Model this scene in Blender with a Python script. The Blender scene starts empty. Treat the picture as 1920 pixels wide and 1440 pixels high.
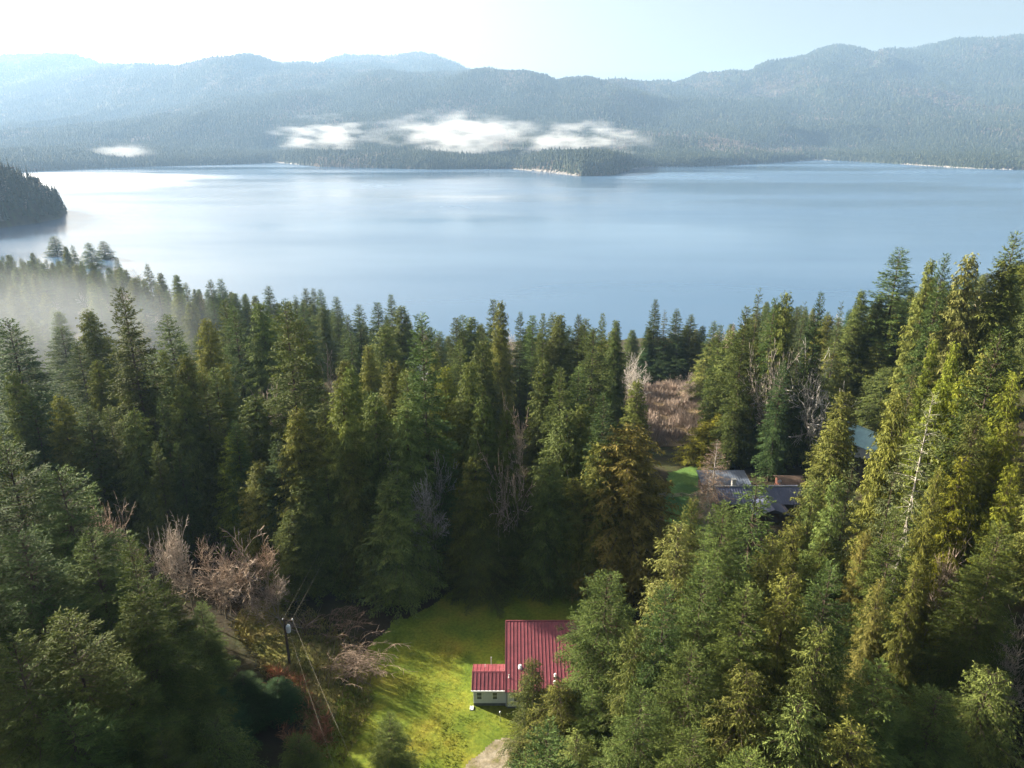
import bpy, math, random
import numpy as np
from mathutils import Vector

SC = bpy.context.scene
COL = SC.collection
def sstep(a, b, v):
    t = np.clip((v - a) / (b - a), 0, 1)
    return t * t * (3 - 2 * t)

def hash2(ix, iy, seed=0):
    h = (ix.astype(np.int64) * 374761393 + iy.astype(np.int64) * 668265263 + seed * 982451653) & 0xffffffff
    h = ((h ^ (h >> 13)) * 1274126177) & 0xffffffff
    h = (h ^ (h >> 16)) & 0xffffffff
    return h / 4294967295.0

def vnoise(x, y, seed=0):
    x = np.asarray(x, float); y = np.asarray(y, float)
    ix = np.floor(x); iy = np.floor(y); fx = x - ix; fy = y - iy
    fx = fx * fx * (3 - 2 * fx); fy = fy * fy * (3 - 2 * fy)
    a = hash2(ix, iy, seed); b = hash2(ix + 1, iy, seed); c = hash2(ix, iy + 1, seed); d = hash2(ix + 1, iy + 1, seed)
    return (a * (1 - fx) + b * fx) * (1 - fy) + (c * (1 - fx) + d * fx) * fy

def fbm(x, y, octaves=4, seed=0):
    s = 0; a = 1.0; n = 0
    for k in range(octaves):
        s = s + a * (vnoise(x * 2 ** k + 17.3 * k, y * 2 ** k - 9.1 * k, seed + k) - .5); n += a; a *= .5
    return s / n * 2

WATER_Z = -46.0

def shore_y(x):
    return 378 + np.where(x < -80, .5 * (-80 - x), 0) + np.where(x > 120, .4 * (x - 120), 0) + 9 * np.sin(x * .031) + 5 * np.sin(x * .083 + 1)

def terrain(x, y):
    x = np.asarray(x, float); y = np.asarray(y, float)
    s = (y - 95) / (shore_y(x) - 95) * 283
    z = np.interp(s, [-600, 0, 42, 105, 205, 270, 283, 300, 360], [0, 0, -5, -14, -31, -42.5, -46.3, -50, -62])
    rise = 20 * sstep(0, 1, (x - 45 - .25 * np.maximum(y - 90, 0)) / 70) * (1 - sstep(190, 330, y))
    gully = -10 * sstep(70, 150, -x) * sstep(110, 170, y) * (1 - sstep(250, 340, y))
    z = z + rise + gully
    flat = sstep(0, 1, np.hypot((x + 2) / 40, (y - 68) / 30) - .8) * (1 - sstep(250, 330, s * 1.0) * .8)
    z = z + flat * 1.6 * fbm(x / 35, y / 35, 3, 5)
    # wooded headland across the bay
    r = np.hypot((x + 800) / (176 + 14 * fbm(x / 60, y / 60, 2, 9)), (y - 955) / 165)
    head = -62 + 92 * np.sqrt(np.clip(1 - r * r * .82, 0, 1))
    head = np.where(r < 1.1, head + 6 * fbm(x / 50, y / 50, 3, 11), -62)
    return np.maximum(z, head)


# ------------------------------------------------------------------ helpers
def link(name, data, parent=None):
    o = bpy.data.objects.new(name, data)
    COL.objects.link(o)
    if parent is not None:
        o.parent = parent
    return o

def tag(o, label=None, cat=None, group=None, kind=None):
    if label: o['label'] = label
    if cat: o['category'] = cat
    if group: o['group'] = group
    if kind: o['kind'] = kind
    return o

def empty(name, loc=(0, 0, 0), rz=0):
    o = link(name, None)
    o.location = loc; o.rotation_euler = (0, 0, rz); o.empty_display_size = .5
    return o

def np_mesh(name, verts, faces, mat=None, tint=None, smooth=False, extra=None):
    """verts (n,3); faces: one int array (m,k) or a list of them; tint: one float per face"""
    if not isinstance(faces, (list, tuple)): faces = [faces]
    faces = [np.asarray(f, np.int32) for f in faces if len(f)]
    me = bpy.data.meshes.new(name)
    verts = np.asarray(verts, np.float32)
    me.vertices.add(len(verts)); me.vertices.foreach_set('co', verts.ravel())
    loops = np.concatenate([f.ravel() for f in faces])
    sizes = np.concatenate([np.full(len(f), f.shape[1], np.int32) for f in faces])
    starts = np.concatenate([[0], np.cumsum(sizes)[:-1]]).astype(np.int32)
    me.loops.add(len(loops)); me.loops.foreach_set('vertex_index', loops)
    me.polygons.add(len(sizes)); me.polygons.foreach_set('loop_start', starts)
    if smooth: me.polygons.foreach_set('use_smooth', np.ones(len(sizes), bool))
    me.update(calc_edges=True)
    if tint is not None:
        a = me.attributes.new('tint', 'FLOAT', 'FACE'); a.data.foreach_set('value', np.asarray(tint, np.float32))
    for k, v in (extra or {}).items():
        a = me.attributes.new(k, 'FLOAT', 'FACE'); a.data.foreach_set('value', np.asarray(v, np.float32))
    if mat: me.materials.append(mat)
    me.validate(verbose=False)
    return me

class MB:
    """collects boxes, tubes and polygons; build() links them as one mesh object"""
    def __init__(s): s.v = []; s.f = []
    def poly(s, pts):
        n = len(s.v); s.v += [tuple(p) for p in pts]; s.f.append(tuple(range(n, n + len(pts))))
    def box(s, x0, x1, y0, y1, z0, z1):
        n = len(s.v)
        s.v += [(x0, y0, z0), (x1, y0, z0), (x1, y1, z0), (x0, y1, z0), (x0, y0, z1), (x1, y0, z1), (x1, y1, z1), (x0, y1, z1)]
        s.f += [tuple(n + i for i in q) for q in ((0, 3, 2, 1), (4, 5, 6, 7), (0, 1, 5, 4), (1, 2, 6, 5), (2, 3, 7, 6), (3, 0, 4, 7))]
    def slab(s, quad, t):
        """a flat quad given a thickness t along -normal"""
        a, b, c, d = [Vector(p) for p in quad]
        nrm = (b - a).cross(d - a).normalized() * t
        n = len(s.v)
        s.v += [tuple(p) for p in (a, b, c, d, a - nrm, b - nrm, c - nrm, d - nrm)]
        s.f += [tuple(n + i for i in q) for q in ((0, 1, 2, 3), (7, 6, 5, 4), (0, 4, 5, 1), (1, 5, 6, 2), (2, 6, 7, 3), (3, 7, 4, 0))]
    def tube(s, pts, rads, n=8, cap=True):
        pts = [Vector(p) for p in pts]
        base = len(s.v)
        for i, p in enumerate(pts):
            d = (pts[min(i + 1, len(pts) - 1)] - pts[max(i - 1, 0)]).normalized()
            a = d.cross(Vector((0, 0, 1)) if abs(d.z) < .9 else Vector((1, 0, 0))).normalized(); b = d.cross(a)
            for k in range(n):
                t = 2 * math.pi * k / n
                s.v.append(tuple(p + (a * math.cos(t) + b * math.sin(t)) * rads[i]))
        for i in range(len(pts) - 1):
            for k in range(n):
                s.f.append((base + i * n + k, base + i * n + (k + 1) % n, base + (i + 1) * n + (k + 1) % n, base + (i + 1) * n + k))
        if cap:
            s.f.append(tuple(base + k for k in range(n))[::-1]); s.f.append(tuple(base + (len(pts) - 1) * n + k for k in range(n)))
    def mesh(s, name, mat, smooth=False):
        me = bpy.data.meshes.new(name); me.from_pydata(s.v, [], s.f)
        if smooth:
            for p in me.polygons: p.use_smooth = True
        me.materials.append(mat); me.update()
        return me
    def build(s, name, mat, parent=None, smooth=False):
        return link(name, s.mesh(name, mat, smooth), parent)

# ------------------------------------------------------------------ materials
def new_mat(name):
    m = bpy.data.materials.new(name); m.use_nodes = True
    nt = m.node_tree; nt.nodes.clear()
    out = nt.nodes.new('ShaderNodeOutputMaterial')
    return m, nt, out

def N(nt, t, **kw):
    n = nt.nodes.new(t)
    for k, v in kw.items():
        if k in n.inputs: n.inputs[k].default_value = v
        else: setattr(n, k, v)
    return n

def L(nt, a, b): nt.links.new(a, b)

def ramp(nt, stops, interp='LINEAR'):
    r = nt.nodes.new('ShaderNodeValToRGB'); e = r.color_ramp.elements; r.color_ramp.interpolation = interp
    while len(e) < len(stops): e.new(.5)
    for el, (p, c) in zip(e, stops):
        el.position = p; el.color = (*c, 1)
    return r

def noise(nt, scale, detail=4, rough=.55, coord=None, dim=None):
    n = N(nt, 'ShaderNodeTexNoise', Scale=scale, Detail=detail, Roughness=rough)
    if coord is not None: L(nt, coord, n.inputs['Vector'])
    return n

def principled(nt, out, rough=.7, spec=.3, **kw):
    b = N(nt, 'ShaderNodeBsdfPrincipled', Roughness=rough)
    b.inputs['Specular IOR Level'].default_value = spec
    for k, v in kw.items(): b.inputs[k].default_value = v
    L(nt, b.outputs[0], out.inputs[0])
    return b

def mix_col(nt, a, b, fac, mode='MIX'):
    m = nt.nodes.new('ShaderNodeMix'); m.data_type = 'RGBA'; m.blend_type = mode
    for sock, v in ((m.inputs[0], fac), (m.inputs[6], a), (m.inputs[7], b)):
        if hasattr(v, 'links'): L(nt, v, sock)
        elif isinstance(v, (int, float)): sock.default_value = v
        else: sock.default_value = (*v, 1)
    return m.outputs[2]

def math_n(nt, op, a, b=None, c=None):
    m = nt.nodes.new('ShaderNodeMath'); m.operation = op
    for i, v in enumerate((a, b, c)):
        if v is None: continue
        if hasattr(v, 'links'): L(nt, v, m.inputs[i])
        else: m.inputs[i].default_value = v
    return m.outputs[0]

def simple(name, col, rough=.7, spec=.3, var=.25, scale=3.0, metallic=0.0):
    m, nt, out = new_mat(name)
    tc = N(nt, 'ShaderNodeTexCoord')
    n = noise(nt, scale, 5, .6, tc.outputs['Object'])
    r = ramp(nt, [(.3, tuple(c * (1 - var) for c in col)), (.7, tuple(min(1, c * (1 + var)) for c in col))])
    L(nt, n.outputs[0], r.inputs[0])
    b = principled(nt, out, rough, spec, Metallic=metallic)
    L(nt, r.outputs[0], b.inputs['Base Color'])
    return m

def foliage_mat(name, trans=.2):
    """leaf colour: the crown object's own colour, varied per spray"""
    m, nt, out = new_mat(name)
    oi = N(nt, 'ShaderNodeObjectInfo'); at = N(nt, 'ShaderNodeAttribute', attribute_name='tint')
    tc = N(nt, 'ShaderNodeTexCoord')
    n = noise(nt, .45, 3, .6, tc.outputs['Object'])
    v = math_n(nt, 'MULTIPLY_ADD', at.outputs['Fac'], 1.1, .45)
    n2 = math_n(nt, 'MULTIPLY_ADD', n.outputs[0], .9, .55)
    v2 = math_n(nt, 'MULTIPLY', v, n2)
    c = mix_col(nt, oi.outputs['Color'], (0, 0, 0), 0.0)
    sc = nt.nodes.new('ShaderNodeVectorMath'); sc.operation = 'SCALE'
    L(nt, c, sc.inputs[0]); L(nt, v2, sc.inputs['Scale'])
    hsv = N(nt, 'ShaderNodeHueSaturation'); L(nt, sc.outputs[0], hsv.inputs['Color'])
    h = math_n(nt, 'MULTIPLY_ADD', at.outputs['Fac'], -.035, .517); L(nt, h, hsv.inputs['Hue'])
    d = N(nt, 'ShaderNodeBsdfPrincipled', Roughness=.75); d.inputs['Specular IOR Level'].default_value = .12
    t = N(nt, 'ShaderNodeBsdfTranslucent')
    L(nt, hsv.outputs[0], d.inputs['Base Color'])
    tcol = mix_col(nt, hsv.outputs[0], (.9, 1.0, .35), .35, 'MULTIPLY'); L(nt, tcol, t.inputs['Color'])
    mx = N(nt, 'ShaderNodeMixShader', Fac=trans)
    L(nt, d.outputs[0], mx.inputs[1]); L(nt, t.outputs[0], mx.inputs[2]); L(nt, mx.outputs[0], out.inputs[0])
    return m

M_LEAF = foliage_mat('conifer_foliage')
def bark_mat(name, a, b):
    m, nt, out = new_mat(name)
    tc = N(nt, 'ShaderNodeTexCoord'); mp = N(nt, 'ShaderNodeMapping'); mp.inputs['Scale'].default_value = (4, 4, .5)
    L(nt, tc.outputs['Object'], mp.inputs[0])
    n = noise(nt, 1.5, 5, .65, mp.outputs[0]); r = ramp(nt, [(.3, a), (.7, b)]); L(nt, n.outputs[0], r.inputs[0])
    p = principled(nt, out, .9, .15); L(nt, r.outputs[0], p.inputs['Base Color'])
    return m
M_BARK = bark_mat('conifer_bark', (.035, .025, .018), (.11, .08, .06))
M_PALEBARK = bark_mat('pale_bark', (.22, .19, .16), (.48, .44, .38))
M_BAREBARK = bark_mat('alder_bark', (.12, .10, .065), (.34, .29, .22))
def twig_mat():
    m, nt, out = new_mat('bare_twigs')
    oi = N(nt, 'ShaderNodeObjectInfo'); at = N(nt, 'ShaderNodeAttribute', attribute_name='tint')
    v = math_n(nt, 'MULTIPLY_ADD', at.outputs['Fac'], .9, .55)
    sc = nt.nodes.new('ShaderNodeVectorMath'); sc.operation = 'SCALE'
    L(nt, oi.outputs['Color'], sc.inputs[0]); L(nt, v, sc.inputs['Scale'])
    p = principled(nt, out, .85, .15); L(nt, sc.outputs[0], p.inputs['Base Color'])
    return m
M_TWIG = twig_mat()

# ------------------------------------------------------------------ sun, sky, camera
SUN_EL, SUN_X, SUN_Y = math.radians(21.5), -.888, .459
w = bpy.data.worlds.new('World'); SC.world = w; w.use_nodes = True
nt = w.node_tree; nt.nodes.clear()
sky = nt.nodes.new('ShaderNodeTexSky'); sky.sky_type = 'NISHITA'; sky.sun_disc = False
sky.sun_elevation = SUN_EL; sky.sun_rotation = math.atan2(SUN_X, SUN_Y)
sky.air_density = 1.0; sky.dust_density = 6.0; sky.ozone_density = 0.0
bg = nt.nodes.new('ShaderNodeBackground'); bg.inputs[1].default_value = .055
wo = nt.nodes.new('ShaderNodeOutputWorld')
nt.links.new(sky.outputs[0], bg.inputs[0]); nt.links.new(bg.outputs[0], wo.inputs[0])
sl = bpy.data.lights.new('sun', 'SUN'); sl.energy = 5.0; sl.angle = math.radians(.5); sl.color = (1, .93, .80)
so = link('sun', sl)
so.rotation_euler = Vector((SUN_X * math.cos(SUN_EL), SUN_Y * math.cos(SUN_EL), math.sin(SUN_EL))).to_track_quat('Z', 'Y').to_euler()
so.location = (0, 0, 300)
cam = bpy.data.cameras.new('camera'); co = link('camera', cam)
cam.sensor_width = 36; cam.lens = 1331 / 1920 * 36; cam.clip_start = 1; cam.clip_end = 40000
co.location = (0, 0, 64); co.rotation_euler = (math.radians(90 - 19.5), 0, 0)
SC.camera = co
SC.render.engine = 'CYCLES'
SC.view_settings.view_transform = 'Standard'; SC.view_settings.look = 'None'; SC.view_settings.gamma = 1
SC.view_settings.exposure = 2.15
cy = SC.cycles
cy.max_bounces = 5; cy.diffuse_bounces = 1; cy.glossy_bounces = 2; cy.transmission_bounces = 3; cy.volume_bounces = 2; cy.transparent_max_bounces = 4
cy.use_denoising = True
cy.volume_max_steps = 256; cy.volume_step_rate = .5
cy.caustics_reflective = False; cy.caustics_refractive = False

# ------------------------------------------------------------------ the ground
def ground_mat():
    m, nt, out = new_mat('forest_floor')
    g = N(nt, 'ShaderNodeNewGeometry')
    n1 = noise(nt, .08, 5, .6, g.outputs['Position']); n2 = noise(nt, 1.7, 6, .7, g.outputs['Position'])
    r = ramp(nt, [(.3, (.022, .019, .012)), (.5, (.05, .04, .022)), (.62, (.05, .055, .018)), (.8, (.09, .07, .04))])
    L(nt, n1.outputs[0], r.inputs[0])
    c = mix_col(nt, r.outputs[0], n2.outputs[1], .35, 'MULTIPLY')
    p = principled(nt, out, .95, .1); L(nt, c, p.inputs['Base Color'])
    b = N(nt, 'ShaderNodeBump', Strength=.7, Distance=.4); L(nt, n2.outputs[0], b.inputs['Height']); L(nt, b.outputs[0], p.inputs['Normal'])
    return m
def axis(segs):
    return np.unique(np.concatenate([np.arange(a, b, s) for a, b, s in segs]))
gx = axis([(-1400, -420, 9), (-420, -70, 5), (-70, 110, 2.5), (110, 420, 5), (420, 900, 12)])
gy = axis([(-220, 20, 10), (20, 160, 2.5), (160, 560, 5), (560, 1300, 9)])
GX, GY = np.meshgrid(gx, gy)
GZ = terrain(GX, GY)
def grid_faces(ny, nx):
    i = np.arange(ny - 1)[:, None] * nx + np.arange(nx - 1)[None]
    return np.stack([i, i + 1, i + nx + 1, i + nx], -1).reshape(-1, 4)
gme = np_mesh('ground', np.stack([GX, GY, GZ], -1).reshape(-1, 3), grid_faces(*GX.shape), ground_mat(), smooth=True)
tag(link('ground', gme), 'brown forest floor sloping down to the lake', 'ground', kind='structure')

# ------------------------------------------------------------------ lake
def lake_mat():
    m, nt, out = new_mat('lake_water')
    g = N(nt, 'ShaderNodeNewGeometry')
    mp = N(nt, 'ShaderNodeMapping'); mp.inputs['Scale'].default_value = (.09, .22, .1); mp.inputs['Location'].default_value = (431, 217, 0); L(nt, g.outputs['Position'], mp.inputs[0])
    n = noise(nt, 1.0, 4, .6, mp.outputs[0])
    mp2 = N(nt, 'ShaderNodeMapping'); mp2.inputs['Scale'].default_value = (.0012, .0035, .002); mp2.inputs['Rotation'].default_value = (0, 0, .15)
    L(nt, g.outputs['Position'], mp2.inputs[0])
    n2 = noise(nt, 1.0, 5, .55, mp2.outputs[0])
    rr = N(nt, 'ShaderNodeMapRange'); rr.inputs[1].default_value = .35; rr.inputs[2].default_value = .68; rr.inputs[3].default_value = .07; rr.inputs[4].default_value = .30
    L(nt, n2.outputs[0], rr.inputs[0])
    p = principled(nt, out, .2, .5, IOR=1.333); p.inputs['Base Color'].default_value = (.058, .112, .182, 1)
    L(nt, rr.outputs[0], p.inputs['Roughness'])
    bs = N(nt, 'ShaderNodeMapRange'); bs.inputs[1].default_value = .35; bs.inputs[2].default_value = .68; bs.inputs[3].default_value = .02; bs.inputs[4].default_value = .055
    L(nt, n2.outputs[0], bs.inputs[0])
    b = N(nt, 'ShaderNodeBump', Distance=.5); L(nt, bs.outputs[0], b.inputs['Strength']); L(nt, n.outputs[0], b.inputs['Height']); L(nt, b.outputs[0], p.inputs['Normal'])
    return m
lv = [(-9000, 250, WATER_Z), (9000, 250, WATER_Z), (9000, 4200, WATER_Z), (-9000, 4200, WATER_Z)]
lv = [(-9000, 150, WATER_Z), (9000, 150, WATER_Z), (9000, 4200, WATER_Z), (-9000, 4200, WATER_Z)]
tag(link('lake', np_mesh('lake', lv, np.array([[0, 1, 2, 3]]), lake_mat())), 'calm blue lake between the near forest and the far hills', 'lake', kind='structure')

# ------------------------------------------------------------------ far hills (heights set by how high each ridge stands at its distance)
PC, PS, FOC = math.cos(math.radians(19.5)), math.sin(math.radians(19.5)), 1331.0
def row_slope(r):
    dv = (720 - r) / FOC
    return (-PS + dv * PC) / (PC + dv * PS)
SHORE = [(-700, 345), (0, 325), (200, 315), (480, 307), (510, 304), (600, 313), (800, 318), (960, 317), (1040, 324), (1090, 331), (1150, 329), (1185, 317), (1215, 313), (1300, 313), (1400, 308), (1480, 303), (1530, 300), (1610, 303), (1720, 310), (1840, 317), (1920, 319), (2600, 335)]
LAYERS = {
 3050: [(-700, 305), (0, 300), (480, 282), (560, 272), (700, 270), (860, 272), (1000, 275), (1100, 278), (1250, 286), (1400, 284), (1480, 288), (1560, 297), (1640, 290), (1760, 288), (1920, 288), (2600, 290)],
 3900: [(-700, 285), (0, 262), (250, 240), (500, 222), (800, 225), (1000, 228), (1200, 240), (1400, 248), (1500, 252), (1650, 240), (1920, 228), (2600, 220)],
 5100: [(-700, 270), (0, 232), (120, 222), (250, 210), (420, 182), (520, 172), (600, 166), (760, 152), (880, 143), (960, 143), (1000, 150), (1045, 159), (1060, 153), (1150, 155), (1178, 164), (1240, 186), (1300, 192), (1400, 188), (1560, 172), (1760, 168), (1920, 158), (2600, 150)],
 6600: [(-700, 150), (0, 168), (110, 158), (215, 136), (300, 124), (400, 108), (500, 119), (600, 129), (760, 142), (900, 146), (1060, 172), (1178, 161), (1290, 151), (1400, 135), (1500, 110), (1560, 95), (1640, 103), (1650, 97), (1760, 91), (1860, 74), (1900, 70), (2000, 75), (2600, 60)],
 8600: [(-700, 100), (0, 114), (60, 108), (130, 109), (170, 117), (215, 136), (300, 150), (500, 152), (590, 138), (615, 121), (650, 112), (700, 115), (722, 117), (750, 112), (790, 110), (825, 119), (880, 139), (950, 165), (1178, 185), (1500, 150), (1920, 130), (2600, 110)],
 10800: [(-700, 180), (2600, 190)],
}
hu = np.linspace(-560, 2480, 640)
ht = np.linspace(0, 1, 190) ** 1.15
def hills(u, t):
    """u: column, t: 0 at the shore to 1 behind the last ridge -> world points"""
    shr = np.interp(u, [a for a, b in SHORE], [b for a, b in SHORE])
    y0 = (WATER_Z - 64) / row_slope(shr)
    b = .85 * np.exp(-((u - 1098) / 98) ** 4) + .6 * np.exp(-((u - 690) / 190) ** 4) + .4 * np.exp(-((u - 1330) / 80) ** 4)
    ys = [y0, y0 + 60, y0 + 210, y0 + 420, np.maximum(y0 + 600, 3050)] + [np.full_like(u, float(d)) for d in (3900, 5100, 6600, 8600, 10800)]
    zs = [np.full_like(u, WATER_Z - 1.5), WATER_Z + 7 + 14 * b, WATER_Z + 13 + 26 * b, WATER_Z + 20 + 16 * b]
    for d, yy in zip((3050, 3900, 5100, 6600, 8600, 10800), ys[4:]):
        k = LAYERS[d]; r = np.interp(u, [a for a, b_ in k], [b_ for a, b_ in k])
        zs.append(64 + row_slope(r) * yy)
    zs[4] = np.maximum(zs[4], WATER_Z + 24)
    Y = np.stack(ys); Z = np.stack(zs)
    # position along the knots: the shore strips get a fair share of the rows
    kt = np.array([0, .035, .09, .15, .22, .36, .54, .73, .9, 1.0])
    i = np.clip(np.searchsorted(kt, t, side='right') - 1, 0, 8)
    f = (t - kt[i]) / (kt[i + 1] - kt[i])
    idx = np.arange(len(u))
    def herm(A):
        p0 = A[np.maximum(i - 1, 0), idx]; p1 = A[i, idx]; p2 = A[i + 1, idx]; p3 = A[np.minimum(i + 2, 9), idx]
        return p1, p2, p0, p3
    y1, y2, _, _ = herm(Y); y = y1 + (y2 - y1) * f
    z1, z2, z0, z3 = herm(Z)
    m1 = (z2 - z0) / 2; m2 = (z3 - z1) / 2
    peak1 = (z2 - z1) * (z1 - z0) <= 0; peak2 = (z3 - z2) * (z2 - z1) <= 0
    m1 = np.where(peak1, 0, m1); m2 = np.where(peak2, 0, m2)
    lim = 2.5 * np.abs(z2 - z1); m1 = np.clip(m1, -lim, lim); m2 = np.clip(m2, -lim, lim)
    f2, f3 = f * f, f * f * f
    z = (2 * f3 - 3 * f2 + 1) * z1 + (f3 - 2 * f2 + f) * m1 + (-2 * f3 + 3 * f2) * z2 + (f3 - f2) * m2
    dep = y * PC - (z - 64) * PS
    x = (u - 960) / FOC * dep
    amp = np.interp(t, [0, .04, .12, .3, .6, 1], [0, 1, 7, 20, 26, 24])
    z = z + amp * 1.2 * fbm(x / 420, y / 420, 5, 3) + amp * 4.6 * (.28 - np.abs(fbm(x / 620, y / 1300, 3, 8)))
    return x, y, z
HU, HT = np.meshgrid(hu, ht)
hx, hy, hz = hills(HU.ravel(), HT.ravel())
def hills_mat():
    m, nt, out = new_mat('wooded_hillside')
    g = N(nt, 'ShaderNodeNewGeometry')
    n1 = noise(nt, .004, 6, .65, g.outputs['Position']); n2 = noise(nt, .12, 3, .6, g.outputs['Position'])
    r = ramp(nt, [(.3, (.020, .028, .014)), (.5, (.040, .048, .022)), (.66, (.085, .065, .045))]); L(nt, n1.outputs[0], r.inputs[0])
    c = mix_col(nt, r.outputs[0], n2.outputs[1], .5, 'MULTIPLY')
    p = principled(nt, out, 1, .05); L(nt, c, p.inputs['Base Color'])
    return m
tag(link('hills', np_mesh('hills', np.stack([hx, hy, hz], -1), grid_faces(*HU.shape), hills_mat(), smooth=True)), 'long wooded hills rising beyond the lake', 'hills', kind='structure')

# the forest on them: far off, one mass of small crowns
rng = np.random.default_rng(4)
def far_trees(x, y, z, h, r, brown, rngx, tiers=3, sides=5):
    n = len(x); V = []; Fc = []; T = []; B = []; off = 0
    for k in range(tiers):
        zb = z + h * (.12 + .27 * k); zt = z + h * (.55 + .225 * k)
        rb = r * (1 - .27 * k)
        round_ = np.where(brown > .5, 1, 0)
        zt = np.where(round_ == 1, z + h * (.45 + .20 * k), zt); rb = np.where(round_ == 1, r * (1.15 - .22 * k), rb)
        a0 = rngx.random(n) * 6.28
        ring = []
        for s_ in range(sides):
            a = a0 + 6.283 * s_ / sides
            j = .65 + .7 * rngx.random(n)
            ring.append(np.stack([x + np.cos(a) * rb * j, y + np.sin(a) * rb * j, zb + h * .10 * (rngx.random(n) - .5)], -1))
        tip = np.stack([x + .05 * h * (rngx.random(n) - .5), y + .05 * h * (rngx.random(n) - .5), zt], -1)
        blk = np.stack(ring + [tip], 1)           # n, sides+1, 3
        V.append(blk.reshape(-1, 3))
        base = off + np.arange(n)[:, None] * (sides + 1)
        for s_ in range(sides):
            Fc.append(np.concatenate([base + s_, base + (s_ + 1) % sides, base + sides], 1)); B.append(brown); T.append(None)
        off += n * (sides + 1)
    t1 = np.clip(rngx.normal(.5, .22, n), 0, 1)
    T = [np.clip(t1 + rngx.normal(0, .12, n), 0, 1) for _ in T]
    return np.concatenate(V), np.concatenate(Fc), np.concatenate(T), np.concatenate(B)
def far_mat():
    m, nt, out = new_mat('far_forest')
    t = N(nt, 'ShaderNodeAttribute', attribute_name='tint'); b = N(nt, 'ShaderNodeAttribute', attribute_name='bare')
    g = ramp(nt, [(0, (.015, .022, .013)), (.55, (.030, .040, .022)), (1, (.064, .068, .036))]); L(nt, t.outputs['Fac'], g.inputs[0])
    d = ramp(nt, [(0, (.055, .044, .032)), (1, (.17, .13, .095))]); L(nt, t.outputs['Fac'], d.inputs[0])
    c = mix_col(nt, g.outputs[0], d.outputs[0], b.outputs['Fac'])
    p = principled(nt, out, .9, .1); L(nt, c, p.inputs['Base Color'])
    return m
M_FAR = far_mat()
def hill_forest():
    n = 235000
    u = rng.uniform(-150, 2070, n * 2)
    t = rng.beta(1.0, 1.35, n * 2) * .93 + .006
    x, y, z = hills(u, t)
    patch = 1.5 * fbm(x / 300, y / 420, 4, 21); clear = fbm(x / 150, y / 200, 3, 33)
    low = (t < .3)
    valley = np.exp(-((u - 1460) / 190) ** 2) * np.exp(-((t - .17) / .10) ** 2)
    keep = rng.random(n * 2) < np.clip(1.0 - .75 * (clear > .28) - .5 * valley, .1, 1)
    u, t, x, y, z, patch, valley = [a[keep] for a in (u, t, x, y, z, patch, valley)]
    n = len(x)
    brown = (rng.random(n) < np.clip(.18 + .75 * patch + .55 * valley + .12 * (t > .4), .03, .9)).astype(float)
    sz = np.clip(rng.normal(1, .25, n), .45, 1.7) * np.interp(t, [0, .03, .3, 1], [.7, 1, 1, 1.25])
    h = 18.5 * sz * np.where(brown > .5, .62, 1); r = 4.1 * sz * np.where(brown > .5, 1.1, 1) * np.interp(t, [0, .3, 1], [.9, 1.15, 1.6])
    return far_trees(x, y, z - 1, h, r, brown, rng)
v_, f_, t_, b_ = hill_forest()
tag(link('far_forest', np_mesh('far_forest', v_, f_, M_FAR, tint=t_, extra={'bare': b_})), 'forest covering the far hills beyond the lake', 'forest', kind='stuff')
def headland_trees():
    X = rng.uniform(-985, -600, 9000); Y = rng.uniform(770, 1130, 9000); Z = terrain(X, Y)
    k = (Z > WATER_Z + .6); X, Y, Z = X[k][:2600], Y[k][:2600], Z[k][:2600]
    br = (rng.random(len(X)) < .12).astype(float); s = np.clip(rng.normal(1, .25, len(X)), .5, 1.5)
    return far_trees(X, Y, Z - .5, 13 * s, 2.9 * s, br, rng, 5, 7)
v_, f_, t_, b_ = headland_trees()
tag(link('headland_forest', np_mesh('headland_forest', v_, f_, M_FAR, tint=t_ * .8, extra={'bare': b_})), 'dark forest on the headland across the bay', 'forest', kind='stuff')
# pale rock and beach along the far shore
def beach():
    u = np.concatenate([np.linspace(965, 1085, 60), np.linspace(1500, 1560, 30), np.linspace(1690, 1900, 90), np.linspace(515, 560, 20), np.linspace(1190, 1280, 30)])
    V = []; Fq = []; T = []
    for uu in u:
        for q in range(3):
            if rng.random() < .35: continue
            a, b_, c = hills(np.array([uu + rng.uniform(-2, 2)]), np.array([rng.uniform(.003, .016)]))
            s = rng.uniform(2.5, 7); hgt = rng.uniform(1.5, 4.5)
            base = len(V); k = 6
            for j in range(k):
                an = 6.28 * j / k; V.append((a[0] + math.cos(an) * s * rng.uniform(.7, 1.4) * 1.5, b_[0] + math.sin(an) * s, c[0] - 2))
            for j in range(k):
                an = 6.28 * j / k; V.append((a[0] + math.cos(an) * s * rng.uniform(.4, .8) * 1.5, b_[0] + math.sin(an) * s * .6, c[0] + hgt * rng.uniform(.6, 1)))
            for j in range(k): Fq.append((base + j, base + (j + 1) % k, base + k + (j + 1) % k, base + k + j))
            T.append((base + 6, base + 7, base + 8, base + 9)); T.append((base + 6, base + 9, base + 10, base + 11))
    return V, Fq + T
bv, bf = beach()
tag(link('shore_rocks', np_mesh('shore_rocks', bv, np.array(bf), simple('pale_rock', (.24, .215, .19), .9, .1, .3, .2))), 'pale rocks along the far shoreline', 'rocks', kind='stuff')
# ------------------------------------------------------------------ trees
def unit(a): return a / np.maximum(np.linalg.norm(a, axis=-1, keepdims=True), 1e-9)

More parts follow.
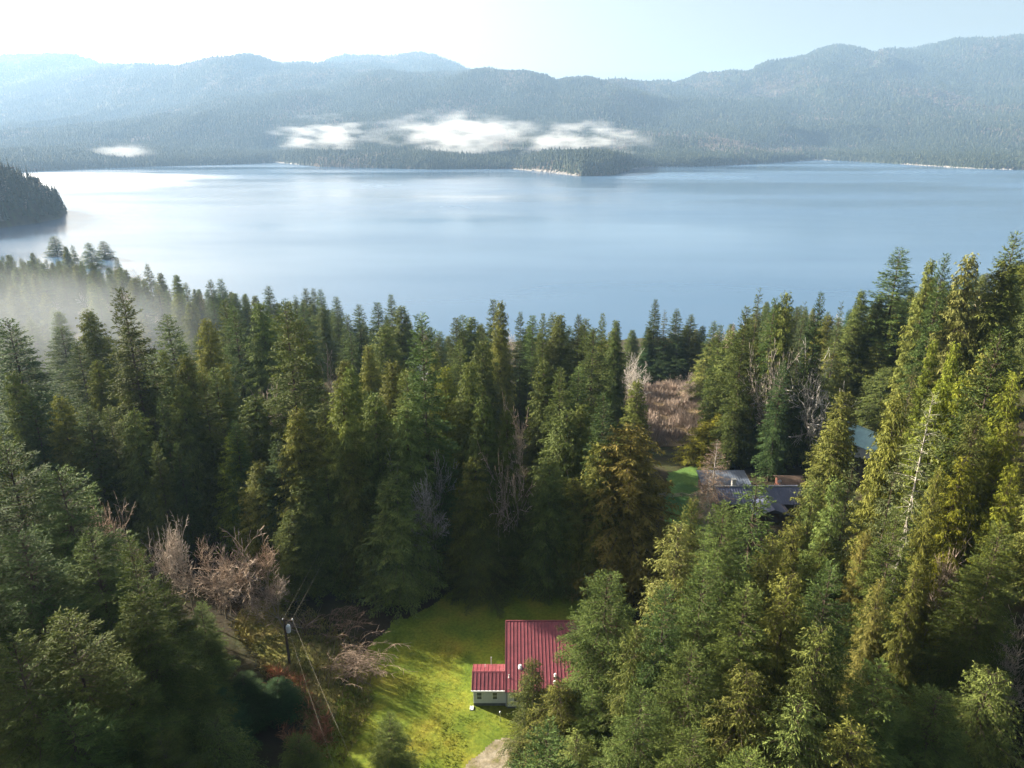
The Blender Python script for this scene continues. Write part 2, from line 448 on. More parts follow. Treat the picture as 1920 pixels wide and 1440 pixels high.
def sprays(P, D, Nn, ln, wd):
    """flat pointed sprays of leaves: (n,3) start, direction, facing, lengths, widths -> verts, quads"""
    S = unit(np.cross(D, Nn)); ln = ln[:, None]; wd = wd[:, None]
    droop = np.array([0, 0, -1.0]) * ln * .10
    V = np.stack([P, P + D * ln * .42 + S * wd * .5, P + D * ln + droop, P + D * ln * .36 - S * wd * .5], 1).reshape(-1, 3)
    return V, np.arange(len(P) * 4).reshape(-1, 4)

def tubes(P0, P1, R0, R1, sides=3):
    D = unit(P1 - P0); up = np.where(np.abs(D[:, 2:3]) < .9, np.array([[0, 0, 1.0]]), np.array([[1.0, 0, 0]]))
    A = unit(np.cross(D, up)); B = np.cross(D, A); n = len(P0)
    ring = []
    for P, R in ((P0, R0), (P1, R1)):
        for k in range(sides):
            t = 2 * math.pi * k / sides
            ring.append(P + (A * math.cos(t) + B * math.sin(t)) * R[:, None])
    V = np.stack(ring, 1).reshape(-1, 3); base = np.arange(n)[:, None] * 2 * sides
    Fq = [np.concatenate([base + k, base + (k + 1) % sides, base + sides + (k + 1) % sides, base + sides + k], 1) for k in range(sides)]
    return V, np.concatenate(Fq)

def trunk_np(H, r0, g, wob=.25, segs=14, top=.985):
    z = np.linspace(0, H * top, segs); x = np.cumsum(g.normal(0, wob / segs, segs)); y = np.cumsum(g.normal(0, wob / segs, segs))
    P = np.stack([x - x[0], y - y[0], z], -1); r = r0 * (1 - z / H) ** 1.1 + .015; r[0] *= 1.35
    P[0, 2] = -1.2
    return P, r

def conifer(kind, seed, H, R, nb, dens, fine=1.0):
    g = np.random.default_rng(seed)
    tp, tr = trunk_np(H, .0115 * H, g)
    base = {'fir': .05, 'cedar': .03, 'open': .10, 'thin': .16}[kind]
    t = base + (1 - base - .012) * (np.arange(nb) + g.random(nb)) / nb
    t = np.clip(t ** (.92 if kind == 'cedar' else .9), base, .99)
    if kind in ('fir', 'open', 'thin'):     # boughs gather in loose whorls
        step = {'fir': .022, 'open': .034, 'thin': .030}[kind]
        t = np.where(g.random(nb) < .75, np.round(t / step) * step + g.normal(0, step * .16, nb), t)
        t = np.clip(t, base, .992)
    az = np.arange(nb) * 2.39996 + g.normal(0, .5, nb)
    lob = 1 + .15 * np.sin(az * 2 + seed) * np.sin(t * 17 + seed * 1.7) + .12 * np.sin(az * 3 + t * 31 + seed * .6)
    if kind == 'cedar':
        prof = np.minimum(1, (1 - t) ** .60 * 1.16) * np.interp(t, [0, .08, .2], [.78, .95, 1])
        Lb = R * prof * lob * g.uniform(.86, 1.06, nb) + .12
    elif kind == 'fir':
        prof = np.minimum(1, 1.22 * (1 - t) ** .66) * np.interp(t, [0, .12, .28], [.66, .92, 1])
        Lb = R * prof * lob * g.uniform(.76, 1.10, nb) + .15
    elif kind == 'open':
        prof = np.minimum(1, 1.05 * (1 - t) ** .58) * np.interp(t, [0, .15, .3], [.7, .95, 1])
        Lb = R * prof * lob * g.uniform(.5, 1.22, nb) + .2
    else:
        prof = np.minimum(1, 1.1 * (1 - t) ** .6) * np.interp(t, [0, .3, .45], [.4, .8, 1])
        Lb = R * prof * lob * g.uniform(.45, 1.2, nb) + .2
    gap = g.random(nb) < {'fir': .03, 'cedar': .02, 'open': .14, 'thin': .18}[kind]
    Lb = np.where(gap, Lb * .45, Lb)
    out = np.stack([np.cos(az), np.sin(az), np.zeros(nb)], -1); side = np.stack([-np.sin(az), np.cos(az), np.zeros(nb)], -1)
    e0 = {'fir': np.interp(t, [0, .45, .85, 1], [-.18, .10, .55, 1.3]), 'open': np.interp(t, [0, .5, .9, 1], [-.25, .0, .35, 1.0]),
          'thin': np.interp(t, [0, .5, .9, 1], [-.35, -.05, .4, 1.0]), 'cedar': np.interp(t, [0, .4, .85, 1], [-.10, .25, .75, 1.6])}[kind] + g.normal(0, .12, nb)
    dr = {'fir': .24, 'open': .22, 'thin': .30, 'cedar': .52}[kind] * g.uniform(.6, 1.3, nb) * np.interp(t, [0, .9, 1], [1.1, .7, .2])
    tx = np.interp(t * H, tp[:, 2], tp[:, 0]); ty = np.interp(t * H, tp[:, 2], tp[:, 1])
    B0 = np.stack([tx, ty, t * H], -1)
    def along(i, s):
        L_ = Lb[i]; c = L_ * s
        zz = c * e0[i] - dr[i] * L_ * s * s * 1.5 + (dr[i] * L_ * .75 * np.maximum(s - .55, 0) ** 2 * 2.2)
        return B0[i] + out[i] * c[:, None] * .96 + np.stack([np.zeros_like(zz), np.zeros_like(zz), zz], -1)
    # branch stems go with the trunk
    ii = np.repeat(np.arange(nb), 3); s0 = np.tile([0, .3, .62], nb); s1 = np.tile([.3, .62, .93], nb)
    rb = .010 * H / 30 * np.sqrt(np.maximum(Lb, .2)) * 2.2
    sv, sf = tubes(along(ii, s0), along(ii, s1), rb[ii] * (1 - s0 * .8), rb[ii] * (1 - s1 * .85), 3)
    tv, tf = tubes(tp[:-1], tp[1:], tr[:-1], tr[1:], 7)
    tv = np.concatenate([tv, sv]); tf = np.concatenate([tf, sf + (len(tv) - len(sv))])
    # twigs along each bough
    nt_ = np.maximum(4, (Lb * dens / fine * (6.2 if kind != 'cedar' else 7.2)).astype(int))
    i = np.repeat(np.arange(nb), nt_); n = len(i)
    s = .05 + .97 * g.random(n) ** .8; s = np.minimum(s, 1.0)
    sg = np.where(g.random(n) < .5, 1.0, -1.0)
    P = along(i, s); P2 = along(i, np.minimum(s + .02, 1.02)); fw = unit(P2 - P)
    if kind == 'cedar':
        tl = (.30 + .32 * Lb[i] * (1 - s) ** .7) * g.uniform(.6, 1.2, n)
        D = unit(fw * .55 + side[i] * (sg * g.uniform(.3, 1.0, n))[:, None] + np.array([0, 0, -1.0]) * g.uniform(.15, .75, n)[:, None])
        step, sl, sw = .18, .38, .115
    else:
        tl = (.26 + .42 * Lb[i] * (1 - s) ** .75) * g.uniform(.65, 1.2, n)
        D = unit(fw * .75 + side[i] * (sg * g.uniform(.55, 1.0, n))[:, None] + np.array([0, 0, -1.0]) * g.uniform(-.05, .28, n)[:, None])
        step, sl, sw = .18, .38, .098
    sl *= fine; sw *= fine; step *= fine
    m = np.maximum(1, np.ceil(tl / step).astype(int))
    j = np.repeat(np.arange(n), m); f = (np.arange(len(j)) - np.repeat(np.cumsum(m) - m, m)) / m[j]
    k = len(j)
    q = P[j] + D[j] * (tl[j] * f)[:, None] + np.array([0, 0, -1.0]) * (tl[j] * f * f * (.30 if kind == 'cedar' else .12))[:, None]
    jit = g.normal(0, .38 if kind != 'cedar' else .42, (k, 3))
    Dq = unit(D[j] + jit + (np.array([0, 0, -.55]) if kind == 'cedar' else np.array([0, 0, .06])))
    if kind == 'cedar': Nq = unit(out[i[j]] + g.normal(0, .6, (k, 3)))
    else: Nq = unit(np.array([0, 0, 1.0]) + g.normal(0, .55, (k, 3)))
    big = H / 30
    V, Fq = sprays(q, Dq, Nq, sl * big * g.uniform(.6, 1.35, k), sw * big * g.uniform(.7, 1.4, k))
    bt = g.normal(.5, .2, nb)
    tint = np.clip(.65 * bt[i[j]] + .35 * g.random(k) + .18 * (s[j] - .5), 0, 1)
    return (tv, tf), (V, Fq, tint)

def bare(seed, spread, limbs, stems):
    from mathutils import Quaternion
    g = random.Random(seed); segs = [[], []]
    LV = 5
    def off(d, ang):
        ax = d.orthogonal().normalized(); ax.rotate(Quaternion(d, g.uniform(0, 6.283)))
        return (d * math.cos(ang) + ax * math.sin(ang)).normalized()
    def grow(p, d, ln, r, level):
        n = (3, 4, 3, 3, 2, 2)[level]; q = p
        for a in range(n):
            d = (d + Vector((g.gauss(0, .09), g.gauss(0, .09), .015 + g.gauss(0, .06)))).normalized()
            p2 = q + d * ln / n; r2 = r * (.80 if level else .88)
            segs[0 if level < 3 else 1].append((*q, *p2, r, r2)); q, r = p2, r2
            if 0 < level < LV and (a or level > 1) and g.random() < .92:
                grow(q, off(d, g.uniform(.45, .95) * spread), ln * g.uniform(.48, .72), r * .62, level + 1)
        if level < LV:
            for _ in range(limbs if level == 0 else 1):
                grow(q, off(d, g.uniform(.30, .80) * spread if level == 0 else g.uniform(.15, .4)), ln * g.uniform(.62, .8) * (1.35 if level == 0 else 1), r * .7, level + 1)
    for s in range(stems):
        a = 6.283 * s / stems + g.random(); k = 0 if stems == 1 else .9
        if k: segs[0].append((0, 0, -.5, k * math.cos(a), k * math.sin(a), -.3, .2, .17))
        grow(Vector((k * math.cos(a), k * math.sin(a), -.6)), Vector((.28 * k * math.cos(a), .28 * k * math.sin(a), 1)).normalized(), 5.0 * g.uniform(.8, 1.1), .26 if stems == 1 else .15, 0)
    A = np.array(segs[0]); T = np.array(segs[1])
    print('bare', len(A), len(T))
    return A, T, max(T[:, 5].max(), A[:, 5].max()), np.percentile(np.hypot(T[:, 3], T[:, 4]), 93)

PROTO = {}
def proto_conifer(key, kind, seed, H, R, nb, dens, bark=None, fine=1.0):
    (tv, tf), (v, f, tint) = conifer(kind, seed, H, R, nb, dens, fine)
    print(key, len(f))
    PROTO[key] = (np_mesh('trunk', tv, tf, bark or M_BARK, smooth=True), np_mesh('crown', v, f, M_LEAF, tint=tint), H, R)
def proto_bare(key, seed, spread, limbs, stems, rmin=.030):
    A, T, top, wide = bare(seed, spread, limbs, stems)
    va, fa = tubes(A[:, :3], A[:, 3:6], np.maximum(A[:, 6], .03), np.maximum(A[:, 7], .03), 5)
    vt, ft = tubes(T[:, :3], T[:, 3:6], np.maximum(T[:, 6], rmin), np.maximum(T[:, 7], rmin), 3)
    tint = np.tile(np.random.default_rng(seed).random(len(T)), 3)
    PROTO[key] = (np_mesh('trunk', va, fa, M_BAREBARK, smooth=True), np_mesh('crown', vt, ft, M_TWIG, tint=tint), top, wide)
for n_ in range(4): proto_conifer(('fir', n_), 'fir', 11 + n_, 30, 5.0, 330 + 15 * n_, 1.1)
for n_ in range(2): proto_conifer(('open', n_), 'open', 31 + n_, 30, 4.8, 210, 1.0)
for n_ in range(2): proto_conifer(('thin', n_), 'thin', 41 + n_, 30, 4.4, 200, .95, M_PALEBARK if n_ else None)
for n_ in range(4): proto_conifer(('cedar', n_), 'cedar', 51 + n_, 30, 5.4, 390 + 20 * n_, 1.0)
proto_conifer(('snag', 0), 'fir', 71, 18, 3.0, 190, .8, M_PALEBARK)
for n_ in range(2): proto_conifer(('near_fir', n_), 'fir', 101 + n_, 30, 5.4, 340, 1.05, None, .62)
for n_ in range(2): proto_conifer(('near_cedar', n_), 'cedar', 111 + n_, 30, 5.6, 330, .8, None, .68)
for n_ in range(4): proto_bare(('bare', n_), 81 + n_, [1.05, 1.15, 1.0, 1.1][n_], [5, 6, 2, 2][n_], [1, 1, 4, 3][n_])
SETS = {'F': ['fir', 'fir', 'fir', 'open'], 'H': ['fir'], 'C': ['cedar'], 'Y': ['cedar'], 'G': ['cedar'], 'S': ['thin', 'open'], 'D': ['snag'], 'B': ['bare']}
NAMES = {'F': 'fir_tree', 'H': 'spruce_tree', 'C': 'cedar_tree', 'Y': 'cedar_tree', 'G': 'cedar_tree', 'S': 'fir_tree', 'D': 'dying_tree', 'B': 'bare_tree'}
CATS = {'F': 'fir tree', 'H': 'spruce tree', 'C': 'cedar tree', 'Y': 'cedar tree', 'G': 'cedar tree', 'S': 'fir tree', 'D': 'dead tree', 'B': 'bare tree'}
COLS = {'F': (.080, .111, .025), 'H': (.050, .090, .030), 'C': (.118, .138, .031), 'Y': (.165, .185, .020), 'G': (.165, .150, .036), 'S': (.112, .128, .045), 'D': (.25, .155, .095), 'B': (.38, .31, .245)}
TREES = [
('F',-316.7,450.0,-38.9,30,5.61,('fir',1),2.32,1.07,0.04,'green fir, nearest to the left of the tallest leftmost shore fir','fir trees of the forest'),
('C',-348.2,517.2,-46.3,28,5.88,('cedar',0),5.71,0.99,0.01,'olive cedar, nearest down and left of the tallest leftmost shore fir','cedar trees of the forest'),
('F',-431.9,676.6,-62.1,34,14.27,('fir',3),3.4,1.04,-0.03,'tallest fir of the leftmost shore row, standing above the mist','fir trees of the forest'),
('F',-359.5,584.6,-53.9,31,5.8,('fir',1),3.99,1.22,0.01,'light green fir, nearest down and right of the tallest leftmost shore fir','fir trees of the forest'),
('F',-365.5,617.6,-57.5,32,12.34,('fir',0),1.0,1.28,-0.13,'broad light green fir, nearest to the right of the tallest leftmost shore fir','fir trees of the forest'),
('F',-376.3,659.4,-62.1,32,13.16,('fir',2),2.97,1.14,0.11,'broad green fir, second to the right of the tallest leftmost shore fir','fir trees of the forest'),
('C',-361.7,578.7,-52.9,30,6.3,('cedar',3),4.57,1.05,0.13,'olive cedar, nearest down and right of the tallest leftmost shore fir','cedar trees of the forest'),
('F',-287.7,517.1,-51.7,30,5.61,('fir',2),0.61,0.8,-0.08,'dark green fir, third to the right of the tallest leftmost shore fir','fir trees of the forest'),
('B',-291.5,546.8,-55.6,22,7.48,('bare',2),2.64,1.2,0.02,'broad bare tree, the one to the right of the tallest leftmost shore fir','bare trees among the conifers'),
('F',-214.6,416.6,-40.8,32,5.98,('fir',1),5.68,1.12,0.12,'green fir, sixth above the tall dark fir','fir trees of the forest'),
('C',-188.4,378.0,-37.0,30,6.3,('cedar',1),4.39,0.91,0.01,'olive cedar, seventh above the tall dark fir','cedar trees of the forest'),
('C',-167.3,351.3,-33.0,30,6.3,('cedar',1),3.98,1.29,-0.07,'light olive cedar, seventh to the left of the sharp dark shore fir','cedar trees of the forest'),
('F',-155.4,334.2,-31.3,28,5.24,('fir',0),3.03,1.09,-0.0,'green fir, eleventh to the left of the sharp dark shore fir','fir trees of the forest'),
('F',-135.0,314.3,-31.1,33,6.17,('fir',0),2.58,0.81,-0.06,'dark green fir, eighth to the left of the sharp dark shore fir','fir trees of the forest'),
('F',-134.0,323.4,-31.4,32,5.98,('fir',3),0.28,1.08,-0.13,'green fir, fifth to the left of the sharp dark shore fir','fir trees of the forest'),
('C',-123.7,311.8,-31.6,28,5.88,('cedar',2),3.17,1.3,-0.05,'light olive cedar, second to the left of the sharp dark shore fir','cedar trees of the forest'),
('F',-104.4,300.5,-32.1,34,7.29,('fir',0),3.77,0.74,-0.08,'sharp dark fir standing clear in the shore row between the mist and the centre','fir trees of the forest'),
('F',-93.7,301.8,-32.1,30,5.61,('open',1),3.83,0.81,-0.13,'first fir of the close cluster in the shore row left of centre','fir trees of the forest'),
('F',-91.3,310.1,-33.1,32,5.98,('fir',2),2.26,0.8,0.1,'dark green fir, nearest up and right of the close shore cluster','fir trees of the forest'),
('F',-93.5,329.3,-36.1,31,5.8,('fir',1),5.46,0.94,0.1,'green fir, second up and right of the close shore cluster','fir trees of the forest'),
('F',-86.9,317.8,-34.2,31,5.8,('fir',2),2.71,1.14,-0.07,'green fir, the one to the right of the close shore cluster','fir trees of the forest'),
('F',-70.9,281.4,-28.4,30,5.61,('fir',3),6.14,1.02,0.01,'green fir, fourth down and right of the close shore cluster','fir trees of the forest'),
('F',-50.3,210.7,-16.3,28,5.24,('fir',3),6.2,0.9,-0.03,'green fir, sixth down and left of the pointed shore fir','fir trees of the forest'),
('F',-46.6,211.6,-16.5,31,5.8,('fir',0),3.98,0.91,-0.04,'green fir, fourth down and left of the pointed shore fir','fir trees of the forest'),
('F',-38.9,200.6,-15.2,33,6.17,('fir',2),4.63,0.73,-0.12,'dark green fir, second down and left of the pointed shore fir','fir trees of the forest'),
('F',-38.8,224.0,-19.1,34,4.95,('fir',2),1.58,0.98,0.03,'pointed fir in the shore row just left of the tallest centre fir','fir trees of the forest'),
('C',-31.3,195.8,-14.3,32,6.72,('cedar',1),2.29,0.9,-0.04,'olive cedar, the one down and right of the pointed shore fir','cedar trees of the forest'),
('F',-14.8,182.1,-12.1,30,5.61,('fir',2),4.94,0.78,0.09,'dark green fir, second down and left of the twin firs','fir trees of the forest'),
('F',-13.1,185.2,-12.2,30,5.61,('fir',2),3.14,1.1,-0.06,'green fir, nearest to the left of the twin firs','fir trees of the forest'),
('C',-10.6,182.6,-12.2,30,6.3,('cedar',1),4.26,1.1,-0.11,'olive cedar, the one down and left of the twin firs','cedar trees of the forest'),
('F',-4.5,166.5,-9.7,36,4.56,('fir',2),4.24,0.85,0.09,'tall full fir of the twin pair standing against the water at centre','fir trees of the forest'),
('C',-2.6,155.5,-7.7,36,4.31,('cedar',0),2.11,1.1,0.11,'tall narrow olive cedar, nearest below the twin firs','cedar trees of the forest'),
('F',2.1,179.2,-11.8,32,3.57,('fir',0),1.41,0.79,0.01,'narrow dark green fir, second down and right of the twin firs','fir trees of the forest'),
('F',5.4,183.7,-11.9,30,5.61,('fir',2),5.07,1.21,-0.09,'light green fir, nearest down and right of the twin firs','fir trees of the forest'),
('F',7.7,172.2,-10.5,32,3.43,('fir',2),5.07,1.09,0.09,'narrow green fir, third down and right of the twin firs','fir trees of the forest'),
('F',10.6,178.1,-11.0,31,5.8,('fir',1),2.65,1.02,0.1,'green fir, fourth to the left of the narrow shore fir','fir trees of the forest'),
('C',12.1,174.0,-10.4,31,6.51,('cedar',2),3.98,0.89,0.02,'olive cedar, nearest to the left of the narrow shore fir','cedar trees of the forest'),
('F',17.1,177.5,-11.1,31,3.75,('fir',3),0.98,0.72,0.12,'narrow dark green fir, third to the left of the narrow shore fir','fir trees of the forest'),
('F',19.6,184.4,-11.9,29,5.42,('fir',3),0.2,0.98,0.07,'green fir, nearest to the left of the narrow shore fir','fir trees of the forest'),
('F',21.3,162.9,-9.2,33,3.06,('fir',2),5.59,1.22,0.1,'narrow fir of the shore row behind the wide layered fir','fir trees of the forest'),
('F',49.7,240.7,-20.4,30.0,4.42,('fir',2),1.5,0.73,0.01,'slender spired fir rising alone above the shore row behind the brushy meadow','fir trees of the forest'),
('S',53.4,241.9,-20.3,25.9,3.23,('thin',0),2.14,0.87,0.1,'narrow grey-green fir, the one up and right of the slender spired fir','fir trees of the forest'),
('F',57.6,242.0,-20.0,25.9,5.04,('fir',1),2.21,0.83,0.01,'dark green fir, the one up and right of the slender spired fir','fir trees of the forest'),
('F',61.5,237.0,-19.1,24.3,5.24,('fir',1),1.5,0.88,0.11,'green fir, the one to the right of the slender spired fir','fir trees of the forest'),
('C',65.3,236.1,-18.8,20.1,4.23,('cedar',0),3.06,1.05,-0.03,'olive cedar, third to the right of the slender spired fir','cedar trees of the forest'),
('F',60.5,206.1,-14.3,25.0,4.68,('fir',1),1.69,1.03,-0.02,'green fir, the one down and left of the slender grey-green fir','fir trees of the forest'),
('F',47.5,240.5,-20.6,20.6,3.86,('fir',3),4.88,0.72,-0.12,'dark green fir, the one down and left of the slender spired fir','fir trees of the forest'),
('F',-62.1,111.1,-1.3,42,6.53,('fir',0),0.78,0.76,0.13,'tall dark fir with an open layered top, standing clear of the mist at far left','fir trees of the forest'),
('F',-130.8,199.2,-21.0,31.9,8.7,('fir',3),1.98,0.9,-0.04,'broad green fir, second to the right of the misty edge cedar','fir trees of the forest'),
('F',-93.0,145.8,-7.5,29.4,5.54,('fir',3),2.27,0.83,-0.05,'dark green fir, the one to the left of the tall dark fir','fir trees of the forest'),
('C',-155.8,215.2,-23.4,28.6,6.0,('cedar',1),3.49,1.14,-0.03,'olive cedar under the mist at the left edge','cedar trees of the forest'),
('C',-167.9,226.3,-25.2,28.6,6.0,('cedar',1),0.27,0.99,0.04,'olive cedar, the one up and left of the misty edge cedar','cedar trees of the forest'),
('F',-101.9,144.3,-7.8,25.2,3.67,('fir',1),3.91,0.97,-0.04,'narrow green fir, nearest down and right of the misty edge cedar','fir trees of the forest'),
('C',-74.3,144.6,-6.9,26.9,3.87,('cedar',2),2.64,1.12,-0.01,'narrow olive cedar, nearest to the right of the tall dark fir','cedar trees of the forest'),
('F',-85.2,175.4,-11.3,26.9,3.29,('fir',1),3.37,1.12,-0.12,'narrow green fir, second up and right of the tall dark fir','fir trees of the forest'),
('C',-63.9,144.0,-6.9,34,5.64,('cedar',1),2.67,1.23,0.12,'light olive cedar, third to the right of the tall dark fir','cedar trees of the forest'),
('F',-71.6,173.4,-10.3,35,5.38,('fir',2),0.76,1.12,0.12,'green fir, the one down and left of the sharp dark shore fir','fir trees of the forest'),
('F',-63.6,158.1,-8.4,35,5.93,('fir',1),4.61,1.05,-0.11,'green fir, the one to the left of the lit bright green fir','fir trees of the forest'),
('C',-56.4,155.4,-8.1,36,7.56,('cedar',3),0.9,1.17,-0.13,'tall light olive cedar, the one up and left of the lit bright green fir','cedar trees of the forest'),
('F',-34.6,106.4,-0.8,40,7.12,('fir',0),4.14,0.94,0.09,'broad bright green fir with a lit side, between the tall dark and tallest centre firs','fir trees of the forest'),
('C',-41.4,134.7,-4.5,34,5.78,('cedar',0),0.16,0.79,-0.01,'dark olive cedar, the one up and right of the lit bright green fir','cedar trees of the forest'),
('B',-41.0,147.0,-6.3,27,4.9,('bare',2),5.02,0.74,0.07,'grey-brown bare tree rising behind the bright green fir','bare trees among the conifers'),
('B',-44.0,117.8,-2.3,26,4.91,('bare',0),3.48,0.78,0.01,'bare tree, the one down and left of the lit bright green fir','bare trees among the conifers'),
('C',-41.6,107.7,-0.8,24.4,7.49,('cedar',1),5.2,0.86,-0.09,'broad olive cedar, the one down and left of the lit bright green fir','cedar trees of the forest'),
('C',-52.2,105.5,-0.4,26.9,4.74,('cedar',3),3.87,1.16,-0.03,'olive cedar standing just below the tall dark fir','cedar trees of the forest'),
('F',-49.2,106.6,-0.6,28.6,4.16,('fir',3),5.9,1.04,0.13,'narrow green fir, nearest up and right of the cedar below the dark fir','fir trees of the forest'),
('C',-63.8,112.6,-1.6,28.6,5.98,('cedar',1),6.11,0.96,0.07,'olive cedar, the one below the tall dark fir','cedar trees of the forest'),
('C',-52.1,121.1,-2.8,26.9,3.29,('cedar',3),4.34,1.16,0.05,'narrow light olive cedar, the one to the left of the lit bright green fir','cedar trees of the forest'),
('F',-42.0,99.4,0.0,22.7,3.29,('fir',1),4.04,1.24,-0.1,'narrow light green fir, the one above the small bright cedar','fir trees of the forest'),
('C',-23.7,92.8,-0.0,31.1,5.72,('cedar',3),4.7,1.25,0.0,'large pointed olive cedar standing left of the drooping grey-green cedar','cedar trees of the forest'),
('Y',-43.1,100.6,-0.1,20.2,5.02,('cedar',1),0.86,1.16,-0.1,'small bright yellow-green cedar standing above the alder clump','cedar trees of the forest'),
('F',-52.9,96.1,0.6,20.2,2.56,('fir',1),5.35,1.03,0.08,'narrow green fir, the one down and left of the cedar below the dark fir','fir trees of the forest'),
('F',-50.6,97.9,0.3,19.5,2.34,('fir',0),5.59,0.9,-0.06,'narrow green fir, the one below the cedar below the dark fir','fir trees of the forest'),
('F',-55.0,103.9,-0.2,25.2,2.72,('fir',0),1.08,0.93,-0.05,'narrow green fir, nearest to the left of the cedar below the dark fir','fir trees of the forest'),
('C',-72.4,117.7,-2.3,28.6,5.04,('cedar',3),6.22,1.0,0.03,'olive cedar, the one down and left of the tall dark fir','cedar trees of the forest'),
('F',-64.0,104.5,-0.5,23.8,4.11,('fir',0),3.02,1.14,0.1,'green fir, second to the left of the cedar below the dark fir','fir trees of the forest'),
('C',-79.1,106.1,-1.2,29.3,4.6,('cedar',0),2.94,0.85,-0.07,'dark olive cedar, the one below the misty edge cedar','cedar trees of the forest'),
('F',-76.2,105.0,-1.0,26.1,4.13,('fir',1),5.36,0.86,-0.09,'green fir, the one below the misty edge cedar','fir trees of the forest'),
('C',-72.2,105.8,-1.0,25.2,5.38,('cedar',1),1.18,1.13,0.1,'olive cedar, the one above the large fir at the left edge','cedar trees of the forest'),
('F',-66.1,102.6,-0.3,24.4,4.72,('fir',1),5.43,0.9,-0.02,'green fir, the one up and right of the large fir at the left edge','fir trees of the forest'),
('C',-59.2,103.2,-0.1,23.1,5.27,('cedar',0),0.58,1.2,-0.06,'light olive cedar, the one to the left of the cedar below the dark fir','cedar trees of the forest'),
('F',-12.9,98.5,-0.5,40,5.37,('fir',3),3.64,1.11,-0.14,'broad bright green fir standing tallest against the water left of centre','fir trees of the forest'),
('F',-41.2,175.1,-10.8,26.9,5.03,('fir',2),2.74,1.0,-0.08,'green fir, seventh down and left of the pointed shore fir','fir trees of the forest'),
('C',-20.4,114.8,-2.3,29.4,6.09,('cedar',3),0.79,0.9,0.11,'olive cedar, second to the left of the tallest centre fir','cedar trees of the forest'),
('C',-28.6,135.4,-4.7,28.6,4.77,('cedar',3),0.71,1.23,0.11,'light olive cedar, third below the pointed shore fir','cedar trees of the forest'),
('Y',-12.6,127.3,-3.9,26.0,5.8,('cedar',2),4.26,0.93,-0.01,'yellow-green cedar, the one to the right of the tallest centre fir','cedar trees of the forest'),
('C',-16.1,141.3,-5.9,26.9,4.97,('cedar',0),4.74,1.28,0.05,'light olive cedar, the one above the tallest centre fir','cedar trees of the forest'),
('C',-17.8,118.8,-2.8,27.7,5.1,('cedar',3),3.19,0.75,-0.06,'dark olive cedar, nearest to the left of the tallest centre fir','cedar trees of the forest'),
('F',-12.0,156.9,-8.1,26.9,4.54,('fir',1),1.12,1.24,0.04,'light green fir, the one up and right of the tallest centre fir','fir trees of the forest'),
('C',-5.7,133.3,-4.7,30.2,6.21,('cedar',0),5.85,0.8,-0.05,'dark olive cedar, second below the twin firs','cedar trees of the forest'),
('C',-7.0,111.0,-1.9,30.2,5.58,('cedar',2),4.07,0.99,-0.05,'olive cedar, the one to the right of the tallest centre fir','cedar trees of the forest'),
('F',16.2,137.1,-4.7,31.9,7.12,('fir',0),0.67,0.83,0.02,'wide dark green fir with layered boughs, right of the tall twin trees','fir trees of the forest'),
('C',23.7,157.0,-8.5,32,4.33,('cedar',2),0.63,0.88,-0.13,'narrow olive cedar, the one to the right of the wide layered fir','cedar trees of the forest'),
('H',52.8,237.8,-19.8,16.8,6.45,('fir',0),3.01,0.88,0.05,'broad blue-green spruce, nearest below the slender spired fir','spruce trees of the forest'),
('H',57.3,236.2,-19.3,17.9,6.7,('fir',2),5.93,0.98,0.09,'broad blue-green spruce, the one down and right of the slender spired fir','spruce trees of the forest'),
('B',34.2,190.1,-12.3,20,6.45,('bare',2),3.13,1.3,-0.1,'pale bare tree with a rounded crown behind the brush','bare trees among the conifers'),
('H',47.3,239.3,-20.4,14.3,4.73,('fir',0),3.54,1.25,-0.11,'broad blue-green spruce, second below the slender spired fir','spruce trees of the forest'),
('H',12.7,91.9,-0.1,30.1,4.03,('fir',3),4.21,0.95,0.14,'dense blue-green fir with a rounded point, above the golden cedar','spruce trees of the forest'),
('C',23.3,124.6,-3.6,24,4.45,('cedar',1),5.4,1.18,0.01,'light olive cedar, the one to the left of the brushy meadow','cedar trees of the forest'),
('B',0.7,92.3,-0.1,31,4.64,('bare',1),1.27,0.87,0.08,'tall bare maple with a fan of grey-brown twigs between two dark cedars','bare trees among the conifers'),
('C',-19.7,94.6,-0.1,28.6,6.25,('cedar',3),6.14,1.12,-0.06,'olive cedar, the one up and right of the large pointed cedar','cedar trees of the forest'),
('C',-14.7,91.4,-0.1,28.6,5.4,('cedar',0),3.78,1.14,-0.14,'olive cedar, the one above the forked mossy maple','cedar trees of the forest'),
('B',-11.4,91.4,-0.1,22.6,5.06,('bare',3),1.09,1.08,-0.08,'bare mossy maple with forked limbs beside the drooping grey-green cedar','bare trees among the conifers'),
('C',-16.0,87.8,-0.1,19.8,6.62,('cedar',2),6.02,1.24,-0.1,'drooping grey-green cedar at the left edge of the lawn','cedar trees of the forest'),
('C',-20.7,90.0,-0.1,12.7,4.76,('cedar',0),0.16,1.08,0.0,'small broad olive cedar, the one to the left of the drooping grey-green cedar','cedar trees of the forest'),
('G',16.6,90.4,-0.1,25.8,9.73,('cedar',0),5.84,0.91,0.1,'broad golden cedar standing behind the red roof','cedar trees of the forest'),
('C',12.5,90.5,-0.1,23.2,5.66,('cedar',0),5.39,1.07,0.12,'olive cedar, nearest to the left of the broad golden cedar','cedar trees of the forest'),
('C',-4.1,92.2,-0.1,29.4,4.62,('cedar',2),6.27,0.84,-0.12,'dark olive cedar, the one up and left of the cedar under the bare maple','cedar trees of the forest'),
('C',-0.7,91.6,-0.1,27.7,3.3,('cedar',3),4.39,0.85,-0.05,'dark olive cedar under the tall bare maple','cedar trees of the forest'),
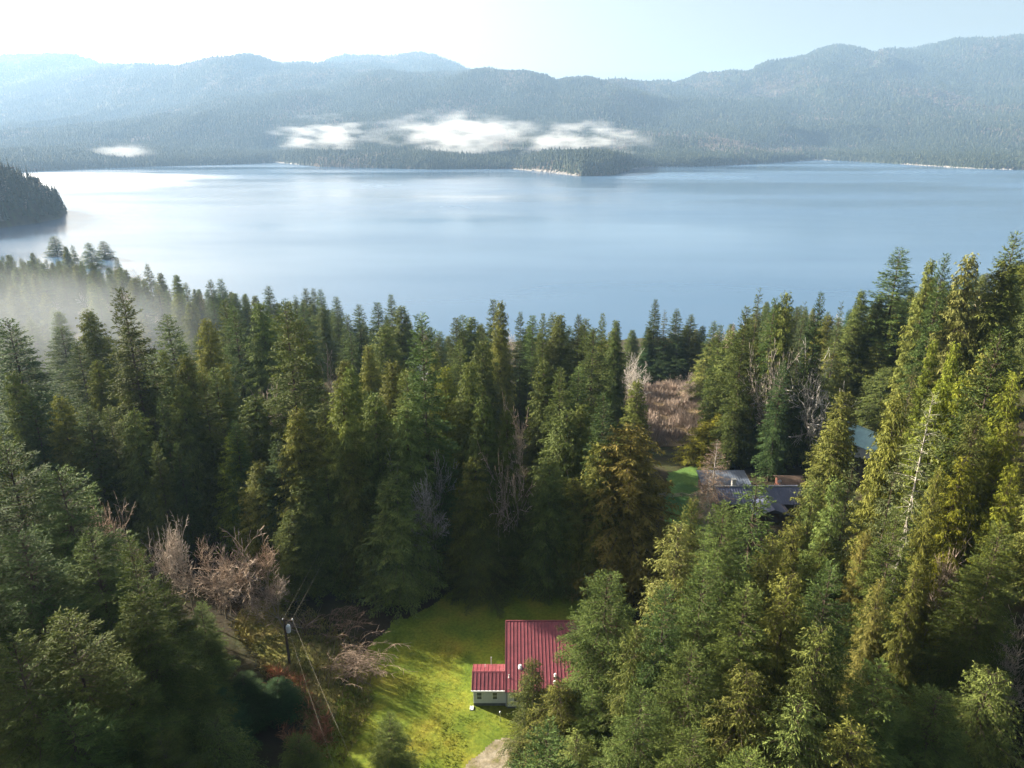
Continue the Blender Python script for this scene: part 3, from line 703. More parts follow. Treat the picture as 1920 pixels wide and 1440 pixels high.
('C',8.1,98.5,-0.5,25.2,6.94,('cedar',3),0.49,0.84,-0.09,'broad dark olive cedar, second to the left of the dense blue-green fir','cedar trees of the forest'),
('C',10.4,99.3,-0.6,26.0,4.36,('cedar',3),4.39,1.03,-0.02,'olive cedar, nearest to the left of the dense blue-green fir','cedar trees of the forest'),
('F',8.2,115.0,-2.4,28.6,4.46,('fir',0),0.15,0.99,0.05,'green fir, second down and left of the wide layered fir','fir trees of the forest'),
('C',5.7,120.0,-3.0,28.6,5.14,('cedar',1),2.86,0.74,-0.07,'dark olive cedar, the one up and right of the tall bare maple','cedar trees of the forest'),
('F',11.3,114.5,-2.3,28.6,4.44,('fir',3),3.32,1.07,-0.08,'green fir, nearest down and left of the wide layered fir','fir trees of the forest'),
('C',-5.2,90.3,-0.1,21.1,5.47,('cedar',1),1.62,0.93,0.1,'broad olive cedar, the one down and right of the forked mossy maple','cedar trees of the forest'),
('C',-4.6,90.0,-0.1,12.8,6.53,('cedar',0),1.5,0.74,-0.0,'small broad olive cedar, the one to the right of the drooping grey-green cedar','cedar trees of the forest'),
('C',5.2,90.0,-0.1,20.4,5.46,('cedar',1),0.59,1.0,-0.09,'broad olive cedar, third to the left of the broad golden cedar','cedar trees of the forest'),
('C',8.7,90.6,-0.1,17.5,4.76,('cedar',2),5.73,1.06,0.09,'broad olive cedar, second to the left of the broad golden cedar','cedar trees of the forest'),
('F',-26.4,90.7,-0.0,19.2,4.28,('fir',2),6.16,1.27,0.08,'light green fir, the one below the large pointed cedar','fir trees of the forest'),
('C',-22.4,90.5,-0.1,21.7,4.73,('cedar',3),1.57,0.87,0.09,'olive cedar, the one up and left of the drooping grey-green cedar','cedar trees of the forest'),
('C',-30.6,93.5,0.1,26.8,5.79,('cedar',2),0.59,1.12,0.13,'olive cedar, the one to the left of the large pointed cedar','cedar trees of the forest'),
('F',-33.9,93.8,0.2,21.7,5.01,('fir',0),0.19,0.77,-0.09,'dark green fir, the one to the right of the small bright cedar','fir trees of the forest'),
('C',-37.1,94.1,0.2,18.1,5.6,('cedar',3),0.34,1.1,0.11,'broad olive cedar, the one down and right of the small bright cedar','cedar trees of the forest'),
('C',-29.2,90.6,-0.0,17.6,5.44,('cedar',3),2.14,1.0,-0.04,'broad olive cedar, the one down and left of the large pointed cedar','cedar trees of the forest'),
('F',-31.2,88.2,-0.0,13.7,4.22,('fir',3),1.91,1.07,0.13,'small broad green fir, the one to the right of the alder clump by the pole','fir trees of the forest'),
('F',46.8,154.3,-7.8,31.0,3.88,('fir',2),1.16,0.96,0.0,'narrow green fir, the one to the left of the left pale maple','fir trees of the forest'),
('C',61.6,205.3,-14.1,19.7,8.75,('cedar',3),1.1,1.15,0.07,'broad light olive cedar, the one up and right of the brushy meadow','cedar trees of the forest'),
('C',47.5,147.5,-6.5,30.1,6.19,('cedar',1),2.28,0.96,-0.08,'olive cedar, the one to the left of the left pale maple','cedar trees of the forest'),
('F',47.3,140.0,-5.2,36,4.41,('fir',3),1.69,0.82,0.06,'tall narrow green fir, the one down and left of the left pale maple','fir trees of the forest'),
('F',52.9,149.6,-6.4,39,4.11,('open',1),0.27,0.82,0.07,'slender grey-green fir tallest against the water left of the pale bare maples','fir trees of the forest'),
('F',53.9,142.5,-5.0,37,3.93,('fir',3),4.76,1.11,-0.11,'tall narrow green fir, the one above the left pale maple','fir trees of the forest'),
('C',55.8,141.4,-4.7,38,4.52,('cedar',0),5.52,1.23,-0.01,'tall narrow olive cedar, the one up and right of the left pale maple','cedar trees of the forest'),
('S',73.8,175.2,-10.2,34,3.36,('open',1),6.26,0.72,-0.09,'narrow grey-green fir, second to the right of the slender grey-green fir','fir trees of the forest'),
('F',61.0,138.0,-3.8,38,3.49,('fir',2),3.57,0.78,-0.12,'compact bright green fir behind the pale bare maples','fir trees of the forest'),
('S',71.0,150.1,-4.5,34,2.9,('open',0),1.51,0.75,-0.1,'narrow grey-green fir, the one up and right of the compact bright fir','fir trees of the forest'),
('C',84.2,168.2,-5.4,33.5,5.07,('cedar',0),0.7,0.89,-0.08,'olive cedar, second down and left of the highest layered fir','cedar trees of the forest'),
('F',91.1,167.5,-2.5,40.7,9.02,('fir',1),4.95,1.03,-0.09,'wide layered fir standing high above its neighbours against the water','fir trees of the forest'),
('C',74.2,125.5,0.5,42,4.36,('cedar',0),0.26,1.19,0.03,'tall narrow olive cedar, the one to the left of the dark pointed fir','cedar trees of the forest'),
('F',71.6,117.4,0.8,44,4.13,('fir',1),5.92,0.87,-0.11,'dark pointed fir between the highest layered fir and the golden-topped cedar','fir trees of the forest'),
('G',74.3,115.3,2.1,43,5.79,('cedar',1),5.18,1.11,-0.11,'golden-topped tall cedar high on the slope beside the highest layered fir','cedar trees of the forest'),
('F',79.9,113.9,4.7,44,5.69,('fir',1),2.53,1.1,0.08,'tall narrow green fir, nearest to the right of the golden-topped cedar','fir trees of the forest'),
('C',78.9,113.5,4.4,40,6.33,('cedar',3),5.12,0.84,0.01,'tall dark olive cedar, nearest to the right of the golden-topped cedar','cedar trees of the forest'),
('C',88.4,167.6,-3.7,30.0,5.74,('cedar',2),4.57,0.76,-0.04,'dark olive cedar, nearest down and left of the highest layered fir','cedar trees of the forest'),
('B',55.7,137.8,-4.2,29,6.43,('bare',0),5.8,1.12,-0.04,'pale bare maple, the left one of the pair behind the dark shaded fir','bare trees among the conifers'),
('B',62.5,138.6,-3.7,29.1,8.96,('bare',1),1.57,1.21,-0.12,'pale bare maple, the right one of the pair below the compact fir','bare trees among the conifers'),
('C',82.5,166.4,-5.6,25.7,7.13,('cedar',3),2.76,0.87,-0.05,'broad olive cedar, second up and right of the compact bright fir','cedar trees of the forest'),
('C',88.4,164.1,-2.9,19.6,6.81,('cedar',1),5.49,1.29,0.03,'broad light olive cedar, the one below the highest layered fir','cedar trees of the forest'),
('C',95.1,165.6,-0.5,18.4,6.84,('cedar',2),5.95,1.24,0.13,'broad light olive cedar, the one down and left of the dark pointed fir','cedar trees of the forest'),
('F',93.3,165.2,-1.1,14.9,5.15,('fir',3),2.95,1.06,-0.13,'broad green fir, the one down and left of the dark pointed fir','fir trees of the forest'),
('Y',62.2,100.6,0.9,34,2.9,('cedar',1),5.6,0.74,-0.1,'narrow yellow-green cedar, the one below the dark pointed fir','cedar trees of the forest'),
('Y',62.5,96.1,1.8,34,3.06,('cedar',3),0.25,1.15,-0.06,'narrow yellow-green cedar, the one down and right of the dark pointed fir','cedar trees of the forest'),
('C',52.2,145.0,-5.6,26.7,6.1,('cedar',0),2.17,1.15,0.07,'light olive cedar, the one down and left of the left pale maple','cedar trees of the forest'),
('C',55.6,144.9,-5.3,21.5,8.16,('cedar',1),0.65,0.89,-0.02,'broad olive cedar, nearest down and left of the dark shaded fir','cedar trees of the forest'),
('H',53.1,132.0,-4.1,25.9,3.5,('fir',1),0.96,1.16,0.06,'dark shaded fir below the pale bare maples','spruce trees of the forest'),
('C',50.4,144.5,-5.7,20.9,6.12,('cedar',2),5.92,0.97,0.12,'broad olive cedar, the one to the left of the dark shaded fir','cedar trees of the forest'),
('C',64.7,144.5,-4.4,19.7,11.2,('cedar',1),2.26,1.21,-0.06,'broad light olive cedar, the one below the compact bright fir','cedar trees of the forest'),
('C',57.4,145.1,-5.2,11.6,7.21,('cedar',2),5.57,1.19,-0.06,'small broad olive cedar, second down and left of the dark shaded fir','cedar trees of the forest'),
('H',49.3,144.9,-5.9,16.1,5.55,('fir',0),0.09,1.08,-0.1,'broad blue-green spruce, the one to the right of the rounded bright cedar','spruce trees of the forest'),
('Y',43.5,144.8,-6.1,10.1,7.22,('cedar',1),5.97,0.72,0.14,'rounded bright yellow-green cedar at the far edge of the second lawn','cedar trees of the forest'),
('Y',45.6,144.4,-6.0,12.0,5.14,('cedar',2),6.15,1.18,0.13,'small broad yellow-green cedar, the one up and right of the rounded bright cedar','cedar trees of the forest'),
('B',56.1,208.0,-14.5,8.3,6.14,('bare',3),1.16,0.73,-0.02,'small broad bare tree, second up and right of the brushy meadow','bare trees among the conifers'),
('B',50.0,195.8,-13.1,6.8,3.52,('bare',1),4.22,1.01,0.06,'small broad bare tree, nearest up and right of the brushy meadow','bare trees among the conifers'),
('S',49.1,82.2,0.0,37,3.0,('thin',0),0.18,0.74,0.14,'tall narrow grey-green fir, the one to the right of the green-roofed house','fir trees of the forest'),
('C',73.0,155.1,-5.4,22.2,6.5,('cedar',1),5.99,1.15,0.1,'broad light olive cedar, nearest up and right of the compact bright fir','cedar trees of the forest'),
('C',88.0,157.3,-1.4,13.6,7.66,('cedar',2),3.47,0.88,-0.09,'small broad olive cedar, the one above the green-roofed house','cedar trees of the forest'),
('C',44.1,75.9,-0.1,36,4.02,('cedar',3),4.04,1.24,0.11,'tall narrow olive cedar, the one to the left of the pale-trunked fir','cedar trees of the forest'),
('Y',53.2,82.9,0.6,34,3.95,('cedar',3),2.33,1.09,-0.06,'narrow yellow-green cedar, the one above the pale-trunked fir','cedar trees of the forest'),
('Y',54.3,80.8,0.9,35,3.61,('cedar',1),6.23,1.04,-0.03,'narrow yellow-green cedar, nearest up and right of the pale-trunked fir','cedar trees of the forest'),
('S',45.2,71.4,-0.1,38,4.9,('thin',1),2.86,1.19,-0.01,'grey-green fir with its pale trunk showing through thin boughs','fir trees of the forest'),
('F',54.6,76.4,1.2,42,6.15,('fir',2),0.88,0.74,-0.0,'tall narrow green fir, the one below the golden-topped cedar','fir trees of the forest'),
('Y',53.8,71.0,1.1,33,4.35,('near_cedar',1),5.85,0.74,0.02,'narrow yellow-green cedar, the one to the right of the pale-trunked fir','cedar trees of the forest'),
('C',50.3,71.0,0.3,35,4.89,('near_cedar',1),0.79,0.78,0.05,'narrow dark olive cedar, nearest to the right of the pale-trunked fir','cedar trees of the forest'),
('C',56.5,80.9,1.4,38,4.79,('cedar',0),3.23,1.24,0.13,'tall narrow olive cedar, the one below the golden-topped cedar','cedar trees of the forest'),
('Y',54.7,73.0,1.3,38,4.41,('near_cedar',1),1.96,0.83,-0.03,'tall narrow yellow-green cedar, second up and right of the pale-trunked fir','cedar trees of the forest'),
('D',35.3,111.7,-2.1,16,4.14,('snag',0),0.31,0.84,-0.13,'rust brown dying tree at the edge of the second lawn','dying trees'),
('D',27.7,89.6,-0.2,19,3.3,('snag',0),3.83,1.04,-0.13,'dead grey-brown snag in front of the dark metal roof','dying trees'),
('C',32.3,71.0,-0.1,22,5.0,('near_cedar',0),2.6,1.01,0.13,'olive cedar, the one down and left of the cedar covering the dark roof','cedar trees of the forest'),
('C',28.8,67.9,-0.1,22,4.83,('near_cedar',0),4.67,1.09,0.09,'olive cedar, the one below the fir before the dark roof','cedar trees of the forest'),
('F',33.2,65.9,-0.1,24,4.24,('near_fir',0),6.12,0.97,0.14,'green fir, the one below the cedar covering the dark roof','fir trees of the forest'),
('F',28.9,75.1,-0.1,26,5.83,('open',1),1.82,1.04,-0.09,'bright green fir overlapping the middle of the dark metal roof','fir trees of the forest'),
('F',23.2,68.7,-0.1,26,6.01,('near_fir',0),0.91,1.12,-0.01,'bright green fir in front of the dead snag','fir trees of the forest'),
('C',21.0,73.3,-0.1,24,3.41,('near_cedar',0),0.89,0.82,0.04,'narrow dark olive cedar, the one down and left of the grey-brown snag','cedar trees of the forest'),
('G',16.8,62.2,-0.1,27,5.97,('near_cedar',0),4.07,1.23,-0.13,'golden brown cedar in front of the second lawn','cedar trees of the forest'),
('C',34.4,72.2,-0.1,27,3.91,('near_cedar',0),2.4,0.97,-0.09,'olive cedar covering the right end of the dark metal roof','cedar trees of the forest'),
('S',35.1,66.0,-0.1,32,3.56,('thin',0),0.66,0.79,-0.06,'narrow grey-green fir, the one down and right of the cedar covering the dark roof','fir trees of the forest'),
('C',33.9,66.4,-0.1,30,3.64,('near_cedar',0),5.89,1.26,-0.14,'narrow light olive cedar, the one down and right of the cedar covering the dark roof','cedar trees of the forest'),
('S',37.6,62.7,-0.1,33,3.65,('thin',0),6.15,0.86,-0.04,'narrow grey-green fir, the one above the feathery drooping fir','fir trees of the forest'),
('F',36.9,60.0,-0.1,30,4.34,('near_fir',1),4.42,0.99,0.07,'fir with drooping feathery green boughs below the grey-green fir','fir trees of the forest'),
('G',35.7,62.4,-0.1,26,2.8,('near_cedar',1),2.91,0.98,0.01,'narrow golden cedar, the one to the left of the feathery drooping fir','cedar trees of the forest'),
('B',48.0,67.0,0.0,24,4.72,('bare',1),4.75,0.89,0.07,'bare twiggy tree between the fir and the drooping firs at right','bare trees among the conifers'),
('F',48.0,61.0,-0.0,28,5.33,('near_fir',0),6.05,0.9,0.1,'broad drooping fir nearest the lower right edge','fir trees of the forest'),
('Y',48.5,69.0,0.1,31,4.28,('near_cedar',0),3.79,0.96,0.1,'narrow yellow-green cedar, the one above the twiggy tree at lower right','cedar trees of the forest'),
('C',44.5,66.8,-0.1,31,2.66,('near_cedar',0),0.99,1.18,0.14,'narrow light olive cedar, the one up and left of the twiggy tree at lower right','cedar trees of the forest'),
('Y',51.6,65.9,0.5,31,3.38,('near_cedar',1),0.58,0.91,0.03,'narrow yellow-green cedar, the one up and right of the twiggy tree at lower right','cedar trees of the forest'),
('B',52.9,61.3,0.6,18,3.86,('bare',2),2.87,1.05,0.04,'bare tree, the one down and right of the broad drooping fir','bare trees among the conifers'),
('C',36.8,55.3,-0.2,27,2.73,('near_cedar',1),5.41,0.89,0.13,'narrow olive cedar, the one down and right of the feathery drooping fir','cedar trees of the forest'),
('G',35.0,57.4,-0.1,24,2.82,('near_cedar',0),0.77,1.14,-0.04,'narrow golden cedar, the one below the feathery drooping fir','cedar trees of the forest'),
('F',9.3,58.5,-0.1,24,6.45,('near_fir',1),2.73,0.98,-0.01,'bright green fir standing in front of the red roof','fir trees of the forest'),
('C',2.1,58.1,-0.1,14,3.38,('near_cedar',0),6.25,0.76,-0.02,'small dark cedar against the front eave of the red roof','cedar trees of the forest'),
('C',4.7,55.7,-0.1,13,5.16,('near_cedar',1),1.48,0.94,0.13,'small broad olive cedar, nearest down and right of the red-roofed house','cedar trees of the forest'),
('F',7.7,54.6,-0.1,13,4.17,('near_fir',1),0.35,1.23,-0.02,'small broad green fir, the one below the fir before the red roof','fir trees of the forest'),
('F',17.4,55.3,-0.1,27,5.33,('near_fir',1),0.07,1.01,-0.03,'green fir, the one up and left of the broad lower slope fir','fir trees of the forest'),
('F',13.4,52.1,-0.1,27,4.32,('near_fir',0),3.67,0.91,-0.14,'green fir, the one to the right of the fir before the red roof','fir trees of the forest'),
('C',11.1,52.9,-0.1,22,4.0,('near_cedar',0),0.88,0.84,-0.02,'dark olive cedar, the one down and right of the fir before the red roof','cedar trees of the forest'),
('F',20.3,52.1,-0.1,27,5.49,('near_fir',1),0.18,1.03,0.07,'broad green fir in the middle of the lower right slope','fir trees of the forest'),
('C',24.0,52.4,-0.1,28,5.24,('near_cedar',0),2.13,1.02,0.12,'olive cedar, the one to the right of the broad lower slope fir','cedar trees of the forest'),
('F',27.5,52.3,-0.1,29,5.1,('near_fir',1),0.87,0.89,-0.09,'green fir, the one down and left of the feathery drooping fir','fir trees of the forest'),
('C',25.3,48.0,-0.1,26,4.93,('near_cedar',1),2.71,0.94,-0.0,'olive cedar, nearest down and right of the broad lower slope fir','cedar trees of the forest'),
('F',14.9,47.8,-0.1,24,5.56,('near_fir',1),1.72,0.84,0.04,'dark green fir, nearest down and left of the broad lower slope fir','fir trees of the forest'),
('C',18.5,45.2,-0.1,24,5.93,('near_cedar',0),1.8,0.76,0.11,'dark olive cedar, the one below the broad lower slope fir','cedar trees of the forest'),
('F',10.3,45.6,-0.1,22,4.68,('near_fir',1),5.34,1.0,-0.02,'green fir, the one down and right of the fir before the red roof','fir trees of the forest'),
('C',21.9,42.8,-0.0,23,6.48,('near_cedar',0),4.05,1.23,-0.08,'broad light olive cedar, second down and right of the broad lower slope fir','cedar trees of the forest'),
('F',29.5,46.3,-0.1,24,5.44,('near_fir',0),0.33,1.24,0.0,'light green fir, second to the left of the lower right corner cedar','fir trees of the forest'),
('C',25.5,41.3,0.0,22,6.34,('near_cedar',1),1.13,1.2,0.12,'broad light olive cedar, the one to the left of the lower right corner cedar','cedar trees of the forest'),
('F',35.8,47.4,-0.1,20,5.95,('near_fir',1),2.16,1.1,0.01,'broad green fir, nearest to the left of the lower right corner cedar','fir trees of the forest'),
('C',41.6,49.6,-0.1,20,6.39,('near_cedar',0),2.15,1.06,-0.04,'light olive cedar in the lower right corner','cedar trees of the forest'),
('F',13.8,42.0,-0.1,21,6.14,('near_fir',0),4.83,0.98,0.06,'broad green fir, second down and left of the broad lower slope fir','fir trees of the forest'),
('C',9.8,45.6,-0.1,16,6.07,('near_cedar',0),3.1,0.83,-0.11,'broad dark olive cedar, the one below the fir before the red roof','cedar trees of the forest'),
('C',5.7,49.2,-0.1,13,5.15,('near_cedar',1),5.83,1.21,-0.05,'small broad olive cedar, second down and right of the red-roofed house','cedar trees of the forest'),
('F',16.9,39.1,-0.0,22,5.84,('near_fir',1),3.13,1.23,0.05,'broad light green fir, the one below the broad lower slope fir','fir trees of the forest'),
('F',-52.1,66.8,0.2,33.6,8.89,('near_fir',1),2.52,0.85,-0.06,'dark green fir, the one to the left of the large fir at the left edge','fir trees of the forest'),
('F',-45.9,64.5,0.1,31.9,7.77,('near_fir',1),0.33,1.14,-0.08,'large bright green fir with lit boughs at the left edge','fir trees of the forest'),
('F',-31.1,50.0,-0.0,33,4.51,('near_fir',0),1.09,0.86,0.06,'narrow green fir, the one up and right of the bottom left dark fir','fir trees of the forest'),
('F',-39.5,58.0,-0.0,28.6,6.36,('near_fir',0),3.83,1.12,0.01,'green fir, the one down and right of the large fir at the left edge','fir trees of the forest'),
('F',-43.9,55.4,0.1,30.2,8.15,('near_fir',1),3.94,0.94,-0.12,'broad green fir, the one down and left of the large fir at the left edge','fir trees of the forest'),
('F',-31.2,49.3,-0.0,28,5.64,('near_fir',0),0.11,0.88,0.11,'green fir, the one to the right of the bottom left dark fir','fir trees of the forest'),
('F',-33.1,44.2,0.1,30,6.92,('near_fir',1),2.44,0.92,0.14,'large dark fir above the bottom left corner','fir trees of the forest'),
('F',-35.3,41.1,0.3,30,7.23,('near_fir',1),0.72,0.92,0.07,'green fir, the one down and left of the bottom left dark fir','fir trees of the forest'),
('F',-33.2,63.4,-0.1,17,3.24,('near_fir',0),2.19,1.21,-0.01,'light green fir, the one to the left of the utility pole','fir trees of the forest'),
('F',-31.0,53.9,-0.1,20,4.48,('near_fir',0),2.35,1.06,0.09,'green fir, the one down and left of the utility pole','fir trees of the forest'),
('F',-30.7,45.2,0.1,24,6.41,('near_fir',1),4.41,1.06,0.05,'broad green fir, nearest down and right of the bottom left dark fir','fir trees of the forest'),
('F',-31.9,39.9,0.2,25,7.17,('near_fir',1),6.21,1.26,-0.02,'broad light green fir, the one below the bottom left dark fir','fir trees of the forest'),
('F',-32.7,56.2,-0.1,25,4.58,('near_fir',0),3.01,0.86,0.06,'green fir, the one down and left of the alder clump by the pole','fir trees of the forest'),
('H',-30.2,64.1,-0.1,7,3.32,('near_fir',0),2.03,0.91,0.06,'small broad blue-green spruce, nearest down and left of the utility pole','spruce trees of the forest'),
('H',-26.9,65.5,-0.1,5,2.9,('near_fir',1),2.92,1.04,-0.04,'small broad blue-green spruce, the one below the utility pole','spruce trees of the forest'),
('H',-31.6,60.0,-0.1,9,3.6,('near_fir',0),4.41,1.01,-0.09,'small broad blue-green spruce, second down and left of the utility pole','spruce trees of the forest'),
('C',-24.8,46.3,-0.1,18,5.7,('near_cedar',1),5.8,0.95,-0.12,'broad olive cedar, the one down and left of the utility pole','cedar trees of the forest'),
('F',-27.0,42.2,0.0,20,6.17,('near_fir',1),1.45,0.79,0.13,'broad dark green fir, second down and right of the bottom left dark fir','fir trees of the forest'),
('F',-18.8,48.6,-0.1,14,3.83,('near_fir',1),2.73,0.93,0.05,'broad green fir, the one to the left of the small bottom-edge fir','fir trees of the forest'),
('F',-11.4,52.0,-0.1,13,3.26,('near_fir',0),4.19,1.29,0.08,'small grey-green fir at the bottom edge below the yellow grass','fir trees of the forest'),
('B',-37.2,85.5,0.0,11.8,8.21,('bare',0),0.62,1.13,0.07,'bare twiggy alder clump beside the utility pole','bare trees among the conifers'),
('B',-40.2,83.1,0.1,12.5,5.36,('bare',3),2.1,0.79,0.09,'small broad bare tree, nearest to the left of the alder clump by the pole','bare trees among the conifers'),
('B',-33.4,83.9,-0.0,12.2,4.33,('bare',1),0.27,1.0,0.14,'small broad bare tree, the one to the right of the alder clump by the pole','bare trees among the conifers'),
('B',-30.9,79.9,-0.1,9.7,4.17,('bare',1),0.29,0.82,0.04,'small broad bare tree, the one down and right of the alder clump by the pole','bare trees among the conifers'),
('B',-46.9,76.8,0.2,17,3.08,('bare',1),0.74,0.85,0.13,'bare tree, the one down and right of the large fir at the left edge','bare trees among the conifers'),
('B',-50.7,80.5,0.3,20,4.65,('bare',0),0.04,0.77,0.08,'bare tree, second to the right of the large fir at the left edge','bare trees among the conifers'),
('B',-47.2,80.3,0.2,18,4.14,('bare',3),3.47,1.1,-0.02,'bare tree, third to the left of the alder clump by the pole','bare trees among the conifers'),
('B',-44.0,82.1,0.2,17,3.16,('bare',0),0.44,1.12,-0.02,'bare tree, second to the left of the alder clump by the pole','bare trees among the conifers'),
('B',-54.3,81.7,0.4,20,2.81,('bare',0),2.11,1.14,0.09,'narrow bare tree, nearest to the right of the large fir at the left edge','bare trees among the conifers'),
('C',-108.2,238.8,-24.9,24.4,5.66,('cedar',2),1.35,0.81,-0.03,'dark olive cedar, second up and right of the tall dark fir','cedar trees of the forest'),
('F',-215.6,291.6,-29.0,28.9,6.67,('fir',3),6.16,0.79,0.05,'dark green fir, nearest up and left of the misty edge cedar','fir trees of the forest'),
('F',-87.3,190.6,-14.3,25.3,5.76,('fir',1),2.85,1.02,0.04,'green fir, the one to the right of the tall dark fir','fir trees of the forest'),
('F',24.2,231.2,-18.9,19.1,4.82,('fir',3),3.28,0.97,-0.05,'broad green fir, second to the left of the narrow shore fir','fir trees of the forest'),
('C',197.4,298.8,-24.9,23.9,6.25,('cedar',1),4.99,1.01,-0.11,'broad olive cedar, nearest up and right of the golden-topped cedar','cedar trees of the forest'),
('F',-285.9,428.6,-37.9,24.7,5.09,('fir',3),3.26,0.9,0.01,'green fir, fifth down and left of the tallest leftmost shore fir','fir trees of the forest'),
('C',47.1,268.3,-24.9,16.2,4.92,('cedar',2),3.3,0.89,-0.12,'broad olive cedar, second down and left of the slender spired fir','cedar trees of the forest'),
('S',-146.0,271.7,-31.0,28.7,4.69,('thin',0),5.04,1.15,0.08,'grey-green fir, nearest above the tall dark fir','fir trees of the forest'),
('F',154.3,275.6,-19.2,21.9,4.39,('fir',2),0.3,1.11,-0.05,'green fir, nearest up and right of the highest layered fir','fir trees of the forest'),
('C',26.9,260.5,-23.7,19.0,4.73,('cedar',3),1.89,0.9,-0.1,'olive cedar, second up and left of the narrow shore fir','cedar trees of the forest'),
('F',-266.8,359.2,-31.3,23.6,5.04,('fir',3),6.06,0.75,0.13,'dark green fir, second up and left of the misty edge cedar','fir trees of the forest'),
('C',295.4,442.4,-43.9,23.9,6.51,('cedar',1),0.52,1.11,0.0,'broad olive cedar, third up and right of the golden-topped cedar','cedar trees of the forest'),
('Y',204.4,357.1,-35.8,22.8,4.72,('cedar',3),0.43,1.11,0.12,'yellow-green cedar, the one up and right of the highest layered fir','cedar trees of the forest'),
('C',90.2,261.5,-23.4,21.2,5.99,('cedar',2),3.52,0.95,-0.01,'broad olive cedar, nearest to the left of the slender grey-green fir','cedar trees of the forest'),
('C',162.1,226.2,-0.9,26.1,7.31,('cedar',2),1.92,1.15,-0.07,'broad light olive cedar, fourth up and right of the golden-topped cedar','cedar trees of the forest'),
('C',-93.1,232.1,-22.1,28.5,6.77,('cedar',3),2.99,0.84,-0.05,'dark olive cedar, second down and left of the sharp dark shore fir','cedar trees of the forest'),
('C',-279.4,454.0,-41.9,26.1,6.92,('cedar',1),2.0,1.1,0.12,'broad olive cedar, second down and right of the tallest leftmost shore fir','cedar trees of the forest'),
('B',176.1,252.2,-9.5,25.7,8.84,('bare',2),2.71,0.96,0.02,'broad bare tree, the one up and right of the golden-topped cedar','bare trees among the conifers'),
('C',-227.1,319.0,-27.8,26.0,6.63,('cedar',3),5.14,0.93,0.09,'broad olive cedar, nearest above the misty edge cedar','cedar trees of the forest'),
('C',152.8,249.3,-8.9,23.4,6.38,('cedar',0),3.8,0.95,-0.01,'broad olive cedar, the one up and left of the golden-topped cedar','cedar trees of the forest'),
('C',15.4,245.1,-20.8,19.5,4.47,('cedar',1),2.98,0.75,0.02,'dark olive cedar, second to the left of the narrow shore fir','cedar trees of the forest'),
('C',-13.1,281.8,-28.9,18.5,5.09,('cedar',0),1.22,1.24,0.08,'broad light olive cedar, nearest to the left of the twin firs','cedar trees of the forest'),
('H',-161.2,304.9,-30.0,27.6,5.39,('fir',1),2.49,1.02,-0.11,'blue-green spruce, the one above the tall dark fir','spruce trees of the forest'),
('C',-160.9,383.5,-39.0,19.0,4.68,('cedar',3),6.23,0.81,0.05,'dark olive cedar, fourth to the left of the sharp dark shore fir','cedar trees of the forest'),
('F',-48.7,330.7,-38.4,17.1,3.68,('fir',1),1.98,0.98,0.12,'green fir, nearest down and right of the pointed shore fir','fir trees of the forest'),
('B',78.3,245.1,-20.1,20.1,6.42,('bare',1),5.48,0.91,0.07,'broad bare tree, nearest to the left of the slender grey-green fir','bare trees among the conifers'),
('C',165.8,381.8,-44.2,17.0,4.11,('cedar',2),3.51,1.17,0.09,'light olive cedar, fourth to the right of the slender grey-green fir','cedar trees of the forest'),
('C',-118.6,211.1,-21.3,26.7,7.22,('cedar',3),0.01,1.09,0.09,'broad olive cedar, nearest above the tall dark fir','cedar trees of the forest'),
('H',5.0,223.3,-17.1,19.4,4.94,('fir',1),4.73,1.2,-0.12,'broad blue-green spruce, the one down and right of the twin firs','spruce trees of the forest'),
('C',230.9,343.2,-30.5,29.9,7.64,('cedar',0),2.85,0.87,0.01,'broad olive cedar, second up and right of the golden-topped cedar','cedar trees of the forest'),
('C',-189.2,422.8,-44.6,19.5,4.95,('cedar',1),1.95,1.11,-0.11,'broad olive cedar, fifth to the left of the sharp dark shore fir','cedar trees of the forest'),
('C',133.2,187.5,6.5,21.9,5.59,('cedar',3),6.27,0.82,-0.14,'broad dark olive cedar, second to the right of the golden-topped cedar','cedar trees of the forest'),
('C',90.3,283.0,-27.4,17.3,4.81,('cedar',2),5.32,1.0,-0.03,'broad olive cedar, second to the left of the slender grey-green fir','cedar trees of the forest'),
('C',-68.4,250.7,-22.4,26.9,5.9,('cedar',3),2.36,0.93,-0.04,'olive cedar, third down and right of the close shore cluster','cedar trees of the forest'),
('Y',107.1,192.0,-2.5,20.5,5.12,('cedar',2),3.01,1.01,-0.01,'yellow-green cedar, the one down and right of the highest layered fir','cedar trees of the forest'),
('F',-143.7,350.7,-34.5,23.4,5.44,('fir',2),4.49,0.83,0.13,'dark green fir, fourth to the left of the sharp dark shore fir','fir trees of the forest'),
('F',140.2,296.3,-28.7,18.1,4.23,('fir',1),1.1,1.18,-0.07,'light green fir, third to the left of the highest layered fir','fir trees of the forest'),
('C',-177.5,288.6,-30.0,25.2,5.72,('cedar',2),3.4,1.21,0.1,'light olive cedar, fourth up and right of the misty edge cedar','cedar trees of the forest'),
('S',71.9,190.2,-12.2,31.4,6.4,('thin',0),6.18,0.82,0.04,'grey-green fir, nearest to the right of the slender grey-green fir','fir trees of the forest'),
('F',105.2,230.5,-15.0,22.7,4.59,('fir',1),0.68,1.16,0.05,'light green fir, fourth to the left of the highest layered fir','fir trees of the forest'),
('B',-209.3,349.2,-30.6,20.1,6.57,('bare',2),4.43,1.15,0.03,'broad bare tree, second down and right of the tallest leftmost shore fir','bare trees among the conifers'),
('C',-117.4,254.4,-27.8,33.3,7.22,('cedar',3),3.26,0.96,-0.01,'olive cedar, third up and right of the tall dark fir','cedar trees of the forest'),
('Y',245.4,410.3,-40.1,24.7,5.82,('cedar',2),0.49,1.16,0.01,'yellow-green cedar, the one up and left of the golden-topped cedar','cedar trees of the forest'),
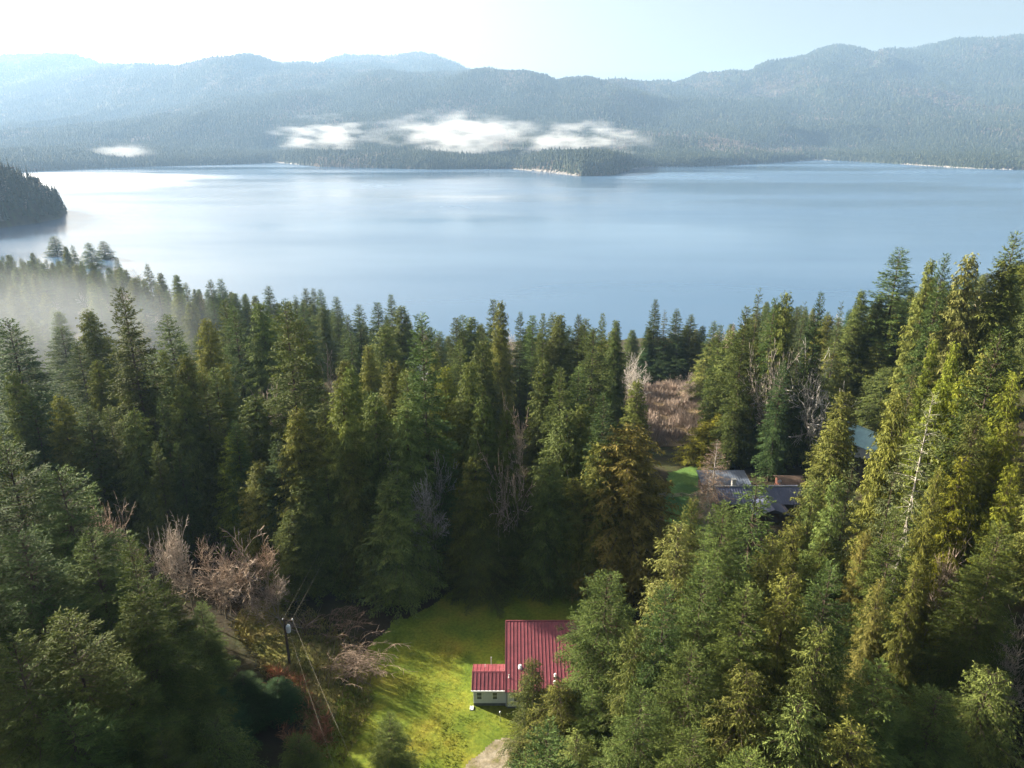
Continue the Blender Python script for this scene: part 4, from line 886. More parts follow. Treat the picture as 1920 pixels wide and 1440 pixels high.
('C',128.7,218.4,-3.2,22.4,4.92,('cedar',3),5.06,0.86,0.11,'olive cedar, the one above the dark pointed fir','cedar trees of the forest'),
('F',195.4,341.8,-34.7,27.3,5.24,('fir',2),6.06,1.02,0.09,'green fir, third up and right of the highest layered fir','fir trees of the forest'),
('B',-229.0,379.8,-34.7,19.9,6.8,('bare',3),3.33,1.2,-0.07,'broad bare tree, nearest down and right of the tallest leftmost shore fir','bare trees among the conifers'),
('F',-262.1,415.3,-39.2,29.4,6.88,('fir',3),4.88,1.15,0.1,'light green fir, fourth down and right of the tallest leftmost shore fir','fir trees of the forest'),
('F',-282.2,396.9,-33.8,22.3,5.34,('fir',0),5.33,0.76,-0.0,'dark green fir, ninth down and left of the tallest leftmost shore fir','fir trees of the forest'),
('C',32.8,279.0,-27.4,16.0,3.67,('cedar',2),0.0,0.82,-0.08,'dark olive cedar, nearest up and left of the narrow shore fir','cedar trees of the forest'),
('C',-259.3,438.0,-42.5,30.6,7.17,('cedar',3),4.24,0.79,-0.04,'dark olive cedar, third down and right of the tallest leftmost shore fir','cedar trees of the forest'),
('B',-198.3,264.5,-29.1,21.1,7.55,('bare',2),4.92,0.82,-0.01,'broad bare tree, the one to the left of the misty edge cedar','bare trees among the conifers'),
('F',-93.6,268.8,-27.7,24.9,5.83,('fir',1),3.47,0.93,0.01,'green fir, the one below the sharp dark shore fir','fir trees of the forest'),
('B',-0.8,300.5,-30.7,13.6,5.19,('bare',0),1.12,0.99,-0.05,'small broad bare tree, the one down and right of the twin firs','bare trees among the conifers'),
('B',-204.5,369.4,-34.0,20.9,6.48,('bare',0),4.72,0.85,0.14,'broad bare tree, second above the tall dark fir','bare trees among the conifers'),
('C',-135.6,242.5,-26.5,27.1,6.95,('cedar',3),5.78,1.21,0.12,'broad light olive cedar, second above the tall dark fir','cedar trees of the forest'),
('F',-124.1,289.4,-31.1,29.2,5.72,('fir',2),2.63,0.93,-0.14,'green fir, seventh to the left of the sharp dark shore fir','fir trees of the forest'),
('C',115.7,152.0,9.7,25.1,6.86,('cedar',0),5.31,0.74,-0.07,'broad dark olive cedar, the one down and right of the golden-topped cedar','cedar trees of the forest'),
('F',-163.2,265.7,-30.5,24.8,4.89,('fir',1),2.7,1.11,0.11,'green fir, second up and left of the tall dark fir','fir trees of the forest'),
('Y',74.3,219.9,-16.6,22.3,5.27,('cedar',1),4.37,0.93,0.0,'yellow-green cedar, the one to the left of the slender grey-green fir','cedar trees of the forest'),
('B',-79.4,345.2,-40.3,13.4,4.18,('bare',2),4.36,0.89,-0.1,'small broad bare tree, third down and left of the pointed shore fir','bare trees among the conifers'),
('C',-50.6,247.2,-23.0,20.0,4.8,('cedar',0),1.54,0.81,-0.07,'dark olive cedar, the one down and left of the pointed shore fir','cedar trees of the forest'),
('F',-241.6,395.5,-37.3,28.4,6.33,('fir',3),0.58,0.94,-0.11,'green fir, seventh down and right of the tallest leftmost shore fir','fir trees of the forest'),
('F',-64.1,352.1,-41.6,18.0,3.8,('fir',2),1.63,1.21,0.06,'light green fir, nearest down and left of the pointed shore fir','fir trees of the forest'),
('C',31.4,213.9,-15.7,21.2,5.99,('cedar',2),4.57,0.83,0.05,'broad dark olive cedar, the one up and right of the narrow shore fir','cedar trees of the forest'),
('F',-154.4,196.6,-21.4,24.9,5.52,('fir',2),4.09,0.85,-0.07,'dark green fir, second down and left of the misty edge cedar','fir trees of the forest'),
('F',143.8,221.7,-1.0,22.6,4.94,('fir',3),1.55,1.24,-0.11,'light green fir, nearest up and right of the golden-topped cedar','fir trees of the forest'),
('C',-305.5,429.2,-36.8,27.0,6.36,('cedar',0),1.66,0.76,-0.07,'dark olive cedar, tenth down and left of the tallest leftmost shore fir','cedar trees of the forest'),
('Y',139.3,267.7,-18.7,19.0,5.26,('cedar',2),4.76,1.2,0.02,'broad yellow-green cedar, the one down and left of the highest layered fir','cedar trees of the forest'),
('F',197.9,317.8,-30.4,29.5,5.58,('fir',3),0.31,0.76,0.02,'dark green fir, nearest above the golden-topped cedar','fir trees of the forest'),
('C',-152.6,233.0,-26.1,33.0,6.93,('cedar',1),3.92,1.1,-0.11,'olive cedar, nearest up and right of the misty edge cedar','cedar trees of the forest'),
('H',-41.3,269.2,-27.3,23.2,4.72,('fir',1),0.68,0.77,-0.12,'blue-green spruce, the one down and right of the pointed shore fir','spruce trees of the forest'),
('F',139.1,338.7,-38.8,22.8,4.97,('fir',1),1.15,0.83,0.05,'dark green fir, second to the right of the slender grey-green fir','fir trees of the forest'),
('F',-179.7,257.4,-30.0,28.8,6.0,('fir',1),2.54,1.11,0.11,'green fir, the one up and right of the misty edge cedar','fir trees of the forest'),
('F',113.5,261.6,-22.8,21.1,4.56,('fir',2),5.16,0.93,-0.12,'green fir, the one above the compact bright fir','fir trees of the forest'),
('F',-62.0,190.6,-12.8,33.6,6.2,('fir',1),3.5,0.97,-0.13,'green fir, the one down and left of the close shore cluster','fir trees of the forest'),
('C',-72.6,203.0,-15.4,28.4,7.58,('cedar',1),0.56,1.26,-0.13,'broad light olive cedar, the one below the sharp dark shore fir','cedar trees of the forest'),
('C',71.2,265.8,-23.4,15.6,3.85,('cedar',1),2.03,1.07,0.11,'olive cedar, second to the right of the slender spired fir','cedar trees of the forest'),
('F',-78.1,362.3,-43.3,14.8,3.94,('fir',2),3.72,0.76,0.12,'broad dark green fir, third down and left of the pointed shore fir','fir trees of the forest'),
('F',-66.2,220.2,-18.1,31.4,7.14,('fir',0),0.43,0.87,-0.13,'green fir, nearest down and right of the close shore cluster','fir trees of the forest'),
('C',89.6,227.0,-17.2,27.1,5.74,('cedar',3),3.96,1.22,0.09,'light olive cedar, nearest to the right of the slender grey-green fir','cedar trees of the forest'),
('C',59.6,173.9,-11.0,28.5,6.73,('cedar',0),1.58,0.81,0.01,'dark olive cedar, the one down and left of the slender grey-green fir','cedar trees of the forest'),
('Y',96.3,137.8,6.4,27.2,7.76,('cedar',0),2.01,1.06,0.01,'broad yellow-green cedar, the one down and right of the golden-topped cedar','cedar trees of the forest'),
('C',-143.1,298.8,-30.8,29.8,6.85,('cedar',0),2.44,1.28,0.03,'light olive cedar, fourth up and right of the tall dark fir','cedar trees of the forest'),
('F',-10.4,222.3,-17.7,23.3,5.11,('fir',1),4.96,0.9,0.06,'green fir, nearest down and left of the twin firs','fir trees of the forest'),
('C',-197.1,330.6,-30.1,27.1,6.19,('cedar',0),0.5,1.28,0.03,'light olive cedar, tenth down and right of the tallest leftmost shore fir','cedar trees of the forest'),
('H',-8.4,262.7,-25.1,18.2,5.12,('fir',1),5.45,1.06,0.06,'broad blue-green spruce, the one below the twin firs','spruce trees of the forest'),
('F',108.0,214.7,-9.4,23.4,5.71,('fir',2),0.46,1.06,-0.09,'green fir, nearest to the left of the highest layered fir','fir trees of the forest'),
('C',-186.1,346.6,-32.0,28.6,7.1,('cedar',0),3.0,1.02,0.03,'olive cedar, fourth above the tall dark fir','cedar trees of the forest'),
('F',-243.2,340.7,-29.3,28.1,5.25,('fir',0),0.66,0.82,0.06,'dark green fir, eleventh down and left of the tallest leftmost shore fir','fir trees of the forest'),
('H',17.1,206.5,-14.1,23.3,5.34,('fir',2),0.71,1.05,0.11,'blue-green spruce, the one to the left of the narrow shore fir','spruce trees of the forest'),
('F',-129.8,174.2,-17.9,29.3,7.04,('fir',3),2.07,0.72,-0.03,'dark green fir, nearest down and left of the misty edge cedar','fir trees of the forest'),
('F',-110.8,170.0,-13.9,24.6,5.85,('fir',2),5.92,0.72,-0.07,'dark green fir, second down and right of the misty edge cedar','fir trees of the forest'),
('F',-165.5,249.5,-28.9,26.1,6.12,('fir',3),0.44,1.09,-0.14,'green fir, nearest to the right of the misty edge cedar','fir trees of the forest'),
('C',-195.8,295.9,-29.5,22.3,4.5,('cedar',1),0.96,1.16,-0.11,'light olive cedar, third up and right of the misty edge cedar','cedar trees of the forest'),
('B',73.5,308.1,-31.6,13.1,4.31,('bare',0),1.55,0.73,0.05,'small broad bare tree, the one to the right of the slender spired fir','bare trees among the conifers'),
('B',-172.4,326.9,-30.3,15.4,5.63,('bare',1),5.26,1.2,-0.09,'broad bare tree, nearest above the tall dark fir','bare trees among the conifers'),
('H',-93.7,128.3,-5.0,36.2,8.86,('fir',2),3.5,1.24,0.11,'tall blue-green spruce, the one below the misty edge cedar','spruce trees of the forest'),
('C',57.0,283.0,-27.0,14.4,4.38,('cedar',3),0.53,1.21,-0.04,'broad light olive cedar, nearest down and left of the slender spired fir','cedar trees of the forest'),
('H',119.8,204.6,-1.7,20.4,5.16,('fir',1),2.95,0.9,-0.01,'broad blue-green spruce, the one up and left of the dark pointed fir','spruce trees of the forest'),
('F',-59.1,266.7,-26.3,21.1,5.27,('fir',1),1.23,1.09,-0.05,'broad green fir, fifth down and left of the pointed shore fir','fir trees of the forest'),
('C',78.7,93.9,8.5,23.4,5.33,('cedar',0),4.19,0.82,0.06,'dark olive cedar, second to the right of the pale-trunked fir','cedar trees of the forest'),
('Y',147.4,204.5,4.3,23.5,5.97,('cedar',2),5.84,0.75,-0.01,'broad yellow-green cedar, the one up and right of the golden-topped cedar','cedar trees of the forest'),
('C',-90.1,207.3,-17.3,24.8,6.0,('cedar',2),3.37,0.92,0.02,'olive cedar, third down and left of the sharp dark shore fir','cedar trees of the forest'),
('C',-3.5,206.6,-14.7,22.3,5.61,('cedar',2),4.44,0.83,0.05,'broad dark olive cedar, the one down and right of the twin firs','cedar trees of the forest'),
('F',-249.8,375.7,-34.8,30.1,5.81,('fir',3),4.25,1.3,-0.05,'light green fir, seventh below the tallest leftmost shore fir','fir trees of the forest'),
('C',124.1,316.8,-36.2,25.2,5.24,('cedar',1),4.39,1.23,-0.02,'light olive cedar, third up and right of the slender grey-green fir','cedar trees of the forest'),
('C',-136.1,222.8,-24.1,32.6,6.91,('cedar',3),1.46,1.29,-0.11,'light olive cedar, second up and left of the tall dark fir','cedar trees of the forest'),
('C',-30.0,162.6,-9.3,29.9,8.07,('cedar',1),3.24,1.0,-0.07,'broad olive cedar, second below the pointed shore fir','cedar trees of the forest'),
('C',-109.6,366.3,-40.7,21.7,5.61,('cedar',2),1.31,0.95,0.07,'broad olive cedar, the one up and right of the close shore cluster','cedar trees of the forest'),
('C',-67.6,80.3,0.8,27.1,6.87,('cedar',0),4.17,0.77,0.01,'dark olive cedar, the one to the left of the large fir at the left edge','cedar trees of the forest'),
('F',127.8,172.2,8.9,22.5,5.07,('fir',0),2.47,0.73,0.09,'dark green fir, second to the right of the golden-topped cedar','fir trees of the forest'),
('F',-228.9,359.1,-31.4,30.2,6.53,('fir',2),4.13,0.87,0.11,'green fir, eleventh below the tallest leftmost shore fir','fir trees of the forest'),
('F',182.1,323.8,-32.8,24.6,4.65,('fir',0),1.39,0.77,-0.1,'dark green fir, second up and right of the highest layered fir','fir trees of the forest'),
('C',91.5,200.1,-10.5,24.4,6.33,('cedar',0),2.62,0.98,0.13,'broad olive cedar, the one above the compact bright fir','cedar trees of the forest'),
('S',-31.3,248.1,-23.3,20.0,3.84,('thin',0),2.91,0.92,0.13,'grey-green fir, the one down and right of the pointed shore fir','fir trees of the forest'),
('C',136.2,246.5,-11.5,20.9,4.93,('cedar',2),3.73,0.74,0.01,'dark olive cedar, second up and right of the highest layered fir','cedar trees of the forest'),
('C',-247.7,358.0,-32.1,28.0,5.74,('cedar',0),1.84,1.2,-0.01,'light olive cedar, twelfth down and left of the tallest leftmost shore fir','cedar trees of the forest'),
('F',112.3,177.8,3.8,23.5,5.64,('fir',2),0.97,0.86,-0.08,'green fir, the one to the left of the golden-topped cedar','fir trees of the forest'),
('C',6.9,280.2,-27.6,17.3,4.57,('cedar',0),4.01,0.73,-0.0,'broad dark olive cedar, nearest to the right of the twin firs','cedar trees of the forest'),
('F',-79.2,158.9,-8.8,33.2,7.86,('fir',0),4.15,1.2,-0.03,'light green fir, nearest up and right of the tall dark fir','fir trees of the forest'),
('F',-159.6,287.3,-30.1,29.0,6.07,('fir',2),2.31,1.13,0.03,'green fir, nearest above the tall dark fir','fir trees of the forest'),
('F',-112.0,189.4,-17.4,28.5,6.78,('fir',0),1.15,0.86,0.09,'green fir, nearest up and left of the tall dark fir','fir trees of the forest'),
('F',-37.7,291.2,-31.8,19.3,4.57,('fir',0),1.21,0.89,0.01,'green fir, third down and right of the pointed shore fir','fir trees of the forest'),
('C',-128.8,268.2,-30.5,23.4,5.25,('cedar',3),0.56,1.06,-0.05,'olive cedar, nearest up and right of the tall dark fir','cedar trees of the forest'),
('F',-185.1,312.4,-30.5,30.0,5.46,('fir',2),4.0,1.17,-0.04,'light green fir, third up and left of the tall dark fir','fir trees of the forest'),
('C',-107.6,319.4,-33.6,23.7,6.17,('cedar',2),5.07,0.79,0.11,'broad dark olive cedar, the one down and right of the sharp dark shore fir','cedar trees of the forest'),
('C',-21.8,299.8,-32.6,15.3,4.43,('cedar',1),2.63,0.93,0.11,'broad olive cedar, second to the left of the twin firs','cedar trees of the forest'),
('C',10.9,264.0,-24.7,16.2,4.19,('cedar',2),2.83,0.99,0.12,'broad olive cedar, second to the right of the twin firs','cedar trees of the forest'),
('C',47.3,95.2,-0.6,25.3,5.7,('cedar',1),5.35,1.01,0.08,'olive cedar, the one down and left of the green-roofed house','cedar trees of the forest'),
('C',-56.2,172.9,-10.4,28.4,6.02,('cedar',2),4.13,0.8,0.09,'dark olive cedar, the one above the lit bright green fir','cedar trees of the forest'),
('F',2.1,33.9,0.0,29.5,5.99,('near_fir',1),4.1,0.89,-0.13,'green fir, the one below the red-roofed house','fir trees of the forest'),
('F',-36.9,310.4,-35.3,16.5,4.46,('fir',2),0.47,0.86,-0.03,'broad green fir, fourth down and right of the pointed shore fir','fir trees of the forest'),
('H',-155.1,364.2,-35.4,21.7,4.78,('fir',0),4.46,1.16,0.12,'blue-green spruce, the one to the left of the sharp dark shore fir','spruce trees of the forest'),
('F',263.4,399.1,-39.5,28.7,6.13,('fir',3),0.21,0.9,-0.14,'green fir, second up and right of the golden-topped cedar','fir trees of the forest'),
('F',-144.8,414.3,-44.2,14.6,3.81,('fir',2),1.73,0.86,-0.11,'broad green fir, nearest to the left of the sharp dark shore fir','fir trees of the forest'),
('C',-274.5,375.3,-32.0,26.5,6.85,('cedar',0),2.99,1.04,-0.03,'broad olive cedar, second above the misty edge cedar','cedar trees of the forest'),
('H',118.0,241.6,-15.5,21.4,4.87,('fir',2),2.54,1.15,-0.06,'blue-green spruce, the one to the left of the highest layered fir','spruce trees of the forest'),
('C',57.3,114.6,-2.2,24.1,5.16,('cedar',2),5.03,0.9,0.1,'olive cedar, the one to the left of the green-roofed house','cedar trees of the forest'),
('C',-75.9,265.4,-25.7,23.6,6.25,('cedar',0),4.9,0.92,-0.11,'broad olive cedar, second down and right of the close shore cluster','cedar trees of the forest'),
('B',89.8,302.1,-30.9,13.7,5.62,('bare',3),4.17,1.25,0.03,'small broad bare tree, second to the left of the slender grey-green fir','bare trees among the conifers'),
('F',87.5,183.9,-7.9,23.1,5.55,('fir',3),5.98,1.16,0.01,'light green fir, the one up and right of the compact bright fir','fir trees of the forest'),
('C',162.6,292.8,-24.7,22.8,6.02,('cedar',2),5.09,1.05,-0.11,'broad olive cedar, third up and right of the highest layered fir','cedar trees of the forest'),
('C',-207.1,309.8,-28.8,25.4,5.4,('cedar',3),3.41,1.17,0.09,'light olive cedar, second up and right of the misty edge cedar','cedar trees of the forest'),
('F',-24.5,232.4,-20.4,21.0,5.24,('fir',3),5.99,1.05,-0.14,'green fir, second to the left of the twin firs','fir trees of the forest'),
('F',-14.7,334.4,-38.0,14.8,3.88,('fir',1),4.09,0.97,0.12,'broad green fir, the one up and left of the twin firs','fir trees of the forest'),
('C',-94.3,354.4,-40.8,19.5,5.19,('cedar',1),1.98,0.89,-0.04,'broad olive cedar, second to the right of the close shore cluster','cedar trees of the forest'),
('Y',32.8,245.3,-21.7,16.6,3.89,('cedar',1),1.66,1.01,0.13,'yellow-green cedar, the one up and right of the narrow shore fir','cedar trees of the forest'),
('C',99.3,247.8,-21.3,24.2,5.39,('cedar',3),5.08,0.74,0.05,'dark olive cedar, second to the right of the slender grey-green fir','cedar trees of the forest'),
('H',122.6,275.4,-25.4,19.6,4.56,('fir',0),1.79,1.26,-0.05,'blue-green spruce, the one to the right of the slender grey-green fir','spruce trees of the forest'),
('C',-98.0,160.0,-10.5,35.5,7.63,('cedar',1),0.25,0.85,0.03,'tall dark olive cedar, nearest up and left of the tall dark fir','cedar trees of the forest'),
('C',-93.5,374.0,-44.8,15.3,3.97,('cedar',0),6.23,1.09,-0.13,'broad olive cedar, third to the right of the close shore cluster','cedar trees of the forest'),
('C',70.5,80.4,6.4,21.8,6.38,('cedar',3),4.23,0.98,0.06,'broad olive cedar, the one to the right of the twiggy tree at lower right','cedar trees of the forest'),
('F',-23.2,209.7,-16.1,21.7,4.43,('fir',2),5.99,0.73,0.09,'dark green fir, the one above the tallest centre fir','fir trees of the forest'),
('F',-47.3,348.2,-41.6,14.2,3.42,('fir',1),0.55,1.25,0.13,'light green fir, second down and right of the pointed shore fir','fir trees of the forest'),
('C',-24.6,263.1,-26.4,16.6,4.36,('cedar',3),1.52,1.02,0.04,'broad olive cedar, third to the left of the twin firs','cedar trees of the forest'),
('B',-103.1,217.2,-20.9,19.7,6.78,('bare',0),3.34,1.08,0.13,'broad bare tree, the one to the right of the tall dark fir','bare trees among the conifers'),
('C',73.9,290.3,-27.8,15.2,4.35,('cedar',1),5.23,0.73,-0.06,'broad dark olive cedar, nearest to the right of the slender spired fir','cedar trees of the forest'),
('C',-52.1,281.3,-29.4,18.9,4.59,('cedar',3),3.19,0.99,-0.08,'olive cedar, nearest below the pointed shore fir','cedar trees of the forest'),
('C',-74.5,93.1,0.9,23.4,4.18,('cedar',1),5.55,1.3,0.05,'light olive cedar, the one up and left of the large fir at the left edge','cedar trees of the forest'),
('F',-21.2,125.3,-3.4,24.9,4.67,('fir',2),0.47,0.88,0.13,'green fir, the one up and left of the tallest centre fir','fir trees of the forest'),
('F',-21.4,101.6,-0.8,27.3,5.1,('fir',1),5.91,1.29,-0.09,'light green fir, the one up and right of the large pointed cedar','fir trees of the forest'),
('F',-50.0,113.3,-1.4,27.9,5.23,('fir',3),2.11,1.21,0.03,'light green fir, second up and right of the cedar below the dark fir','fir trees of the forest'),
('F',-64.3,120.9,-2.8,29.7,5.56,('fir',3),3.45,1.21,-0.04,'light green fir, the one down and right of the tall dark fir','fir trees of the forest'),
('C',-27.3,114.0,-1.9,28.3,5.06,('cedar',3),2.54,1.23,-0.09,'light olive cedar, second to the right of the lit bright green fir','cedar trees of the forest'),
('C',-30.3,122.1,-2.9,27.9,4.98,('cedar',1),2.29,0.77,0.12,'dark olive cedar, nearest to the right of the lit bright green fir','cedar trees of the forest'),
('C',-37.6,122.9,-3.0,23.4,4.18,('cedar',3),1.47,1.29,-0.11,'light olive cedar, the one down and right of the lit bright green fir','cedar trees of the forest'),
('F',-43.3,124.6,-3.3,25.1,4.7,('fir',2),1.27,1.29,-0.02,'light green fir, the one down and left of the lit bright green fir','fir trees of the forest'),
('C',-28.8,101.0,-0.5,24.3,4.34,('cedar',0),4.34,0.88,0.04,'olive cedar, the one up and left of the large pointed cedar','cedar trees of the forest'),
('C',-56.8,124.9,-3.6,24.7,4.41,('cedar',3),4.83,0.82,0.1,'dark olive cedar, the one above the cedar below the dark fir','cedar trees of the forest'),
('C',-56.7,117.7,-2.4,29.7,5.3,('cedar',3),1.92,0.81,0.07,'dark olive cedar, second to the right of the tall dark fir','cedar trees of the forest'),
('F',-16.6,106.1,-1.3,29.8,5.57,('fir',1),5.96,1.26,0.12,'light green fir, the one to the left of the tallest centre fir','fir trees of the forest'),
('F',-73.8,71.4,1.0,37.3,6.98,('near_fir',0),3.67,0.85,-0.06,'tall conifer just beyond the left edge, shading the dark trees beside it','conifers beyond the left edge'),
('C',-58.7,47.1,0.3,38.3,6.83,('near_cedar',1),1.47,0.83,0.05,'tall conifer just beyond the left edge, shading the dark trees beside it','conifers beyond the left edge'),
('F',-64.9,65.7,0.4,40.0,7.47,('near_fir',1),2.36,1.14,0.06,'tall conifer just beyond the left edge, shading the dark trees beside it','conifers beyond the left edge'),
('C',-46.4,45.9,0.3,39.9,7.13,('near_cedar',0),2.26,0.92,0.05,'tall conifer just beyond the left edge, shading the dark trees beside it','conifers beyond the left edge'),
('C',-79.1,55.0,0.3,39.9,7.12,('near_cedar',1),4.92,1.28,-0.11,'tall conifer just beyond the left edge, shading the dark trees beside it','conifers beyond the left edge'),
('C',-75.5,44.6,0.2,39.4,7.04,('near_cedar',1),3.94,0.83,-0.08,'tall conifer just beyond the left edge, shading the dark trees beside it','conifers beyond the left edge'),
('F',-55.1,55.3,0.5,35.5,6.63,('near_fir',0),1.93,1.18,0.13,'tall conifer just beyond the left edge, shading the dark trees beside it','conifers beyond the left edge'),
('C',-68.7,57.0,0.5,38.8,6.93,('near_cedar',1),5.32,0.91,-0.09,'tall conifer just beyond the left edge, shading the dark trees beside it','conifers beyond the left edge'),
('C',-79.9,64.1,0.5,35.9,6.41,('near_cedar',0),3.18,1.09,-0.07,'tall conifer just beyond the left edge, shading the dark trees beside it','conifers beyond the left edge'),
('F',-156.4,348.8,-33.2,22.3,4.45,('fir',3),2.23,1.05,0.05,'green fir, tenth to the left of the sharp dark shore fir','fir trees of the forest'),
('C',-256.5,407.7,-38.5,29.0,5.83,('cedar',0),6.27,0.76,0.07,'dark olive cedar, fourth below the tallest leftmost shore fir','cedar trees of the forest'),
('F',-201.8,398.6,-39.0,23.0,4.59,('fir',1),0.89,1.16,-0.05,'light green fir, fifth above the tall dark fir','fir trees of the forest'),
('C',-314.7,436.3,-37.5,27.5,5.86,('cedar',2),5.07,0.93,0.08,'olive cedar, second to the left of the tallest leftmost shore fir','cedar trees of the forest'),
('C',-236.3,384.6,-35.6,28.4,5.16,('cedar',3),6.01,0.81,-0.0,'dark olive cedar, fourth down and right of the tallest leftmost shore fir','cedar trees of the forest'),
('F',-285.8,461.2,-42.0,26.3,4.14,('fir',1),0.74,0.79,0.06,'dark green fir, second down and right of the tallest leftmost shore fir','fir trees of the forest'),
('F',-275.2,412.6,-36.9,25.1,3.97,('fir',0),4.05,0.96,0.13,'green fir, third down and left of the tallest leftmost shore fir','fir trees of the forest'),
('C',-137.3,359.8,-36.5,22.2,3.96,('cedar',1),0.26,1.07,-0.06,'olive cedar, nearest to the left of the sharp dark shore fir','cedar trees of the forest'),
('S',-211.0,379.7,-35.1,28.7,4.89,('open',0),0.89,1.26,-0.02,'grey-green fir, second down and right of the tallest leftmost shore fir','fir trees of the forest'),
('C',-229.1,401.7,-38.1,29.8,5.51,('cedar',0),0.07,0.93,-0.14,'olive cedar, seventh down and right of the tallest leftmost shore fir','cedar trees of the forest'),
('C',182.5,314.6,-30.8,24.7,5.25,('cedar',0),5.99,0.78,0.05,'dark olive cedar, nearest to the right of the highest layered fir','cedar trees of the forest'),
('C',-234.2,428.4,-41.8,27.3,5.24,('cedar',3),5.55,0.98,0.03,'olive cedar, twelfth down and right of the tallest leftmost shore fir','cedar trees of the forest'),
('C',-292.0,441.3,-38.9,26.2,5.69,('cedar',1),4.14,0.96,-0.13,'olive cedar, second down and left of the tallest leftmost shore fir','cedar trees of the forest'),
('F',-252.7,434.1,-42.5,27.9,5.55,('fir',3),4.04,0.77,0.0,'dark green fir, ninth down and right of the tallest leftmost shore fir','fir trees of the forest'),
('F',-260.6,400.5,-36.9,23.5,4.12,('fir',0),3.7,1.18,0.05,'light green fir, eighth below the tallest leftmost shore fir','fir trees of the forest'),
('F',-276.5,437.2,-40.0,29.5,5.84,('fir',3),0.45,1.22,0.03,'light green fir, second below the tallest leftmost shore fir','fir trees of the forest'),
('F',-123.0,320.9,-32.4,25.7,4.42,('fir',0),1.23,1.04,0.03,'green fir, third to the left of the sharp dark shore fir','fir trees of the forest'),
('F',-314.7,479.5,-43.2,26.5,5.0,('fir',0),3.37,0.81,0.04,'dark green fir, nearest down and left of the tallest leftmost shore fir','fir trees of the forest'),
('C',-273.1,387.4,-33.7,26.4,4.95,('cedar',1),4.96,1.21,0.02,'light olive cedar, ninth down and left of the tallest leftmost shore fir','cedar trees of the forest'),
('F',-276.6,428.6,-38.9,26.4,4.81,('fir',0),5.55,1.01,0.03,'green fir, fourth below the tallest leftmost shore fir','fir trees of the forest'),
('F',-326.4,472.1,-41.5,26.9,4.9,('fir',1),4.04,1.21,0.13,'light green fir, sixth down and left of the tallest leftmost shore fir','fir trees of the forest'),
('F',122.1,296.6,-31.1,24.8,4.82,('fir',3),4.49,0.91,0.13,'green fir, third to the right of the slender grey-green fir','fir trees of the forest'),
('F',-211.7,399.4,-38.5,26.3,4.22,('fir',0),4.0,1.29,0.09,'light green fir, fourth to the right of the tallest leftmost shore fir','fir trees of the forest'),
('F',-360.1,502.6,-41.4,23.2,4.65,('fir',0),0.82,0.84,-0.11,'dark green fir, second to the left of the tallest leftmost shore fir','fir trees of the forest'),
('B',-242.0,373.4,-34.3,19.4,5.2,('bare',2),4.71,0.82,-0.02,'broad bare tree, the one below the tallest leftmost shore fir','bare trees among the conifers'),
('F',-282.8,443.8,-40.4,28.8,4.45,('fir',2),3.8,0.92,0.01,'green fir, third below the tallest leftmost shore fir','fir trees of the forest'),
('F',-283.4,410.0,-35.5,29.1,4.84,('fir',1),4.83,1.23,0.12,'light green fir, eighth down and left of the tallest leftmost shore fir','fir trees of the forest'),
('F',-265.2,452.2,-44.9,28.1,4.9,('fir',2),1.68,0.92,-0.01,'green fir, eighth down and right of the tallest leftmost shore fir','fir trees of the forest'),
('C',171.9,311.8,-30.2,25.8,5.1,('cedar',1),6.16,1.29,-0.13,'light olive cedar, nearest up and right of the highest layered fir','cedar trees of the forest'),
('C',-297.3,411.6,-34.8,26.7,4.8,('cedar',0),3.36,0.77,0.02,'dark olive cedar, eleventh down and left of the tallest leftmost shore fir','cedar trees of the forest'),
('C',-221.9,374.9,-34.1,28.7,5.53,('cedar',3),0.56,0.84,0.04,'dark olive cedar, sixth down and right of the tallest leftmost shore fir','cedar trees of the forest'),
('C',-295.5,455.7,-40.7,25.8,5.64,('cedar',3),1.17,0.9,0.05,'olive cedar, second below the tallest leftmost shore fir','cedar trees of the forest'),
('C',204.7,324.3,-30.6,29.3,4.99,('cedar',1),2.49,1.1,-0.12,'olive cedar, the one above the golden-topped cedar','cedar trees of the forest'),
('F',-185.6,369.3,-35.7,23.1,3.71,('fir',3),5.52,0.99,-0.1,'green fir, third above the tall dark fir','fir trees of the forest'),
('C',129.5,305.6,-33.0,22.1,4.05,('cedar',3),2.32,0.98,-0.04,'olive cedar, third to the right of the slender grey-green fir','cedar trees of the forest'),
('B',-64.2,363.9,-44.1,15.5,4.82,('bare',1),6.08,0.73,-0.02,'broad bare tree, nearest down and left of the pointed shore fir','bare trees among the conifers'),
('C',-217.4,392.8,-36.7,29.8,6.1,('cedar',1),3.22,1.15,-0.06,'light olive cedar, eleventh down and right of the tallest leftmost shore fir','cedar trees of the forest'),
('F',106.9,290.2,-30.0,25.1,4.0,('fir',1),2.7,1.08,-0.13,'green fir, nearest to the right of the slender grey-green fir','fir trees of the forest'),
('C',-267.2,406.2,-37.0,25.8,4.58,('cedar',3),1.95,0.76,0.02,'dark olive cedar, third below the tallest leftmost shore fir','cedar trees of the forest'),
('S',-301.9,437.4,-37.7,28.6,5.08,('open',0),0.33,0.81,0.01,'grey-green fir, the one down and left of the tallest leftmost shore fir','fir trees of the forest'),
('F',-177.8,360.3,-34.6,22.2,3.86,('fir',1),4.69,1.25,-0.07,'light green fir, third up and right of the tall dark fir','fir trees of the forest'),
('S',-285.7,472.2,-44.8,29.7,4.88,('thin',0),1.51,1.14,-0.03,'grey-green fir, nearest down and right of the tallest leftmost shore fir','fir trees of the forest'),
('C',189.0,327.1,-32.8,22.5,4.62,('cedar',3),1.49,1.2,0.02,'light olive cedar, second to the right of the highest layered fir','cedar trees of the forest'),
('C',-304.9,476.7,-42.8,25.1,5.57,('cedar',0),2.61,1.01,-0.04,'olive cedar, nearest below the tallest leftmost shore fir','cedar trees of the forest'),
